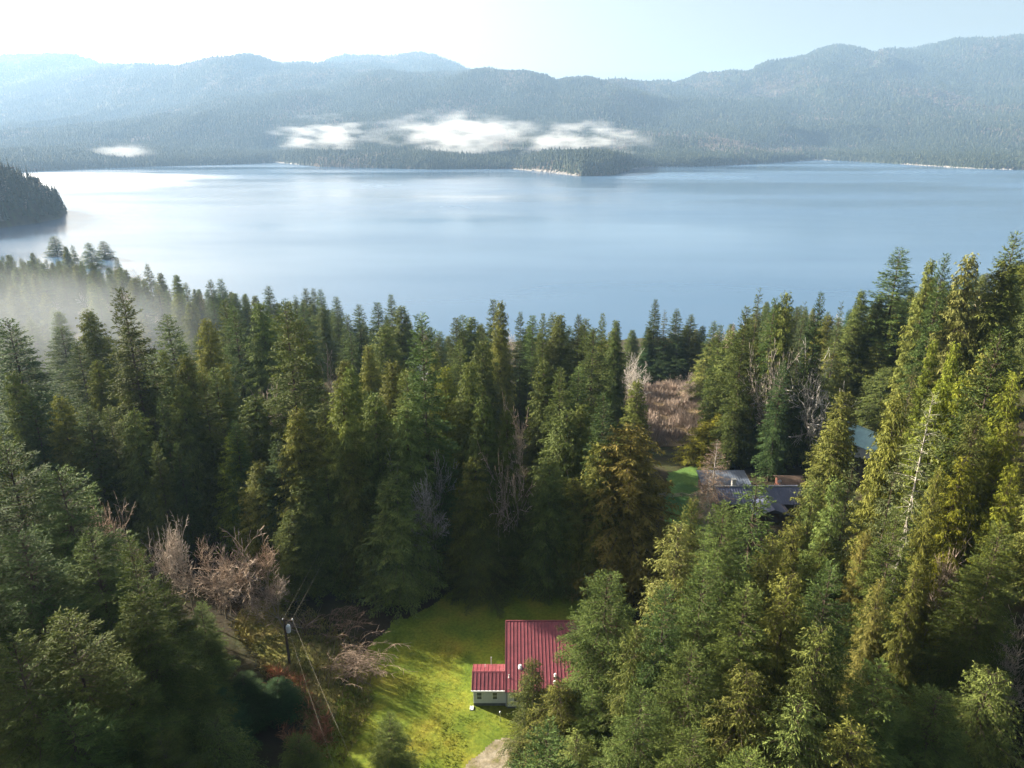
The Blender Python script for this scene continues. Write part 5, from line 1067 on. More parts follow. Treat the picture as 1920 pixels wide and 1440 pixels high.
('F',-245.6,385.4,-36.2,26.7,5.28,('fir',3),3.82,1.06,0.09,'green fir, sixth below the tallest leftmost shore fir','fir trees of the forest'),
('F',-290.8,402.9,-34.0,22.6,4.33,('fir',2),0.83,1.25,-0.06,'light green fir, twelfth down and left of the tallest leftmost shore fir','fir trees of the forest'),
('C',-202.4,356.3,-32.0,23.8,4.78,('cedar',3),2.06,0.91,0.0,'olive cedar, third above the tall dark fir','cedar trees of the forest'),
('F',-177.9,351.4,-33.1,22.2,4.43,('fir',0),0.98,1.12,-0.12,'green fir, second above the tall dark fir','fir trees of the forest'),
('F',-329.7,494.8,-44.9,26.4,5.18,('fir',1),0.27,1.29,0.06,'light green fir, second down and left of the tallest leftmost shore fir','fir trees of the forest'),
('F',130.7,338.8,-39.5,25.5,4.88,('fir',3),2.8,1.25,0.04,'light green fir, second up and right of the slender grey-green fir','fir trees of the forest'),
('C',-98.8,307.9,-32.8,26.4,4.99,('cedar',1),2.73,0.76,0.07,'dark olive cedar, the one to the left of the close shore cluster','cedar trees of the forest'),
('C',107.0,302.4,-32.1,23.4,4.94,('cedar',0),5.54,0.94,0.09,'olive cedar, the one above the slender grey-green fir','cedar trees of the forest'),
('F',-234.5,368.1,-32.9,27.8,5.28,('fir',1),0.19,1.11,-0.06,'green fir, tenth below the tallest leftmost shore fir','fir trees of the forest'),
('C',-193.6,358.3,-33.1,26.3,5.73,('cedar',0),2.67,0.76,0.14,'dark olive cedar, sixth above the tall dark fir','cedar trees of the forest'),
('F',-145.8,341.6,-33.2,23.3,4.42,('fir',3),3.69,0.82,0.01,'dark green fir, sixth to the left of the sharp dark shore fir','fir trees of the forest'),
('C',-304.7,453.5,-40.1,23.3,3.93,('cedar',2),5.36,0.82,-0.04,'dark olive cedar, third down and left of the tallest leftmost shore fir','cedar trees of the forest'),
('C',-219.9,366.4,-33.1,26.4,4.63,('cedar',3),1.46,1.26,-0.11,'light olive cedar, fifth down and right of the tallest leftmost shore fir','cedar trees of the forest'),
('F',-259.1,382.8,-34.9,28.5,5.68,('fir',3),0.79,1.14,0.13,'green fir, seventh down and left of the tallest leftmost shore fir','fir trees of the forest'),
('C',115.9,305.6,-33.5,26.4,4.89,('cedar',0),0.9,0.79,0.09,'dark olive cedar, nearest up and right of the slender grey-green fir','cedar trees of the forest'),
('C',221.5,388.7,-40.3,22.6,4.26,('cedar',0),2.06,0.75,-0.06,'dark olive cedar, fourth up and right of the highest layered fir','cedar trees of the forest'),
('C',-334.6,472.6,-40.5,27.9,5.97,('cedar',3),4.53,0.89,0.05,'olive cedar, nearest to the left of the tallest leftmost shore fir','cedar trees of the forest'),
('C',-337.0,490.7,-42.7,22.5,4.02,('cedar',0),5.31,0.87,-0.03,'olive cedar, fifth down and left of the tallest leftmost shore fir','cedar trees of the forest'),
('F',-268.1,441.5,-41.8,29.9,5.67,('fir',1),2.98,1.18,0.08,'light green fir, fifth down and right of the tallest leftmost shore fir','fir trees of the forest'),
('C',-86.2,301.3,-32.1,26.2,5.28,('cedar',2),3.37,0.76,-0.07,'dark olive cedar, nearest to the right of the close shore cluster','cedar trees of the forest'),
('C',130.6,356.8,-42.6,24.6,4.62,('cedar',1),5.24,1.17,0.07,'light olive cedar, second up and right of the slender grey-green fir','cedar trees of the forest'),
('C',-245.0,437.0,-43.4,27.5,5.6,('cedar',1),1.87,0.8,0.12,'dark olive cedar, eighth down and right of the tallest leftmost shore fir','cedar trees of the forest'),
('F',-284.1,420.3,-36.9,29.3,4.94,('fir',3),2.12,0.85,0.04,'dark green fir, fourth down and left of the tallest leftmost shore fir','fir trees of the forest'),
('C',-165.3,364.4,-35.3,22.4,3.83,('cedar',1),3.33,0.97,0.0,'olive cedar, sixth to the left of the sharp dark shore fir','cedar trees of the forest'),
('F',-272.8,449.5,-42.7,28.6,4.39,('fir',3),3.17,1.1,-0.08,'green fir, sixth down and right of the tallest leftmost shore fir','fir trees of the forest'),
('F',-251.3,399.8,-37.9,26.7,5.36,('fir',2),4.89,0.86,-0.09,'green fir, ninth below the tallest leftmost shore fir','fir trees of the forest'),
('B',-205.7,420.2,-42.4,19.1,6.26,('bare',2),6.15,0.8,0.02,'broad bare tree, third above the tall dark fir','bare trees among the conifers'),
('C',-296.0,427.2,-36.8,23.0,4.23,('cedar',3),5.23,1.3,0.08,'light olive cedar, sixth down and left of the tallest leftmost shore fir','cedar trees of the forest'),
('F',-199.6,382.7,-36.9,24.1,4.5,('fir',1),4.99,0.91,-0.1,'green fir, fourth above the tall dark fir','fir trees of the forest'),
('F',-75.7,292.8,-30.5,23.2,4.65,('fir',2),3.85,0.88,-0.1,'green fir, third down and right of the close shore cluster','fir trees of the forest'),
('F',147.8,299.4,-28.7,22.8,4.26,('fir',0),4.86,0.88,0.1,'green fir, second to the left of the highest layered fir','fir trees of the forest'),
('F',223.4,343.6,-31.6,28.4,5.58,('fir',1),1.38,1.17,-0.12,'light green fir, second above the golden-topped cedar','fir trees of the forest'),
('F',-218.2,383.5,-35.3,27.1,5.24,('fir',0),2.77,0.89,-0.04,'green fir, twelfth down and right of the tallest leftmost shore fir','fir trees of the forest'),
('B',149.9,342.5,-38.3,18.8,5.75,('bare',2),2.44,0.77,0.13,'broad bare tree, the one to the right of the slender grey-green fir','bare trees among the conifers'),
('F',-129.4,336.8,-33.2,23.6,4.63,('fir',0),1.26,0.93,-0.11,'green fir, second to the left of the sharp dark shore fir','fir trees of the forest'),
('F',-259.8,371.0,-33.2,22.2,4.42,('fir',1),2.13,0.86,0.01,'green fir, tenth down and left of the tallest leftmost shore fir','fir trees of the forest'),
('C',-85.9,293.3,-30.7,24.9,5.55,('cedar',2),0.55,1.1,0.02,'olive cedar, nearest down and right of the close shore cluster','cedar trees of the forest'),
('F',116.1,316.7,-36.1,27.5,4.85,('fir',3),3.86,0.99,0.0,'green fir, nearest up and right of the slender grey-green fir','fir trees of the forest'),
('F',-254.4,388.9,-36.2,29.3,5.66,('fir',1),0.58,0.79,-0.12,'dark green fir, fifth below the tallest leftmost shore fir','fir trees of the forest'),
('C',-229.8,412.2,-39.6,28.0,5.2,('cedar',2),3.23,0.85,0.07,'dark olive cedar, ninth down and right of the tallest leftmost shore fir','cedar trees of the forest'),
('C',-248.0,365.6,-33.2,27.8,4.98,('cedar',3),0.22,1.11,0.11,'olive cedar, seventh down and left of the tallest leftmost shore fir','cedar trees of the forest'),
('C',-267.2,380.8,-33.6,28.8,6.02,('cedar',2),0.13,1.04,-0.11,'olive cedar, eighth down and left of the tallest leftmost shore fir','cedar trees of the forest'),
('F',-162.0,371.6,-36.7,22.1,4.13,('fir',0),2.02,1.29,-0.09,'light green fir, ninth to the left of the sharp dark shore fir','fir trees of the forest'),
('C',-312.7,459.0,-40.2,26.1,4.86,('cedar',3),5.4,1.19,-0.12,'light olive cedar, fourth down and left of the tallest leftmost shore fir','cedar trees of the forest'),
('C',-101.6,327.0,-35.1,24.9,4.3,('cedar',3),0.95,0.72,-0.02,'dark olive cedar, the one above the close shore cluster','cedar trees of the forest'),
('B',-55.2,348.9,-41.5,16.8,4.66,('bare',2),5.66,1.08,0.02,'broad bare tree, the one down and right of the pointed shore fir','bare trees among the conifers'),
('C',-114.7,311.6,-32.4,27.7,6.18,('cedar',2),3.95,0.89,0.06,'olive cedar, nearest down and left of the sharp dark shore fir','cedar trees of the forest'),
('B',146.0,306.9,-31.2,20.1,6.16,('bare',1),1.7,1.22,-0.06,'broad bare tree, the one to the left of the highest layered fir','bare trees among the conifers'),
('F',-289.0,451.7,-40.5,28.4,4.31,('fir',2),2.26,1.16,0.11,'light green fir, nearest below the tallest leftmost shore fir','fir trees of the forest'),
('S',-173.4,343.5,-31.8,26.9,4.45,('thin',0),1.91,1.28,0.11,'grey-green fir, second above the tall dark fir','fir trees of the forest'),
('F',132.6,312.9,-34.7,23.3,4.29,('fir',1),0.88,0.89,0.06,'green fir, sixth to the right of the slender grey-green fir','fir trees of the forest'),
('B',-178.5,400.2,-41.3,18.5,6.23,('bare',2),1.43,1.2,-0.08,'broad bare tree, second to the left of the sharp dark shore fir','bare trees among the conifers'),
('F',-250.6,442.5,-44.3,28.2,4.93,('fir',0),3.36,1.17,-0.04,'light green fir, eleventh down and right of the tallest leftmost shore fir','fir trees of the forest'),
('C',-145.0,360.6,-35.9,22.5,4.92,('cedar',3),5.29,1.14,0.09,'olive cedar, third to the left of the sharp dark shore fir','cedar trees of the forest'),
('C',-185.6,354.3,-33.3,27.5,4.79,('cedar',0),0.87,1.23,-0.03,'light olive cedar, fifth above the tall dark fir','cedar trees of the forest'),
('F',-80.3,309.1,-33.2,22.9,4.27,('fir',2),5.81,0.97,-0.05,'green fir, second down and right of the close shore cluster','fir trees of the forest'),
('F',173.3,320.1,-32.3,24.9,4.6,('fir',1),5.39,0.94,0.09,'green fir, the one above the highest layered fir','fir trees of the forest'),
('F',120.3,283.9,-28.2,24.8,4.06,('fir',0),2.92,1.17,-0.05,'light green fir, fifth to the right of the slender grey-green fir','fir trees of the forest'),
('F',-300.6,483.5,-44.6,24.4,4.32,('fir',3),2.68,0.76,0.11,'dark green fir, third down and right of the tallest leftmost shore fir','fir trees of the forest'),
('F',-239.7,410.1,-39.5,27.2,5.36,('fir',3),5.63,1.14,-0.11,'green fir, tenth down and right of the tallest leftmost shore fir','fir trees of the forest'),
('F',145.3,349.8,-39.9,22.0,3.72,('fir',2),4.2,0.95,0.12,'green fir, fourth to the right of the slender grey-green fir','fir trees of the forest'),
('B',-62.4,327.1,-37.0,16.8,5.03,('bare',2),1.54,0.73,-0.02,'broad bare tree, second down and left of the pointed shore fir','bare trees among the conifers'),
('B',124.4,350.8,-41.9,20.2,5.73,('bare',0),5.27,1.03,-0.1,'broad bare tree, the one above the slender grey-green fir','bare trees among the conifers'),
('F',-211.2,364.0,-33.0,24.7,4.31,('fir',2),4.44,0.87,-0.09,'green fir, thirteenth down and right of the tallest leftmost shore fir','fir trees of the forest'),
('B',-176.3,391.4,-39.8,19.0,5.23,('bare',2),0.08,0.74,0.11,'broad bare tree, nearest to the left of the sharp dark shore fir','bare trees among the conifers'),
('Y',145.5,182.5,8.5,26.9,5.38,('cedar',1),2.32,1.07,0.04,'conifer just beyond the right edge, on the steep wooded slope','conifers beyond the right edge'),
('Y',53.4,43.8,1.4,30.7,6.15,('near_cedar',1),5.71,0.87,-0.07,'conifer just beyond the right edge, on the steep wooded slope','conifers beyond the right edge'),
('F',-205.0,250.0,-27.3,35.9,6.82,('fir',1),2.49,0.85,-0.1,'conifer just beyond the left edge, farther off than the misty valley','far conifers beyond the left edge'),
('F',175.7,219.1,1.8,29.4,5.58,('fir',0),4.22,0.89,-0.13,'conifer just beyond the right edge, on the steep wooded slope','conifers beyond the right edge'),
('C',159.3,183.3,8.9,31.8,6.36,('cedar',3),3.74,1.25,-0.03,'conifer just beyond the right edge, on the steep wooded slope','conifers beyond the right edge'),
('Y',81.9,56.8,10.7,33.0,6.6,('near_cedar',1),4.57,1.28,-0.1,'conifer just beyond the right edge, on the steep wooded slope','conifers beyond the right edge'),
('Y',225.7,289.2,-19.6,28.9,5.77,('cedar',0),0.23,1.01,-0.07,'conifer just beyond the right edge, on the steep wooded slope','conifers beyond the right edge'),
('C',254.7,315.4,-26.0,29.1,5.82,('cedar',2),2.64,1.2,0.02,'conifer just beyond the right edge, on the steep wooded slope','conifers beyond the right edge'),
('C',117.2,121.0,16.2,29.4,5.89,('cedar',1),5.68,1.12,0.12,'conifer just beyond the right edge, on the steep wooded slope','conifers beyond the right edge'),
('C',203.3,261.2,-11.4,31.7,6.34,('cedar',1),4.39,0.91,0.01,'conifer just beyond the right edge, on the steep wooded slope','conifers beyond the right edge'),
('F',80.7,79.0,10.6,33.4,6.35,('fir',1),3.98,1.29,-0.07,'conifer just beyond the right edge, on the steep wooded slope','conifers beyond the right edge'),
('F',-255.1,327.2,-27.9,29.4,5.58,('fir',0),3.03,1.09,-0.0,'conifer just beyond the left edge, farther off than the misty valley','far conifers beyond the left edge'),
('Y',225.7,274.9,-15.0,27.2,5.44,('cedar',0),2.58,0.81,-0.06,'conifer just beyond the right edge, on the steep wooded slope','conifers beyond the right edge'),
('C',130.3,153.0,11.9,26.5,5.3,('cedar',0),0.28,1.08,-0.13,'conifer just beyond the right edge, on the steep wooded slope','conifers beyond the right edge'),
('C',187.2,213.4,3.3,34.3,6.86,('cedar',2),3.17,1.3,-0.05,'conifer just beyond the right edge, on the steep wooded slope','conifers beyond the right edge'),
('C',117.1,132.6,13.8,26.1,5.21,('cedar',0),3.77,0.74,-0.08,'conifer just beyond the right edge, on the steep wooded slope','conifers beyond the right edge'),
('Y',243.6,303.4,-22.5,28.2,5.65,('cedar',2),3.83,0.81,-0.13,'conifer just beyond the right edge, on the steep wooded slope','conifers beyond the right edge'),
('C',178.6,197.8,7.3,34.1,6.81,('cedar',2),2.26,0.8,0.1,'conifer just beyond the right edge, on the steep wooded slope','conifers beyond the right edge'),
('C',-204.7,237.8,-25.9,29.6,5.91,('cedar',3),5.46,0.94,0.1,'conifer just beyond the left edge, farther off than the misty valley','far conifers beyond the left edge'),
('Y',105.5,110.4,16.1,28.5,5.7,('cedar',2),2.71,1.14,-0.07,'conifer just beyond the right edge, on the steep wooded slope','conifers beyond the right edge'),
('F',-184.2,212.2,-22.8,31.0,5.88,('fir',3),6.14,1.02,0.01,'conifer just beyond the left edge, farther off than the misty valley','far conifers beyond the left edge'),
('F',-247.2,306.8,-27.8,26.2,4.98,('fir',3),6.2,0.9,-0.03,'conifer just beyond the left edge, farther off than the misty valley','far conifers beyond the left edge'),
('F',182.7,233.4,-2.4,27.3,5.18,('fir',0),3.98,0.91,-0.04,'conifer just beyond the right edge, on the steep wooded slope','conifers beyond the right edge'),
('F',92.3,78.1,14.9,34.1,6.49,('fir',2),4.63,0.73,-0.12,'conifer just beyond the right edge, on the steep wooded slope','conifers beyond the right edge'),
('Y',132.1,133.4,14.2,27.1,5.42,('cedar',2),1.58,0.98,0.03,'conifer just beyond the right edge, on the steep wooded slope','conifers beyond the right edge'),
('C',138.9,145.0,12.6,29.1,5.82,('cedar',1),2.29,0.9,-0.04,'conifer just beyond the right edge, on the steep wooded slope','conifers beyond the right edge'),
('C',-169.1,184.0,-19.3,33.9,6.78,('cedar',2),4.94,0.78,0.09,'conifer just beyond the left edge, farther off than the misty valley','far conifers beyond the left edge'),
('C',-218.5,262.2,-28.2,32.3,6.46,('cedar',2),3.14,1.1,-0.06,'conifer just beyond the left edge, farther off than the misty valley','far conifers beyond the left edge'),
('C',-183.8,226.7,-25.4,29.5,5.89,('cedar',1),4.26,1.1,-0.11,'conifer just beyond the left edge, farther off than the misty valley','far conifers beyond the left edge'),
('F',213.0,274.0,-15.3,33.3,6.34,('fir',2),4.24,0.85,0.09,'conifer just beyond the right edge, on the steep wooded slope','conifers beyond the right edge'),
('C',67.4,41.2,6.0,29.2,5.83,('near_cedar',0),2.11,1.23,-0.01,'conifer just beyond the right edge, on the steep wooded slope','conifers beyond the right edge'),
('F',-191.9,237.0,-26.9,30.8,5.85,('fir',0),0.21,1.28,-0.05,'conifer just beyond the left edge, farther off than the misty valley','far conifers beyond the left edge'),
('C',202.1,231.8,-1.2,26.6,5.33,('cedar',2),2.14,1.2,-0.12,'conifer just beyond the right edge, on the steep wooded slope','conifers beyond the right edge'),
('C',101.5,96.7,17.7,26.7,5.34,('cedar',1),2.65,1.02,0.1,'conifer just beyond the right edge, on the steep wooded slope','conifers beyond the right edge'),
('Y',66.2,59.8,5.0,33.1,6.62,('near_cedar',1),3.98,0.96,-0.03,'conifer just beyond the right edge, on the steep wooded slope','conifers beyond the right edge'),
('F',218.5,260.6,-10.1,31.1,5.92,('fir',3),1.25,1.04,0.14,'conifer just beyond the right edge, on the steep wooded slope','conifers beyond the right edge'),
('F',150.9,165.9,11.3,31.2,5.93,('fir',0),4.68,1.21,0.05,'conifer just beyond the right edge, on the steep wooded slope','conifers beyond the right edge'),
('C',94.2,106.8,12.8,28.1,5.62,('cedar',2),5.59,1.22,0.1,'conifer just beyond the right edge, on the steep wooded slope','conifers beyond the right edge'),
('Y',210.5,245.6,-5.1,30.4,6.08,('cedar',0),5.09,0.75,0.11,'conifer just beyond the right edge, on the steep wooded slope','conifers beyond the right edge'),
('C',78.1,67.7,9.8,32.5,6.5,('near_cedar',0),3.62,1.0,-0.11,'conifer just beyond the right edge, on the steep wooded slope','conifers beyond the right edge'),
('C',-241.1,292.2,-28.8,28.4,5.68,('cedar',1),4.16,1.02,-0.02,'conifer just beyond the left edge, farther off than the misty valley','far conifers beyond the left edge'),
('C',-224.1,282.5,-29.5,28.2,5.64,('cedar',2),0.79,1.28,0.01,'conifer just beyond the left edge, farther off than the misty valley','far conifers beyond the left edge'),
('Y',159.7,202.8,5.5,33.6,6.71,('cedar',2),1.39,0.79,0.11,'conifer just beyond the right edge, on the steep wooded slope','conifers beyond the right edge'),
('F',-150.5,162.3,-17.5,34.4,6.54,('fir',1),1.5,0.88,0.11,'conifer just beyond the left edge, farther off than the misty valley','far conifers beyond the left edge'),
('F',241.8,289.8,-19.2,34.0,6.46,('fir',0),3.06,1.05,-0.03,'conifer just beyond the right edge, on the steep wooded slope','conifers beyond the right edge'),
('F',-118.8,137.6,-8.2,28.9,5.48,('fir',1),1.69,1.03,-0.02,'conifer just beyond the left edge, farther off than the misty valley','far conifers beyond the left edge'),
('C',197.3,250.2,-7.8,26.9,5.38,('cedar',2),4.88,0.72,-0.12,'conifer just beyond the right edge, on the steep wooded slope','conifers beyond the right edge'),
('C',88.7,90.6,13.8,27.2,5.44,('cedar',0),0.78,0.76,0.13,'conifer just beyond the right edge, on the steep wooded slope','conifers beyond the right edge'),
('C',139.4,166.0,10.9,30.1,6.02,('cedar',3),1.98,0.9,-0.04,'conifer just beyond the right edge, on the steep wooded slope','conifers beyond the right edge'),
('F',116.7,108.4,18.7,26.7,5.07,('fir',2),2.27,0.97,-0.1,'conifer just beyond the right edge, on the steep wooded slope','conifers beyond the right edge'),
('F',-155.7,177.2,-19.3,27.0,5.12,('fir',3),4.99,1.05,-0.13,'conifer just beyond the left edge, farther off than the misty valley','far conifers beyond the left edge'),
('Y',147.4,154.9,12.5,33.2,6.65,('cedar',3),4.0,0.75,0.11,'conifer just beyond the right edge, on the steep wooded slope','conifers beyond the right edge'),
('F',-171.0,206.7,-21.7,28.4,5.39,('fir',2),3.94,1.16,-0.05,'conifer just beyond the left edge, farther off than the misty valley','far conifers beyond the left edge'),
('C',-137.2,159.7,-16.8,31.2,6.25,('cedar',3),0.11,0.85,-0.06,'conifer just beyond the left edge, farther off than the misty valley','far conifers beyond the left edge'),
('C',124.1,142.9,12.7,29.6,5.91,('cedar',3),1.41,0.8,-0.13,'conifer just beyond the right edge, on the steep wooded slope','conifers beyond the right edge'),
('F',-137.2,143.1,-11.6,28.9,5.49,('fir',2),6.08,1.04,0.1,'conifer just beyond the left edge, farther off than the misty valley','far conifers beyond the left edge'),
('C',191.2,224.7,0.5,27.4,5.49,('cedar',3),4.34,1.26,0.06,'conifer just beyond the right edge, on the steep wooded slope','conifers beyond the right edge'),
('F',-195.6,223.1,-24.6,31.7,6.03,('fir',0),4.61,1.19,0.06,'conifer just beyond the left edge, farther off than the misty valley','far conifers beyond the left edge'),
('C',169.5,190.4,8.2,34.2,6.84,('cedar',1),1.48,0.95,0.01,'conifer just beyond the right edge, on the steep wooded slope','conifers beyond the right edge'),
('C',262.8,326.3,-28.6,31.7,6.33,('cedar',3),1.13,0.73,0.1,'conifer just beyond the right edge, on the steep wooded slope','conifers beyond the right edge'),
('C',-257.8,314.4,-27.8,36.0,7.19,('cedar',0),5.3,1.11,0.09,'conifer just beyond the left edge, farther off than the misty valley','far conifers beyond the left edge'),
('C',-178.4,196.9,-20.9,28.0,5.59,('cedar',2),5.02,0.74,0.07,'conifer just beyond the left edge, farther off than the misty valley','far conifers beyond the left edge'),
]
def plant(t):
    k, x, y, z, H, R, pk, rz, v, s, label, group = t
    tm, cm, h0, r0 = PROTO[pk]
    root = empty(NAMES[k], (x, y, z), rz)
    root.scale = (R / r0, R / r0, H / h0)
    tag(root, label, CATS[k], group)
    link('trunk', tm, root)
    c = link('crown', cm, root)
    b = COLS[k]
    c.color = (b[0] * v * (1 + s), b[1] * v, b[2] * v * (1 - s), 1)
    return root
for t in TREES: plant(t)
# ------------------------------------------------------------------ clearing: lawn, gravel, dry bank
def sheet(name, pts, lift, mat, label, cat, step=1.0, wob=1.2, seed=0):
    """a patch of ground with an uneven edge lying just above the terrain"""
    xs = [p[0] for p in pts]; ys = [p[1] for p in pts]
    ax = np.arange(min(xs) - 2, max(xs) + 2, step); ay = np.arange(min(ys) - 2, max(ys) + 2, step)
    X, Y = np.meshgrid(ax, ay)
    xo = X + wob * fbm(X / 4, Y / 4, 3, seed); yo = Y + wob * fbm(X / 4, Y / 4, 3, seed + 7)
    c = np.zeros(X.shape, bool); n = len(pts)
    for i in range(n):
        (x1, y1), (x2, y2) = pts[i], pts[i - 1]
        c ^= ((y1 > yo) != (y2 > yo)) & (xo < (x2 - x1) * (yo - y1) / ((y2 - y1) or 1e-9) + x1)
    f = grid_faces(*X.shape); cc = c.ravel(); f = f[cc[f].all(1)]
    zz = lift + (.02 * fbm(X * .9, Y * .9, 2, 3) if 'lawn' in name else 0)
    Zs = terrain_on_grid(X, Y) + zz
    me = np_mesh(name, np.stack([X, Y, Zs], -1).reshape(-1, 3), f, mat, smooth=True)
    return tag(link(name, me), label, cat, kind='structure')
def terrain_on_grid(X, Y):
    """height of the ground mesh itself (its own triangles' bilinear height)"""
    i = np.clip(np.searchsorted(gx, X, side='right') - 1, 0, len(gx) - 2); j = np.clip(np.searchsorted(gy, Y, side='right') - 1, 0, len(gy) - 2)
    u = (X - gx[i]) / (gx[i + 1] - gx[i]); v = (Y - gy[j]) / (gy[j + 1] - gy[j])
    return (GZ[j, i] * (1 - u) + GZ[j, i + 1] * u) * (1 - v) + (GZ[j + 1, i] * (1 - u) + GZ[j + 1, i + 1] * u) * v
def grass_mat(name, stops, sc=.16):
    m, nt, out = new_mat(name)
    g = N(nt, 'ShaderNodeNewGeometry')
    n1 = noise(nt, sc, 5, .62, g.outputs['Position']); n2 = noise(nt, 2.6, 6, .72, g.outputs['Position'])
    r = ramp(nt, stops); L(nt, n1.outputs[0], r.inputs[0])
    r2 = ramp(nt, [(.3, (.55, .55, .5)), (.7, (1.25, 1.2, 1.1))]); L(nt, n2.outputs[0], r2.inputs[0])
    c = mix_col(nt, r.outputs[0], r2.outputs[0], 1.0, 'MULTIPLY')
    p = principled(nt, out, .9, .1); L(nt, c, p.inputs['Base Color'])
    b = N(nt, 'ShaderNodeBump', Strength=.5, Distance=.12); L(nt, n2.outputs[0], b.inputs['Height']); L(nt, b.outputs[0], p.inputs['Normal'])
    return m
M_GRASS = grass_mat('lawn_grass', [(.30, (.072, .124, .016)), (.46, (.130, .172, .021)), (.58, (.190, .203, .026)), (.72, (.26, .22, .035))])  # the lawn's own greens and yellows, mixed by noise
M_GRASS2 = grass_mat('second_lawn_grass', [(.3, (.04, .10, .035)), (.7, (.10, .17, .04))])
M_DRY = grass_mat('dry_grass', [(.3, (.09, .10, .03)), (.45, (.19, .185, .05)), (.58, (.28, .24, .085)), (.72, (.34, .28, .14))], .35)
M_GRAVEL = grass_mat('gravel', [(.36, (.15, .15, .05)), (.46, (.21, .18, .12)), (.7, (.36, .32, .26))], .55)
lawn = [(-22.5, 59), (-21.5, 64), (-21, 70), (-20, 75), (-17, 80), (-12, 86), (-7, 92), (-2, 99), (4, 104), (9, 100), (12, 92), (16, 84), (18, 72), (14, 60), (6, 52), (1, 47), (-8, 46), (-15, 50), (-19, 55)]
sheet('lawn', lawn, .03, M_GRASS, 'bright yellow-green lawn beside the red-roofed house', 'lawn', .25)
sheet('gravel_drive', [(-3.8, 59.5), (-1.8, 61.5), (-.2, 61.5), (2, 59), (1, 47), (-6, 46), (-6.2, 53), (-5.2, 57)], .075, M_GRAVEL, 'grey gravel track running off the lawn at the bottom', 'gravel', .25, 2.6, 4)
sheet('dry_bank', [(-38, 88), (-33, 86), (-29, 80), (-24, 79), (-21, 75), (-20.5, 68), (-20.5, 61), (-22.5, 60), (-25, 64), (-29, 70), (-34, 76), (-39, 82)], .05, M_DRY, 'dry grass bank below the utility pole', 'bank', .5, 1.0, 8)
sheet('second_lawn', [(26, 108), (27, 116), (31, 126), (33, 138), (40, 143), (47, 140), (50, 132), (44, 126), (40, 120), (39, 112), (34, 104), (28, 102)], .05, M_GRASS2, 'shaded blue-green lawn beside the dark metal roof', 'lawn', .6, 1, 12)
sheet('meadow', [(36, 160), (38, 200), (48, 226), (62, 226), (66, 200), (58, 176), (50, 160)], .05, grass_mat('meadow_soil', [(.3, (.12, .08, .05)), (.7, (.26, .20, .11))], .3), 'brown brushy meadow among the trees', 'meadow', 1.0, 2, 15)

# grass blades and weeds
def blades(name, n, area, mat, ln, label, cat, seed, lean=.5, keep=None, lift=0, cols=None, wide=(.10, .30)):
    g = np.random.default_rng(seed)
    xs = [p[0] for p in area]; ys = [p[1] for p in area]
    X = g.uniform(min(xs), max(xs), n); Y = g.uniform(min(ys), max(ys), n)
    c = np.zeros(n, bool)
    for i in range(len(area)):
        (x1, y1), (x2, y2) = area[i], area[i - 1]
        c ^= ((y1 > Y) != (y2 > Y)) & (X < (x2 - x1) * (Y - y1) / ((y2 - y1) or 1e-9) + x1)
    pt = fbm(X / 3, Y / 3, 3, seed)
    if keep: c &= g.random(n) < keep(pt, X, Y)
    X, Y, pt = X[c], Y[c], pt[c]; n = len(X); Z = terrain_on_grid(X, Y) + .02 + lift
    D = unit(np.stack([g.normal(0, lean, n), g.normal(0, lean, n), np.ones(n)], -1)); Nq = unit(g.normal(0, 1, (n, 3)) * np.array([1, 1, .2]))
    l = ln * g.uniform(.5, 1.4, n) * (1 + .8 * pt)
    V, Fq = sprays(np.stack([X, Y, Z], -1), D, Nq, l, l * g.uniform(*wide, n))
    o = link(name, np_mesh(name, V, Fq, mat, tint=np.clip(.5 + .5 * pt + g.normal(0, .2, n), 0, 1)))
    if cols: o.color = (*cols, 1)
    return tag(o, label, cat, kind='stuff')
not_house = lambda p, X, Y: ((X < -5.0) | (Y < 65.4) | (X > 14)) * (1 - .95 * (np.hypot((X + 2.5) / 3.4, (Y - 55) / 8) < 1)) * np.clip(.55 + p, .1, 1)
blades('grass', 90000, lawn, M_GRASS, .20, 'short grass of the lawn', 'grass', 3, .7, not_house)
blades('weeds', 24000, [(-38, 88), (-31, 87), (-23, 79), (-18, 76), (-16.5, 66), (-18, 58), (-22, 59), (-30, 70), (-39, 81)], M_DRY, .5, 'dry yellow grass on the bank below the utility pole', 'weeds', 5, .6)
blades('alder_brush', 6000, [(-46, 96), (-34, 92), (-27, 82), (-30, 78), (-38, 82), (-46, 88)], M_TWIG, 1.7, 'brown twiggy brush under the bare alders', 'brush', 16, .95, lambda p, X, Y: np.clip(.4 + 1.2 * p, 0, 1), cols=(.26, .195, .15), wide=(.02, .05))
blades('bracken', 9000, [(-31, 73), (-26, 71), (-22, 66), (-19.5, 60), (-22, 57.5), (-26, 62), (-30, 68)], M_TWIG, .95, 'rust-brown bracken below the utility pole', 'bracken', 6, .8, lambda p, X, Y: np.clip(.5 + 1.4 * p, 0, 1), cols=(.36, .17, .085), wide=(.05, .13))
blades('meadow_brush', 60000, [(33, 160), (36, 206), (46, 232), (66, 232), (72, 205), (62, 178), (52, 158)], M_TWIG, 1.9, 'pinkish brown brush filling the meadow', 'brush', 7, .30, lambda p, X, Y: np.clip(.25 + 1.3 * p + .5 * (Y > 172), 0, 1), cols=(.29, .225, .178), wide=(.025, .06))
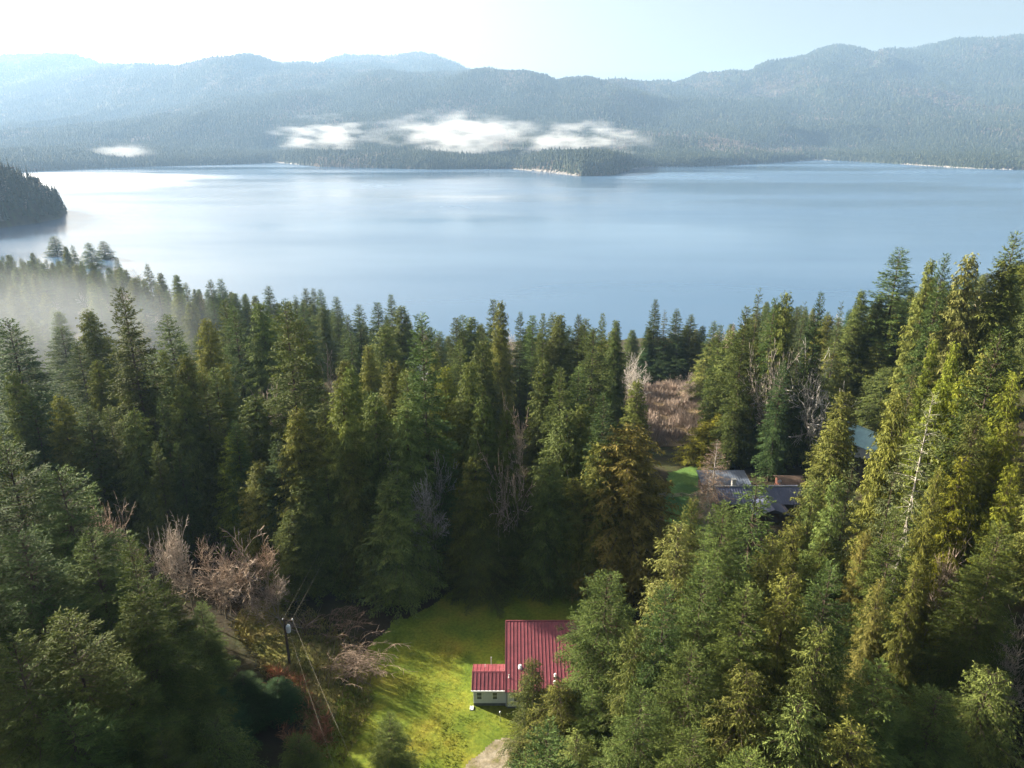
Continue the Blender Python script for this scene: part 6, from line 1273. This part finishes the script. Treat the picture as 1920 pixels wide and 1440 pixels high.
blades('undergrowth', 42000, [(-75, 30), (-75, 130), (-20, 112), (25, 112), (30, 140), (95, 140), (95, 60), (60, 25)], M_LEAF, .85, 'dark green ferns and salal under the trees', 'undergrowth', 9, 1.1,
       lambda p, X, Y: np.clip(.3 + 1.5 * p, 0, 1) * (1 - ((X > -24) & (X < 20) & (Y > 44) & (Y < 103))) * (1 - ((X > -40) & (X < -17) & (Y > 58) & (Y < 88))) * (1 - ((X > 26) & (X < 60) & (Y > 100))), cols=(.07, .085, .028))

# ------------------------------------------------------------------ red-roofed house
def metal_mat(name, col, rough=.45, var=.12):
    return simple(name, col, rough, .4, var, 1.2, 0.0)
M_RED = metal_mat('red_metal_roof', (.190, .045, .053), .5, .22)
M_SIDING = simple('white_siding', (.72, .72, .68), .6, .3, .06, 2)
M_TRIM = simple('white_trim', (.80, .80, .78), .5, .3, .04)
M_FOUND = simple('grey_foundation', (.16, .16, .155), .9, .1, .25)
M_GLASS, nt, out = new_mat('window_glass'); principled(nt, out, .06, .6, **{'Base Color': (.03, .035, .035, 1)})
M_PIPE = simple('white_pipe', (.75, .74, .70), .5, .3, .1)
M_STEEL = simple('galvanised_steel', (.38, .40, .41), .4, .5, .15, 4, .6)
def roof_plane(x0, x1, ya, za, yb, zb, pitch=.62, rib=.042, t=.06, w=.065):
    """ribbed metal sheet from its low edge (ya,za) to its high edge (yb,zb)"""
    m = MB()
    m.slab([(x0, ya, za), (x1, ya, za), (x1, yb, zb), (x0, yb, zb)] if yb > ya else [(x1, ya, za), (x0, ya, za), (x0, yb, zb), (x1, yb, zb)], t)
    nrm = Vector((0, -(zb - za), yb - ya)).normalized() * (1 if yb > ya else -1)
    n = max(2, int(round((x1 - x0) / pitch)))
    for i in range(n + 1):
        c = x0 + .04 + (x1 - x0 - .08) * i / n
        a0 = Vector((c - w / 2, ya, za)); a1 = Vector((c + w / 2, ya, za)); b0 = Vector((c - w / 2, yb, zb)); b1 = Vector((c + w / 2, yb, zb))
        up = nrm * rib; e = Vector((w * .25, 0, 0)); dn = nrm * -.01
        q = [a0 + dn, a1 + dn, a1 + up - e, a0 + up + e, b0 + dn, b1 + dn, b1 + up - e, b0 + up + e]; k = len(m.v)
        m.v += [tuple(p) for p in q]
        m.f += [tuple(k + j for j in f) for f in ((0, 1, 2, 3), (5, 4, 7, 6), (3, 2, 6, 7), (1, 5, 6, 2), (4, 0, 3, 7))]
    return m
def window(parent, x0, x1, z0, z1, y, split=True):
    f = MB(); b = .075
    f.box(x0 - b, x1 + b, y - .05, y + .02, z1, z1 + b); f.box(x0 - b, x1 + b, y - .06, y + .02, z0 - b, z0)
    f.box(x0 - b, x0, y - .05, y + .02, z0, z1); f.box(x1, x1 + b, y - .05, y + .02, z0, z1)
    zm = (z0 + z1) / 2
    if split: f.box(x0, x1, y - .04, y + .01, zm - .03, zm + .03)
    fr = f.build('window', M_TRIM, parent)
    p = MB(); p.box(x0, x1, y - .022, y + .005, z0, z1); p.build('pane', M_GLASS, fr)
    return fr
house = tag(empty('red_roof_house', (0, 0, 0)), 'white house with ribbed dark red metal roof and small side wing on the lawn', 'house')
g0 = float(terrain(-2.7, 68)); house.location.z = g0 * 0
# wing
fw = MB(); fw.box(-4.55, -.62, 66.52, 70.25, .42, 2.62)
fw.poly([(-4.55, 66.52, 2.62), (-4.55, 68.38, 3.33), (-4.55, 70.25, 2.62)][::-1])
wing = fw.build('wing_wall', M_SIDING, house)
sid = MB()
for i in range(13): sid.box(-4.56, -.63, 66.495, 66.52, .45 + i * .168, .465 + i * .168)
sid.build('siding', M_SIDING, wing)
ff = MB(); ff.box(-4.52, -.64, 66.55, 70.2, -.6, .42); ff.build('foundation', M_FOUND, house)
window(house, -4.13, -3.58, 1.02, 1.98, 66.52); window(house, -2.27, -1.75, 1.02, 1.98, 66.52)
wr = roof_plane(-4.75, -.60, 66.22, 2.60, 68.38, 3.43, .46); wr2 = roof_plane(-4.75, -.60, 70.55, 2.60, 68.38, 3.43, .46)
o1 = wr.build('wing_roof', M_RED, house); wr2.build('wing_roof', M_RED, house)
rc = MB(); rc.slab([(-4.77, 68.22, 3.40), (-.58, 68.22, 3.40), (-.58, 68.38, 3.47), (-4.77, 68.38, 3.47)], .02); rc.slab([(-4.77, 68.38, 3.47), (-.58, 68.38, 3.47), (-.58, 68.54, 3.40), (-4.77, 68.54, 3.40)], .02)
rc.build('ridge_cap', M_RED, o1)
gt = MB(); gt.box(-4.77, -.64, 66.10, 66.215, 2.47, 2.58); gt.build('gutter', M_TRIM, house)
ch = MB(); ch.tube([(-2.55, 70.35, 2.5), (-2.55, 70.35, 3.75)], [.045, .045], 8); ch.tube([(-2.55, 70.35, 3.72), (-2.55, 70.35, 3.86)], [.09, .06], 8); ch.build('chimney_pipe', M_STEEL, house)
ch = MB(); ch.tube([(-3.25, 69.6, 2.9), (-3.25, 69.6, 3.40)], [.035, .035], 8); ch.build('vent_pipe', M_PIPE, house)
# main part: one long slope down to the front
ry, rz_, ey, ez = 74.55, 5.78, 65.62, 2.86
sl_ = (rz_ - ez) / (ry - ey)
mw = MB()
X0, X1, Y0, Y1 = -.55, 13.6, 66.1, 74.3
mw.poly([(X0, Y0, .3), (X1, Y0, .3), (X1, Y0, ez + (Y0 - ey) * sl_ - .08), (X0, Y0, ez + (Y0 - ey) * sl_ - .08)])
mw.poly([(X1, Y1, .3), (X0, Y1, .3), (X0, Y1, ez + (Y1 - ey) * sl_ - .08), (X1, Y1, ez + (Y1 - ey) * sl_ - .08)])
for xx, fl in ((X0, 1), (X1, 0)):
    q = [(xx, Y0, .3), (xx, Y1, .3), (xx, Y1, ez + (Y1 - ey) * sl_ - .08), (xx, Y0, ez + (Y0 - ey) * sl_ - .08)]
    mw.poly(q[::-1] if fl else q)
mw.build('wall', M_SIDING, house)
ff = MB(); ff.box(X0 + .04, X1 - .04, Y0 + .04, Y1 - .04, -.6, .3); ff.build('foundation', M_FOUND, house)
main_roof = roof_plane(-.78, 14.0, ey, ez, ry, rz_, .43).build('roof', M_RED, house)
rc = MB(); rc.box(-.82, 14.04, ry + .0, ry + .16, rz_ - .16, rz_ + .07); rc.build('ridge_cap', M_RED, main_roof)
eg = MB(); eg.slab([(-.84, ey - .02, ez + .05), (-.78, ey - .02, ez + .05), (-.78, ry, rz_ + .05), (-.84, ry, rz_ + .05)], .18); eg.build('edge_trim', M_RED, main_roof)
def on_roof(x, y): return (x, y, ez + (y - ey) * sl_)
def vent(x, y, h, r, cap=True):
    m = MB(); a = Vector(on_roof(x, y))
    m.tube([a - Vector((0, 0, .1)), a + Vector((0, 0, .10))], [r * 2.2, r * 1.6], 10); m.tube([a, a + Vector((0, 0, h))], [r, r], 10)
    if cap: m.tube([a + Vector((0, 0, h - .03)), a + Vector((0, 0, h + .10))], [r * 1.9, r * 1.1], 10)
    m.build('roof_vent', M_PIPE, house)
vent(.98, 68.55, .30, .13); vent(-.35, 67.35, .45, .05, False); vent(5.1, 67.45, .35, .09); vent(5.0, 66.7, .22, .10)
window(house, .25, 1.0, 1.1, 2.1, Y0, True)
dp = MB(); dp.tube([(-.69, 66.42, 2.5), (-.69, 66.42, -.1)], [.04, .04], 8); dp.build('downpipe', M_TRIM, house)

# small things by the house
yl = tag(empty('yard_lamp', (-1.35, 64.2, .03)), 'small grey post lamp on the grass in front of the wing', 'lamp')
m = MB(); m.tube([(0, 0, -.2), (0, 0, 1.15)], [.035, .03], 8); m.build('post', M_STEEL, yl)
m = MB(); m.tube([(0, 0, 1.13), (0, 0, 1.2), (0, 0, 1.36), (0, 0, 1.42)], [.05, .13, .11, .03], 10); m.build('lamp_head', M_STEEL, yl)
ps = tag(empty('downspout_block', (-4.75, 66.15, .04)), 'pale concrete splash block at the wing corner', 'block')
m = MB(); m.box(-.2, .2, -.35, .25, -.05, .07); m.box(-.2, -.14, -.35, .25, .07, .12); m.box(.14, .2, -.35, .25, .07, .12); m.build('block', M_TRIM, ps)

# ------------------------------------------------------------------ utility pole and lines
M_WOOD = bark_mat('pole_wood', (.035, .026, .02), (.10, .075, .055))
M_GREYPAINT = simple('transformer_grey', (.55, .60, .62), .4, .5, .08)
M_WIRE = simple('bare_wire', (.26, .22, .16), .5, .4, .05)
up = tag(empty('utility_pole', (-28.4, 73.55, float(terrain(-28.4, 73.55)))), 'dark wooden utility pole with a grey transformer at the edge of the lawn', 'utility pole')
m = MB(); m.tube([(0, 0, -.6), (0, 0, 3), (0, 0, 6.95)], [.17, .155, .13], 10); m.build('shaft', M_WOOD, up)
m = MB(); m.box(-.25, 1.15, -.06, .06, 6.62, 6.74); m.tube([(.05, .09, 5.9), (.7, .09, 6.62)], [.03, .03], 6); arm = m.build('crossarm', M_WOOD, up)
for xx in (-.15, 1.05):
    m = MB(); m.tube([(xx, 0, 6.74), (xx, 0, 6.80), (xx, 0, 6.88), (xx, 0, 6.98)], [.03, .08, .10, .05], 10); m.build('insulator', M_TRIM, up)
m = MB(); m.tube([(.42, -.05, 5.0), (.42, -.05, 5.06), (.42, -.05, 5.92), (.42, -.05, 6.0)], [.25, .28, .28, .2], 14); m.box(.12, .28, -.12, .04, 5.3, 5.7)
tf = m.build('transformer', M_GREYPAINT, up)
m = MB(); m.tube([(.36, -.05, 6.0), (.36, -.05, 6.12), (.36, -.05, 6.22)], [.06, .05, .03], 8); m.tube([(.52, -.05, 6.0), (.52, -.05, 6.1), (.52, -.05, 6.2)], [.06, .05, .03], 8); m.build('bushing', M_TRIM, tf)
def wire(name, a, b, sag, r, label, cat):
    a, b = Vector(a), Vector(b); pts = []
    for i in range(25):
        t = i / 24; p = a.lerp(b, t); p.z -= sag * 4 * t * (1 - t); pts.append(p)
    m = MB(); m.tube(pts, [r] * 25, 5)
    return tag(m.build(name, M_WIRE), label, cat)
pz = up.location.z
wire('power_line', (-27.35, 73.55, pz + 6.95), (-11.5, 46.0, 6.2), .5, .009, 'upper pale wire running from the pole crossarm down to the lower right', 'wire')
wire('power_line', (-27.9, 73.5, pz + 5.0), (-13.5, 46.0, 3.9), .45, .009, 'lower pale wire running from the transformer to the lower right', 'wire')
wire('power_line', (-27.35, 73.6, pz + 6.95), (-26.0, 108, 7.5), .6, .008, 'thin dark wire climbing from the pole into the shaded trees, nearer the crossarm end', 'wire')
wire('power_line', (-28.5, 73.6, pz + 6.95), (-27.4, 108, 7.5), .6, .008, 'thin dark wire climbing from the pole top into the shaded trees', 'wire')

# leaning bare canes at the lawn's edge, arching over
def canes(name, cx, cy_, n, h, seed, label, spread=2.2, lean=(.5, -.3), col=(.22, .16, .115)):
    g = random.Random(seed); P0 = []; P1 = []; R0 = []; R1 = []
    for i in range(n):
        p = Vector((cx + g.gauss(0, spread), cy_ + g.gauss(0, spread * .8), 0)); p.z = float(terrain(p.x, p.y)) - .1
        d = Vector((lean[0] * g.uniform(-.3, 1), lean[1] * g.uniform(-.3, 1), 1)).normalized(); ln = h * g.uniform(.6, 1.2); r = .045 * g.uniform(.6, 1.2)
        for s in range(9):
            q = p + d * ln / 9; P0.append(p[:]); P1.append(q[:]); R0.append(r); R1.append(r * .86); r *= .86
            d = (d + Vector((lean[0] * .26 + g.gauss(0, .05), lean[1] * .26 + g.gauss(0, .05), -.13))).normalized(); p = q
            if s > 2:
                for _ in range(2):
                    e = (d + Vector((g.gauss(0, .7), g.gauss(0, .7), g.gauss(.1, .5)))).normalized(); l2 = ln * g.uniform(.06, .18)
                    P0.append(p[:]); P1.append((p + e * l2)[:]); R0.append(.02); R1.append(.012)
    V, Fq = tubes(np.array(P0), np.array(P1), np.array(R0), np.array(R1), 3)
    o = link(name, np_mesh(name, V, Fq, M_TWIG, tint=np.tile(np.random.default_rng(seed).random(len(P0)), 3))); o.color = (*col, 1)
    return tag(o, label, 'thicket')
canes('cane_thicket', -20.8, 72.0, 90, 6.0, 2, 'arching bare brown canes at the left edge of the lawn', 1.7, (.45, -.25))
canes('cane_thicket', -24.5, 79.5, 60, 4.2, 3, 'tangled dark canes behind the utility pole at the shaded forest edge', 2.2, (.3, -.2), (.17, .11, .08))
canes('cane_thicket', 58, 77, 80, 4.0, 6, 'pale bare canes in the small opening at lower right', 2.6, (.3, .1), (.36, .29, .2))

# ------------------------------------------------------------------ second house, shed, green-roofed house
M_BLUE = metal_mat('dark_blue_metal_roof', (.075, .082, .125), .38, .15)
M_DARKWALL = simple('dark_timber_wall', (.055, .04, .035), .8, .2, .2)
M_BARN = simple('red_timber', (.12, .05, .035), .75, .2, .25)
M_TEAL = metal_mat('pale_green_metal_roof', (.46, .66, .60), .4, .12)
h2z = float(terrain(47, 122)); h2 = tag(empty('dark_roof_house', (46.5, 120, h2z)), 'dark house with blue-grey ribbed metal roofs half hidden behind the bright green firs', 'house')
m = MB(); m.box(-7.6, 10.4, -3.2, 3.2, -1.2, 2.75); m.poly([(-7.6, -3.2, 2.75), (-7.6, 3.2, 2.75), (-7.6, 0, 4.15)]); m.poly([(10.4, -3.2, 2.75), (10.4, 0, 4.15), (10.4, 3.2, 2.75)]); m.box(-2.2, 3.4, -7.2, -3.2, -1.2, 2.6); m.build('wall', M_DARKWALL, h2)
r1 = roof_plane(-8.1, 10.9, -3.8, 2.55, 0, 4.3, .5).build('roof', M_BLUE, h2); roof_plane(-8.1, 10.9, 3.8, 2.55, 0, 4.3, .5).build('roof', M_BLUE, h2)
m = MB(); m.box(-8.15, 10.95, -.14, .14, 4.27, 4.40); m.build('ridge_cap', M_STEEL, r1)
m = MB()
m.slab([(-2.7, -7.7, 2.35), (.6, -7.7, 3.6), (.6, -2.2, 3.62), (-2.7, -2.2, 2.37)], .08); m.slab([(.6, -7.7, 3.6), (3.9, -7.7, 2.35), (3.9, -2.2, 2.37), (.6, -2.2, 3.62)], .08)
m.poly([(-2.2, -7.2, 2.6), (3.4, -7.2, 2.6), (.6, -7.2, 3.52)]); m.build('porch_roof', M_BLUE, h2)
m = MB(); m.box(-.35, .35, .5, 1.2, 3.6, 5.3); m.box(-.42, .42, .43, 1.27, 5.3, 5.42); m.build('chimney', simple('chimney_render', (.5, .48, .44)), h2).location.x = -4.4
window(h2, 6.0, 7.2, .9, 2.0, -3.2)
h3 = tag(empty('flat_roof_annex', (43.5, 128.3, float(terrain(43.5, 128)))), 'low annex with a pale blue metal roof behind the dark-roofed house', 'annex')
m = MB(); m.box(-5.4, 3.4, -2, 2, -1, 2.35); m.build('wall', M_DARKWALL, h3)
roof_plane(-5.9, 3.9, -2.5, 2.4, 2.5, 3.1, .5).build('roof', metal_mat('pale_blue_metal_roof', (.11, .13, .165), .35), h3)
sh = tag(empty('garden_shed', (55.5, 127.5, float(terrain(55.5, 127.5)))), 'small red-brown timber shed behind the right end of the dark metal roof', 'shed')
m = MB(); m.box(-2.2, 2.2, -1.5, 1.5, -1, 2.2); m.build('wall', M_BARN, sh)
m = MB(); m.slab([(-2.6, -2.0, 2.15), (2.6, -2.0, 2.15), (2.6, 0, 3.0), (-2.6, 0, 3.0)], .08); m.slab([(2.6, 2.0, 2.15), (-2.6, 2.0, 2.15), (-2.6, 0, 3.0), (2.6, 0, 3.0)], .08); m.build('roof', simple('brown_shingle', (.13, .085, .06)), sh)
m = MB(); m.box(-.4, .5, -1.55, -1.5, -.2, 1.85); dr = m.build('door', simple('shed_door', (.22, .12, .07)), sh)
sd = tag(empty('satellite_dish', (53.0, 126.3, float(terrain(53, 126.3)))), 'small white satellite dish beside the timber shed', 'dish')
m = MB(); m.tube([(0, 0, -.3), (0, 0, 2.5)], [.04, .04], 8); m.build('post', M_STEEL, sd)
m = MB()
for i in range(4):
    r_a, r_b = .42 * i / 4, .42 * (i + 1) / 4
    for k in range(14):
        a, b = 6.2832 * k / 14, 6.2832 * (k + 1) / 14
        pt = lambda r_, an: (r_ * math.cos(an), -.1 + r_ * r_ * -.5, 2.6 + r_ * math.sin(an))
        m.poly([pt(r_a + 1e-4, a), pt(r_b, a), pt(r_b, b), pt(r_a + 1e-4, b)])
m.tube([(0, -.1, 2.45), (0, -.55, 2.5)], [.015, .015], 6); m.build('dish', M_TRIM, sd)
gh = tag(empty('green_roof_house', (76.0, 138.5, float(terrain(76, 138.5))), math.radians(-62)), 'house with a pale green metal roof and white gable, half hidden among trees at right', 'house')
m = MB(); m.box(-5, 5, -3.4, 3.4, -1.5, 2.7); m.poly([(-5, -3.4, 2.7), (-5, 3.4, 2.7), (-5, 0, 4.7)]); m.poly([(5, -3.4, 2.7), (5, 0, 4.7), (5, 3.4, 2.7)]); m.build('wall', M_SIDING, gh)
r1 = roof_plane(-5.6, 5.6, -4.0, 2.4, 0, 4.9, .5).build('roof', M_TEAL, gh); roof_plane(-5.6, 5.6, 4.0, 2.4, 0, 4.9, .5).build('roof', M_TEAL, gh)
m = MB(); m.box(-5.65, 5.65, -.14, .14, 4.87, 5.0); m.build('ridge_cap', M_TEAL, r1)
window(gh, -1, 0, .9, 2.0, -3.4)
# split-rail fence across the second lawn
fn = tag(empty('rail_fence', (0, 0, 0)), 'low weathered zigzag rail fence crossing the second lawn', 'fence')
fp = [(28.2, 122.3), (30.0, 123.4), (31.2, 122.6), (33.2, 123.6), (34.6, 122.7), (36.6, 123.8), (38.0, 123.0), (40.2, 124.4)]
M_RAIL = simple('weathered_rail', (.27, .23, .17), .9, .1, .3)
for a in fp:
    z = float(terrain(*a)); m = MB(); m.tube([(a[0], a[1], z - .3), (a[0], a[1], z + 1.0)], [.09, .08], 7); m.build('post', M_RAIL, fn)
for a, b in zip(fp, fp[1:]):
    m = MB()
    for hh in (.35, .65, .9): m.tube([(*a, float(terrain(*a)) + hh), (*b, float(terrain(*b)) + hh + .03)], [.06, .055], 6)
    m.build('rail', M_RAIL, fn)
# two pale cottages glimpsed near the water
for i, (x, y, rz, lab) in enumerate([(-33, 262, .3, 'white cottage roof glimpsed by the shore, left of the tall twin trees'), (-27, 236, -.2, 'second pale cottage roof glimpsed nearer than the first, left of the tall twin trees')]):
    z = float(terrain(x, y)); c = tag(empty('shore_cottage', (x, y, z), rz), lab, 'cottage')
    m = MB(); m.box(-5, 5, -3.5, 3.5, -2, 4.2); m.poly([(-5, -3.5, 4.2), (-5, 3.5, 4.2), (-5, 0, 6.2)]); m.poly([(5, -3.5, 4.2), (5, 0, 6.2), (5, 3.5, 4.2)]); m.build('wall', M_SIDING, c)
    m = MB(); m.slab([(-5.5, -4.1, 3.95), (5.5, -4.1, 3.95), (5.5, 0, 6.4), (-5.5, 0, 6.4)], .1); m.slab([(5.5, 4.1, 3.95), (-5.5, 4.1, 3.95), (-5.5, 0, 6.4), (5.5, 0, 6.4)], .1); m.build('roof', simple('pale_cottage_roof', (.5, .5, .5)), c)
# ------------------------------------------------------------------ mist, low clouds, haze
def vol_mat(name, dens, scale, thr, soft, aniso=.3, col=(1, 1, 1), detail=4, warp=(1, 1, 1), fade=None, step=None, hpow=1.0):
    """smoke-like volume: noise, thinning towards the edge of its own ellipsoid (object space -1..1)"""
    m, nt, out = new_mat(name)
    tc = N(nt, 'ShaderNodeTexCoord')
    g = N(nt, 'ShaderNodeNewGeometry')
    mp = N(nt, 'ShaderNodeMapping'); mp.inputs['Scale'].default_value = tuple(a / scale for a in warp); L(nt, g.outputs['Position'], mp.inputs[0])
    n = noise(nt, 1.0, detail, .62, mp.outputs[0])
    ln = nt.nodes.new('ShaderNodeVectorMath'); ln.operation = 'LENGTH'; L(nt, tc.outputs['Object'], ln.inputs[0])
    e = N(nt, 'ShaderNodeMapRange'); e.inputs[1].default_value = 1.0; e.inputs[2].default_value = .35; L(nt, ln.outputs['Value'], e.inputs[0])
    a = math_n(nt, 'MULTIPLY_ADD', e.outputs[0], hpow, -hpow * .5)
    s = math_n(nt, 'ADD', n.outputs[0], a)
    r = N(nt, 'ShaderNodeMapRange'); r.inputs[1].default_value = thr; r.inputs[2].default_value = thr + soft; L(nt, s, r.inputs[0])
    q = math_n(nt, 'MULTIPLY', r.outputs[0], e.outputs[0])
    d = math_n(nt, 'MULTIPLY', q, dens)
    v = N(nt, 'ShaderNodeVolumePrincipled', Anisotropy=aniso); v.inputs['Color'].default_value = (*col, 1); L(nt, d, v.inputs['Density'])
    L(nt, v.outputs[0], out.inputs['Volume'])
    return m
def blob(name, loc, size, mat, label, cat, rz=0, kind=None, group=None, seed=0, lump=.0):
    """a rounded, lumpy closed hull the vapour fills"""
    import bmesh
    bm = bmesh.new(); bmesh.ops.create_icosphere(bm, subdivisions=4, radius=1.0)
    me = bpy.data.meshes.new(name)
    for v in bm.verts:
        k = 1 + lump * float(fbm(np.array(v.co.x * 2.3 + seed), np.array(v.co.y * 2.3 + v.co.z * 1.7), 3, seed)); v.co *= k
    bm.to_mesh(me); bm.free(); me.materials.append(mat)
    o = link(name, me); o.location = loc; o.scale = size; o.rotation_euler = (0, 0, rz)
    return tag(o, label, cat, group, kind)
def at(u, r, y):
    s = row_slope(r); z = 64 + s * y; dep = y * PC - (z - 64) * PS
    return ((u - 960) / FOC * dep, y, z)
CM = vol_mat('low_cloud', .014, 58, .485, .26, .1, detail=8, warp=(.42, .5, 1.6), hpow=.26)
CM2 = vol_mat('thin_cloud', .0085, 48, .465, .28, .1, detail=8, warp=(.42, .5, 1.6), hpow=.26)
def cloud(u0, u1, r0, r1, y, mat, label, sy=70, rz=0, seed=1):
    c = at((u0 + u1) / 2, (r0 + r1) / 2, y); k = y * 1.06 / FOC
    blob('low_cloud', c, ((u1 - u0) / 2 * k * 1.2, sy, (r1 - r0) / 2 * k * 1.45), mat, label, 'cloud', rz, None, None, seed, .25)
cloud(512, 708, 226, 282, 2800, CM, 'bright white low cloud, leftmost of the cloud bank on the far shore', 80, 0, 1)
cloud(700, 1030, 218, 284, 2830, CM2, 'wide ragged low cloud in the middle of the far shore', 90, 0, 2)
cloud(770, 1000, 228, 270, 2780, CM, 'denser white core of the middle low cloud', 60, .0, 6)
cloud(785, 945, 262, 298, 2620, CM2, 'thin low cloud strip hanging below the middle cloud', 60, 0, 3)
cloud(950, 1210, 234, 296, 2600, CM, 'low white cloud tapering to the right over the wooded point', 80, -.06, 4)
cloud(165, 300, 272, 296, 2650, CM2, 'small faint cloud low on the left hillside', 50, 0, 5)
LM = vol_mat('lake_mist', .009, 160, .44, .25, .25, detail=4, warp=(.5, 1, 2), hpow=.5)
blob('lake_mist', (-1120, 1750, WATER_Z + 6), (560, 330, 15), LM, 'bright mist lying on the far left of the lake', 'mist', .30, 'stuff', None, 3, .2)
blob('lake_mist', (-520, 1250, WATER_Z), (950, 800, 28), vol_mat('lake_lightening_mist', .0005, 420, .36, .4, .1, detail=3, warp=(.5, 1, 2), hpow=.5), 'thin veil of mist added to lighten the left half of the lake', 'mist', .1, 'stuff', None, 4, 0)  # extra veil, added to whiten the water on this side
SMK = vol_mat('valley_mist', .0030, 42, .53, .20, .10, (.80, .87, .93), 5, (.8, .8, 1.0), hpow=.5)
blob('valley_mist', (-162, 238, -1), (115, 80, 36), SMK, 'pale mist drifting through the trees at far left', 'mist', -.30, 'stuff', None, 7, .15)

hm, nt, out = new_mat('haze')
hv = N(nt, 'ShaderNodeVolumePrincipled', Density=.60e-4, Anisotropy=.18); hv.inputs['Color'].default_value = (.46, .70, 1.0, 1)
L(nt, hv.outputs[0], out.inputs['Volume'])
m = MB(); m.box(-10500, 10500, -600, 11200, -66, 940)
tag(m.build('haze', hm), 'pale blue air between the camera and the far hills', 'haze', kind='stuff')
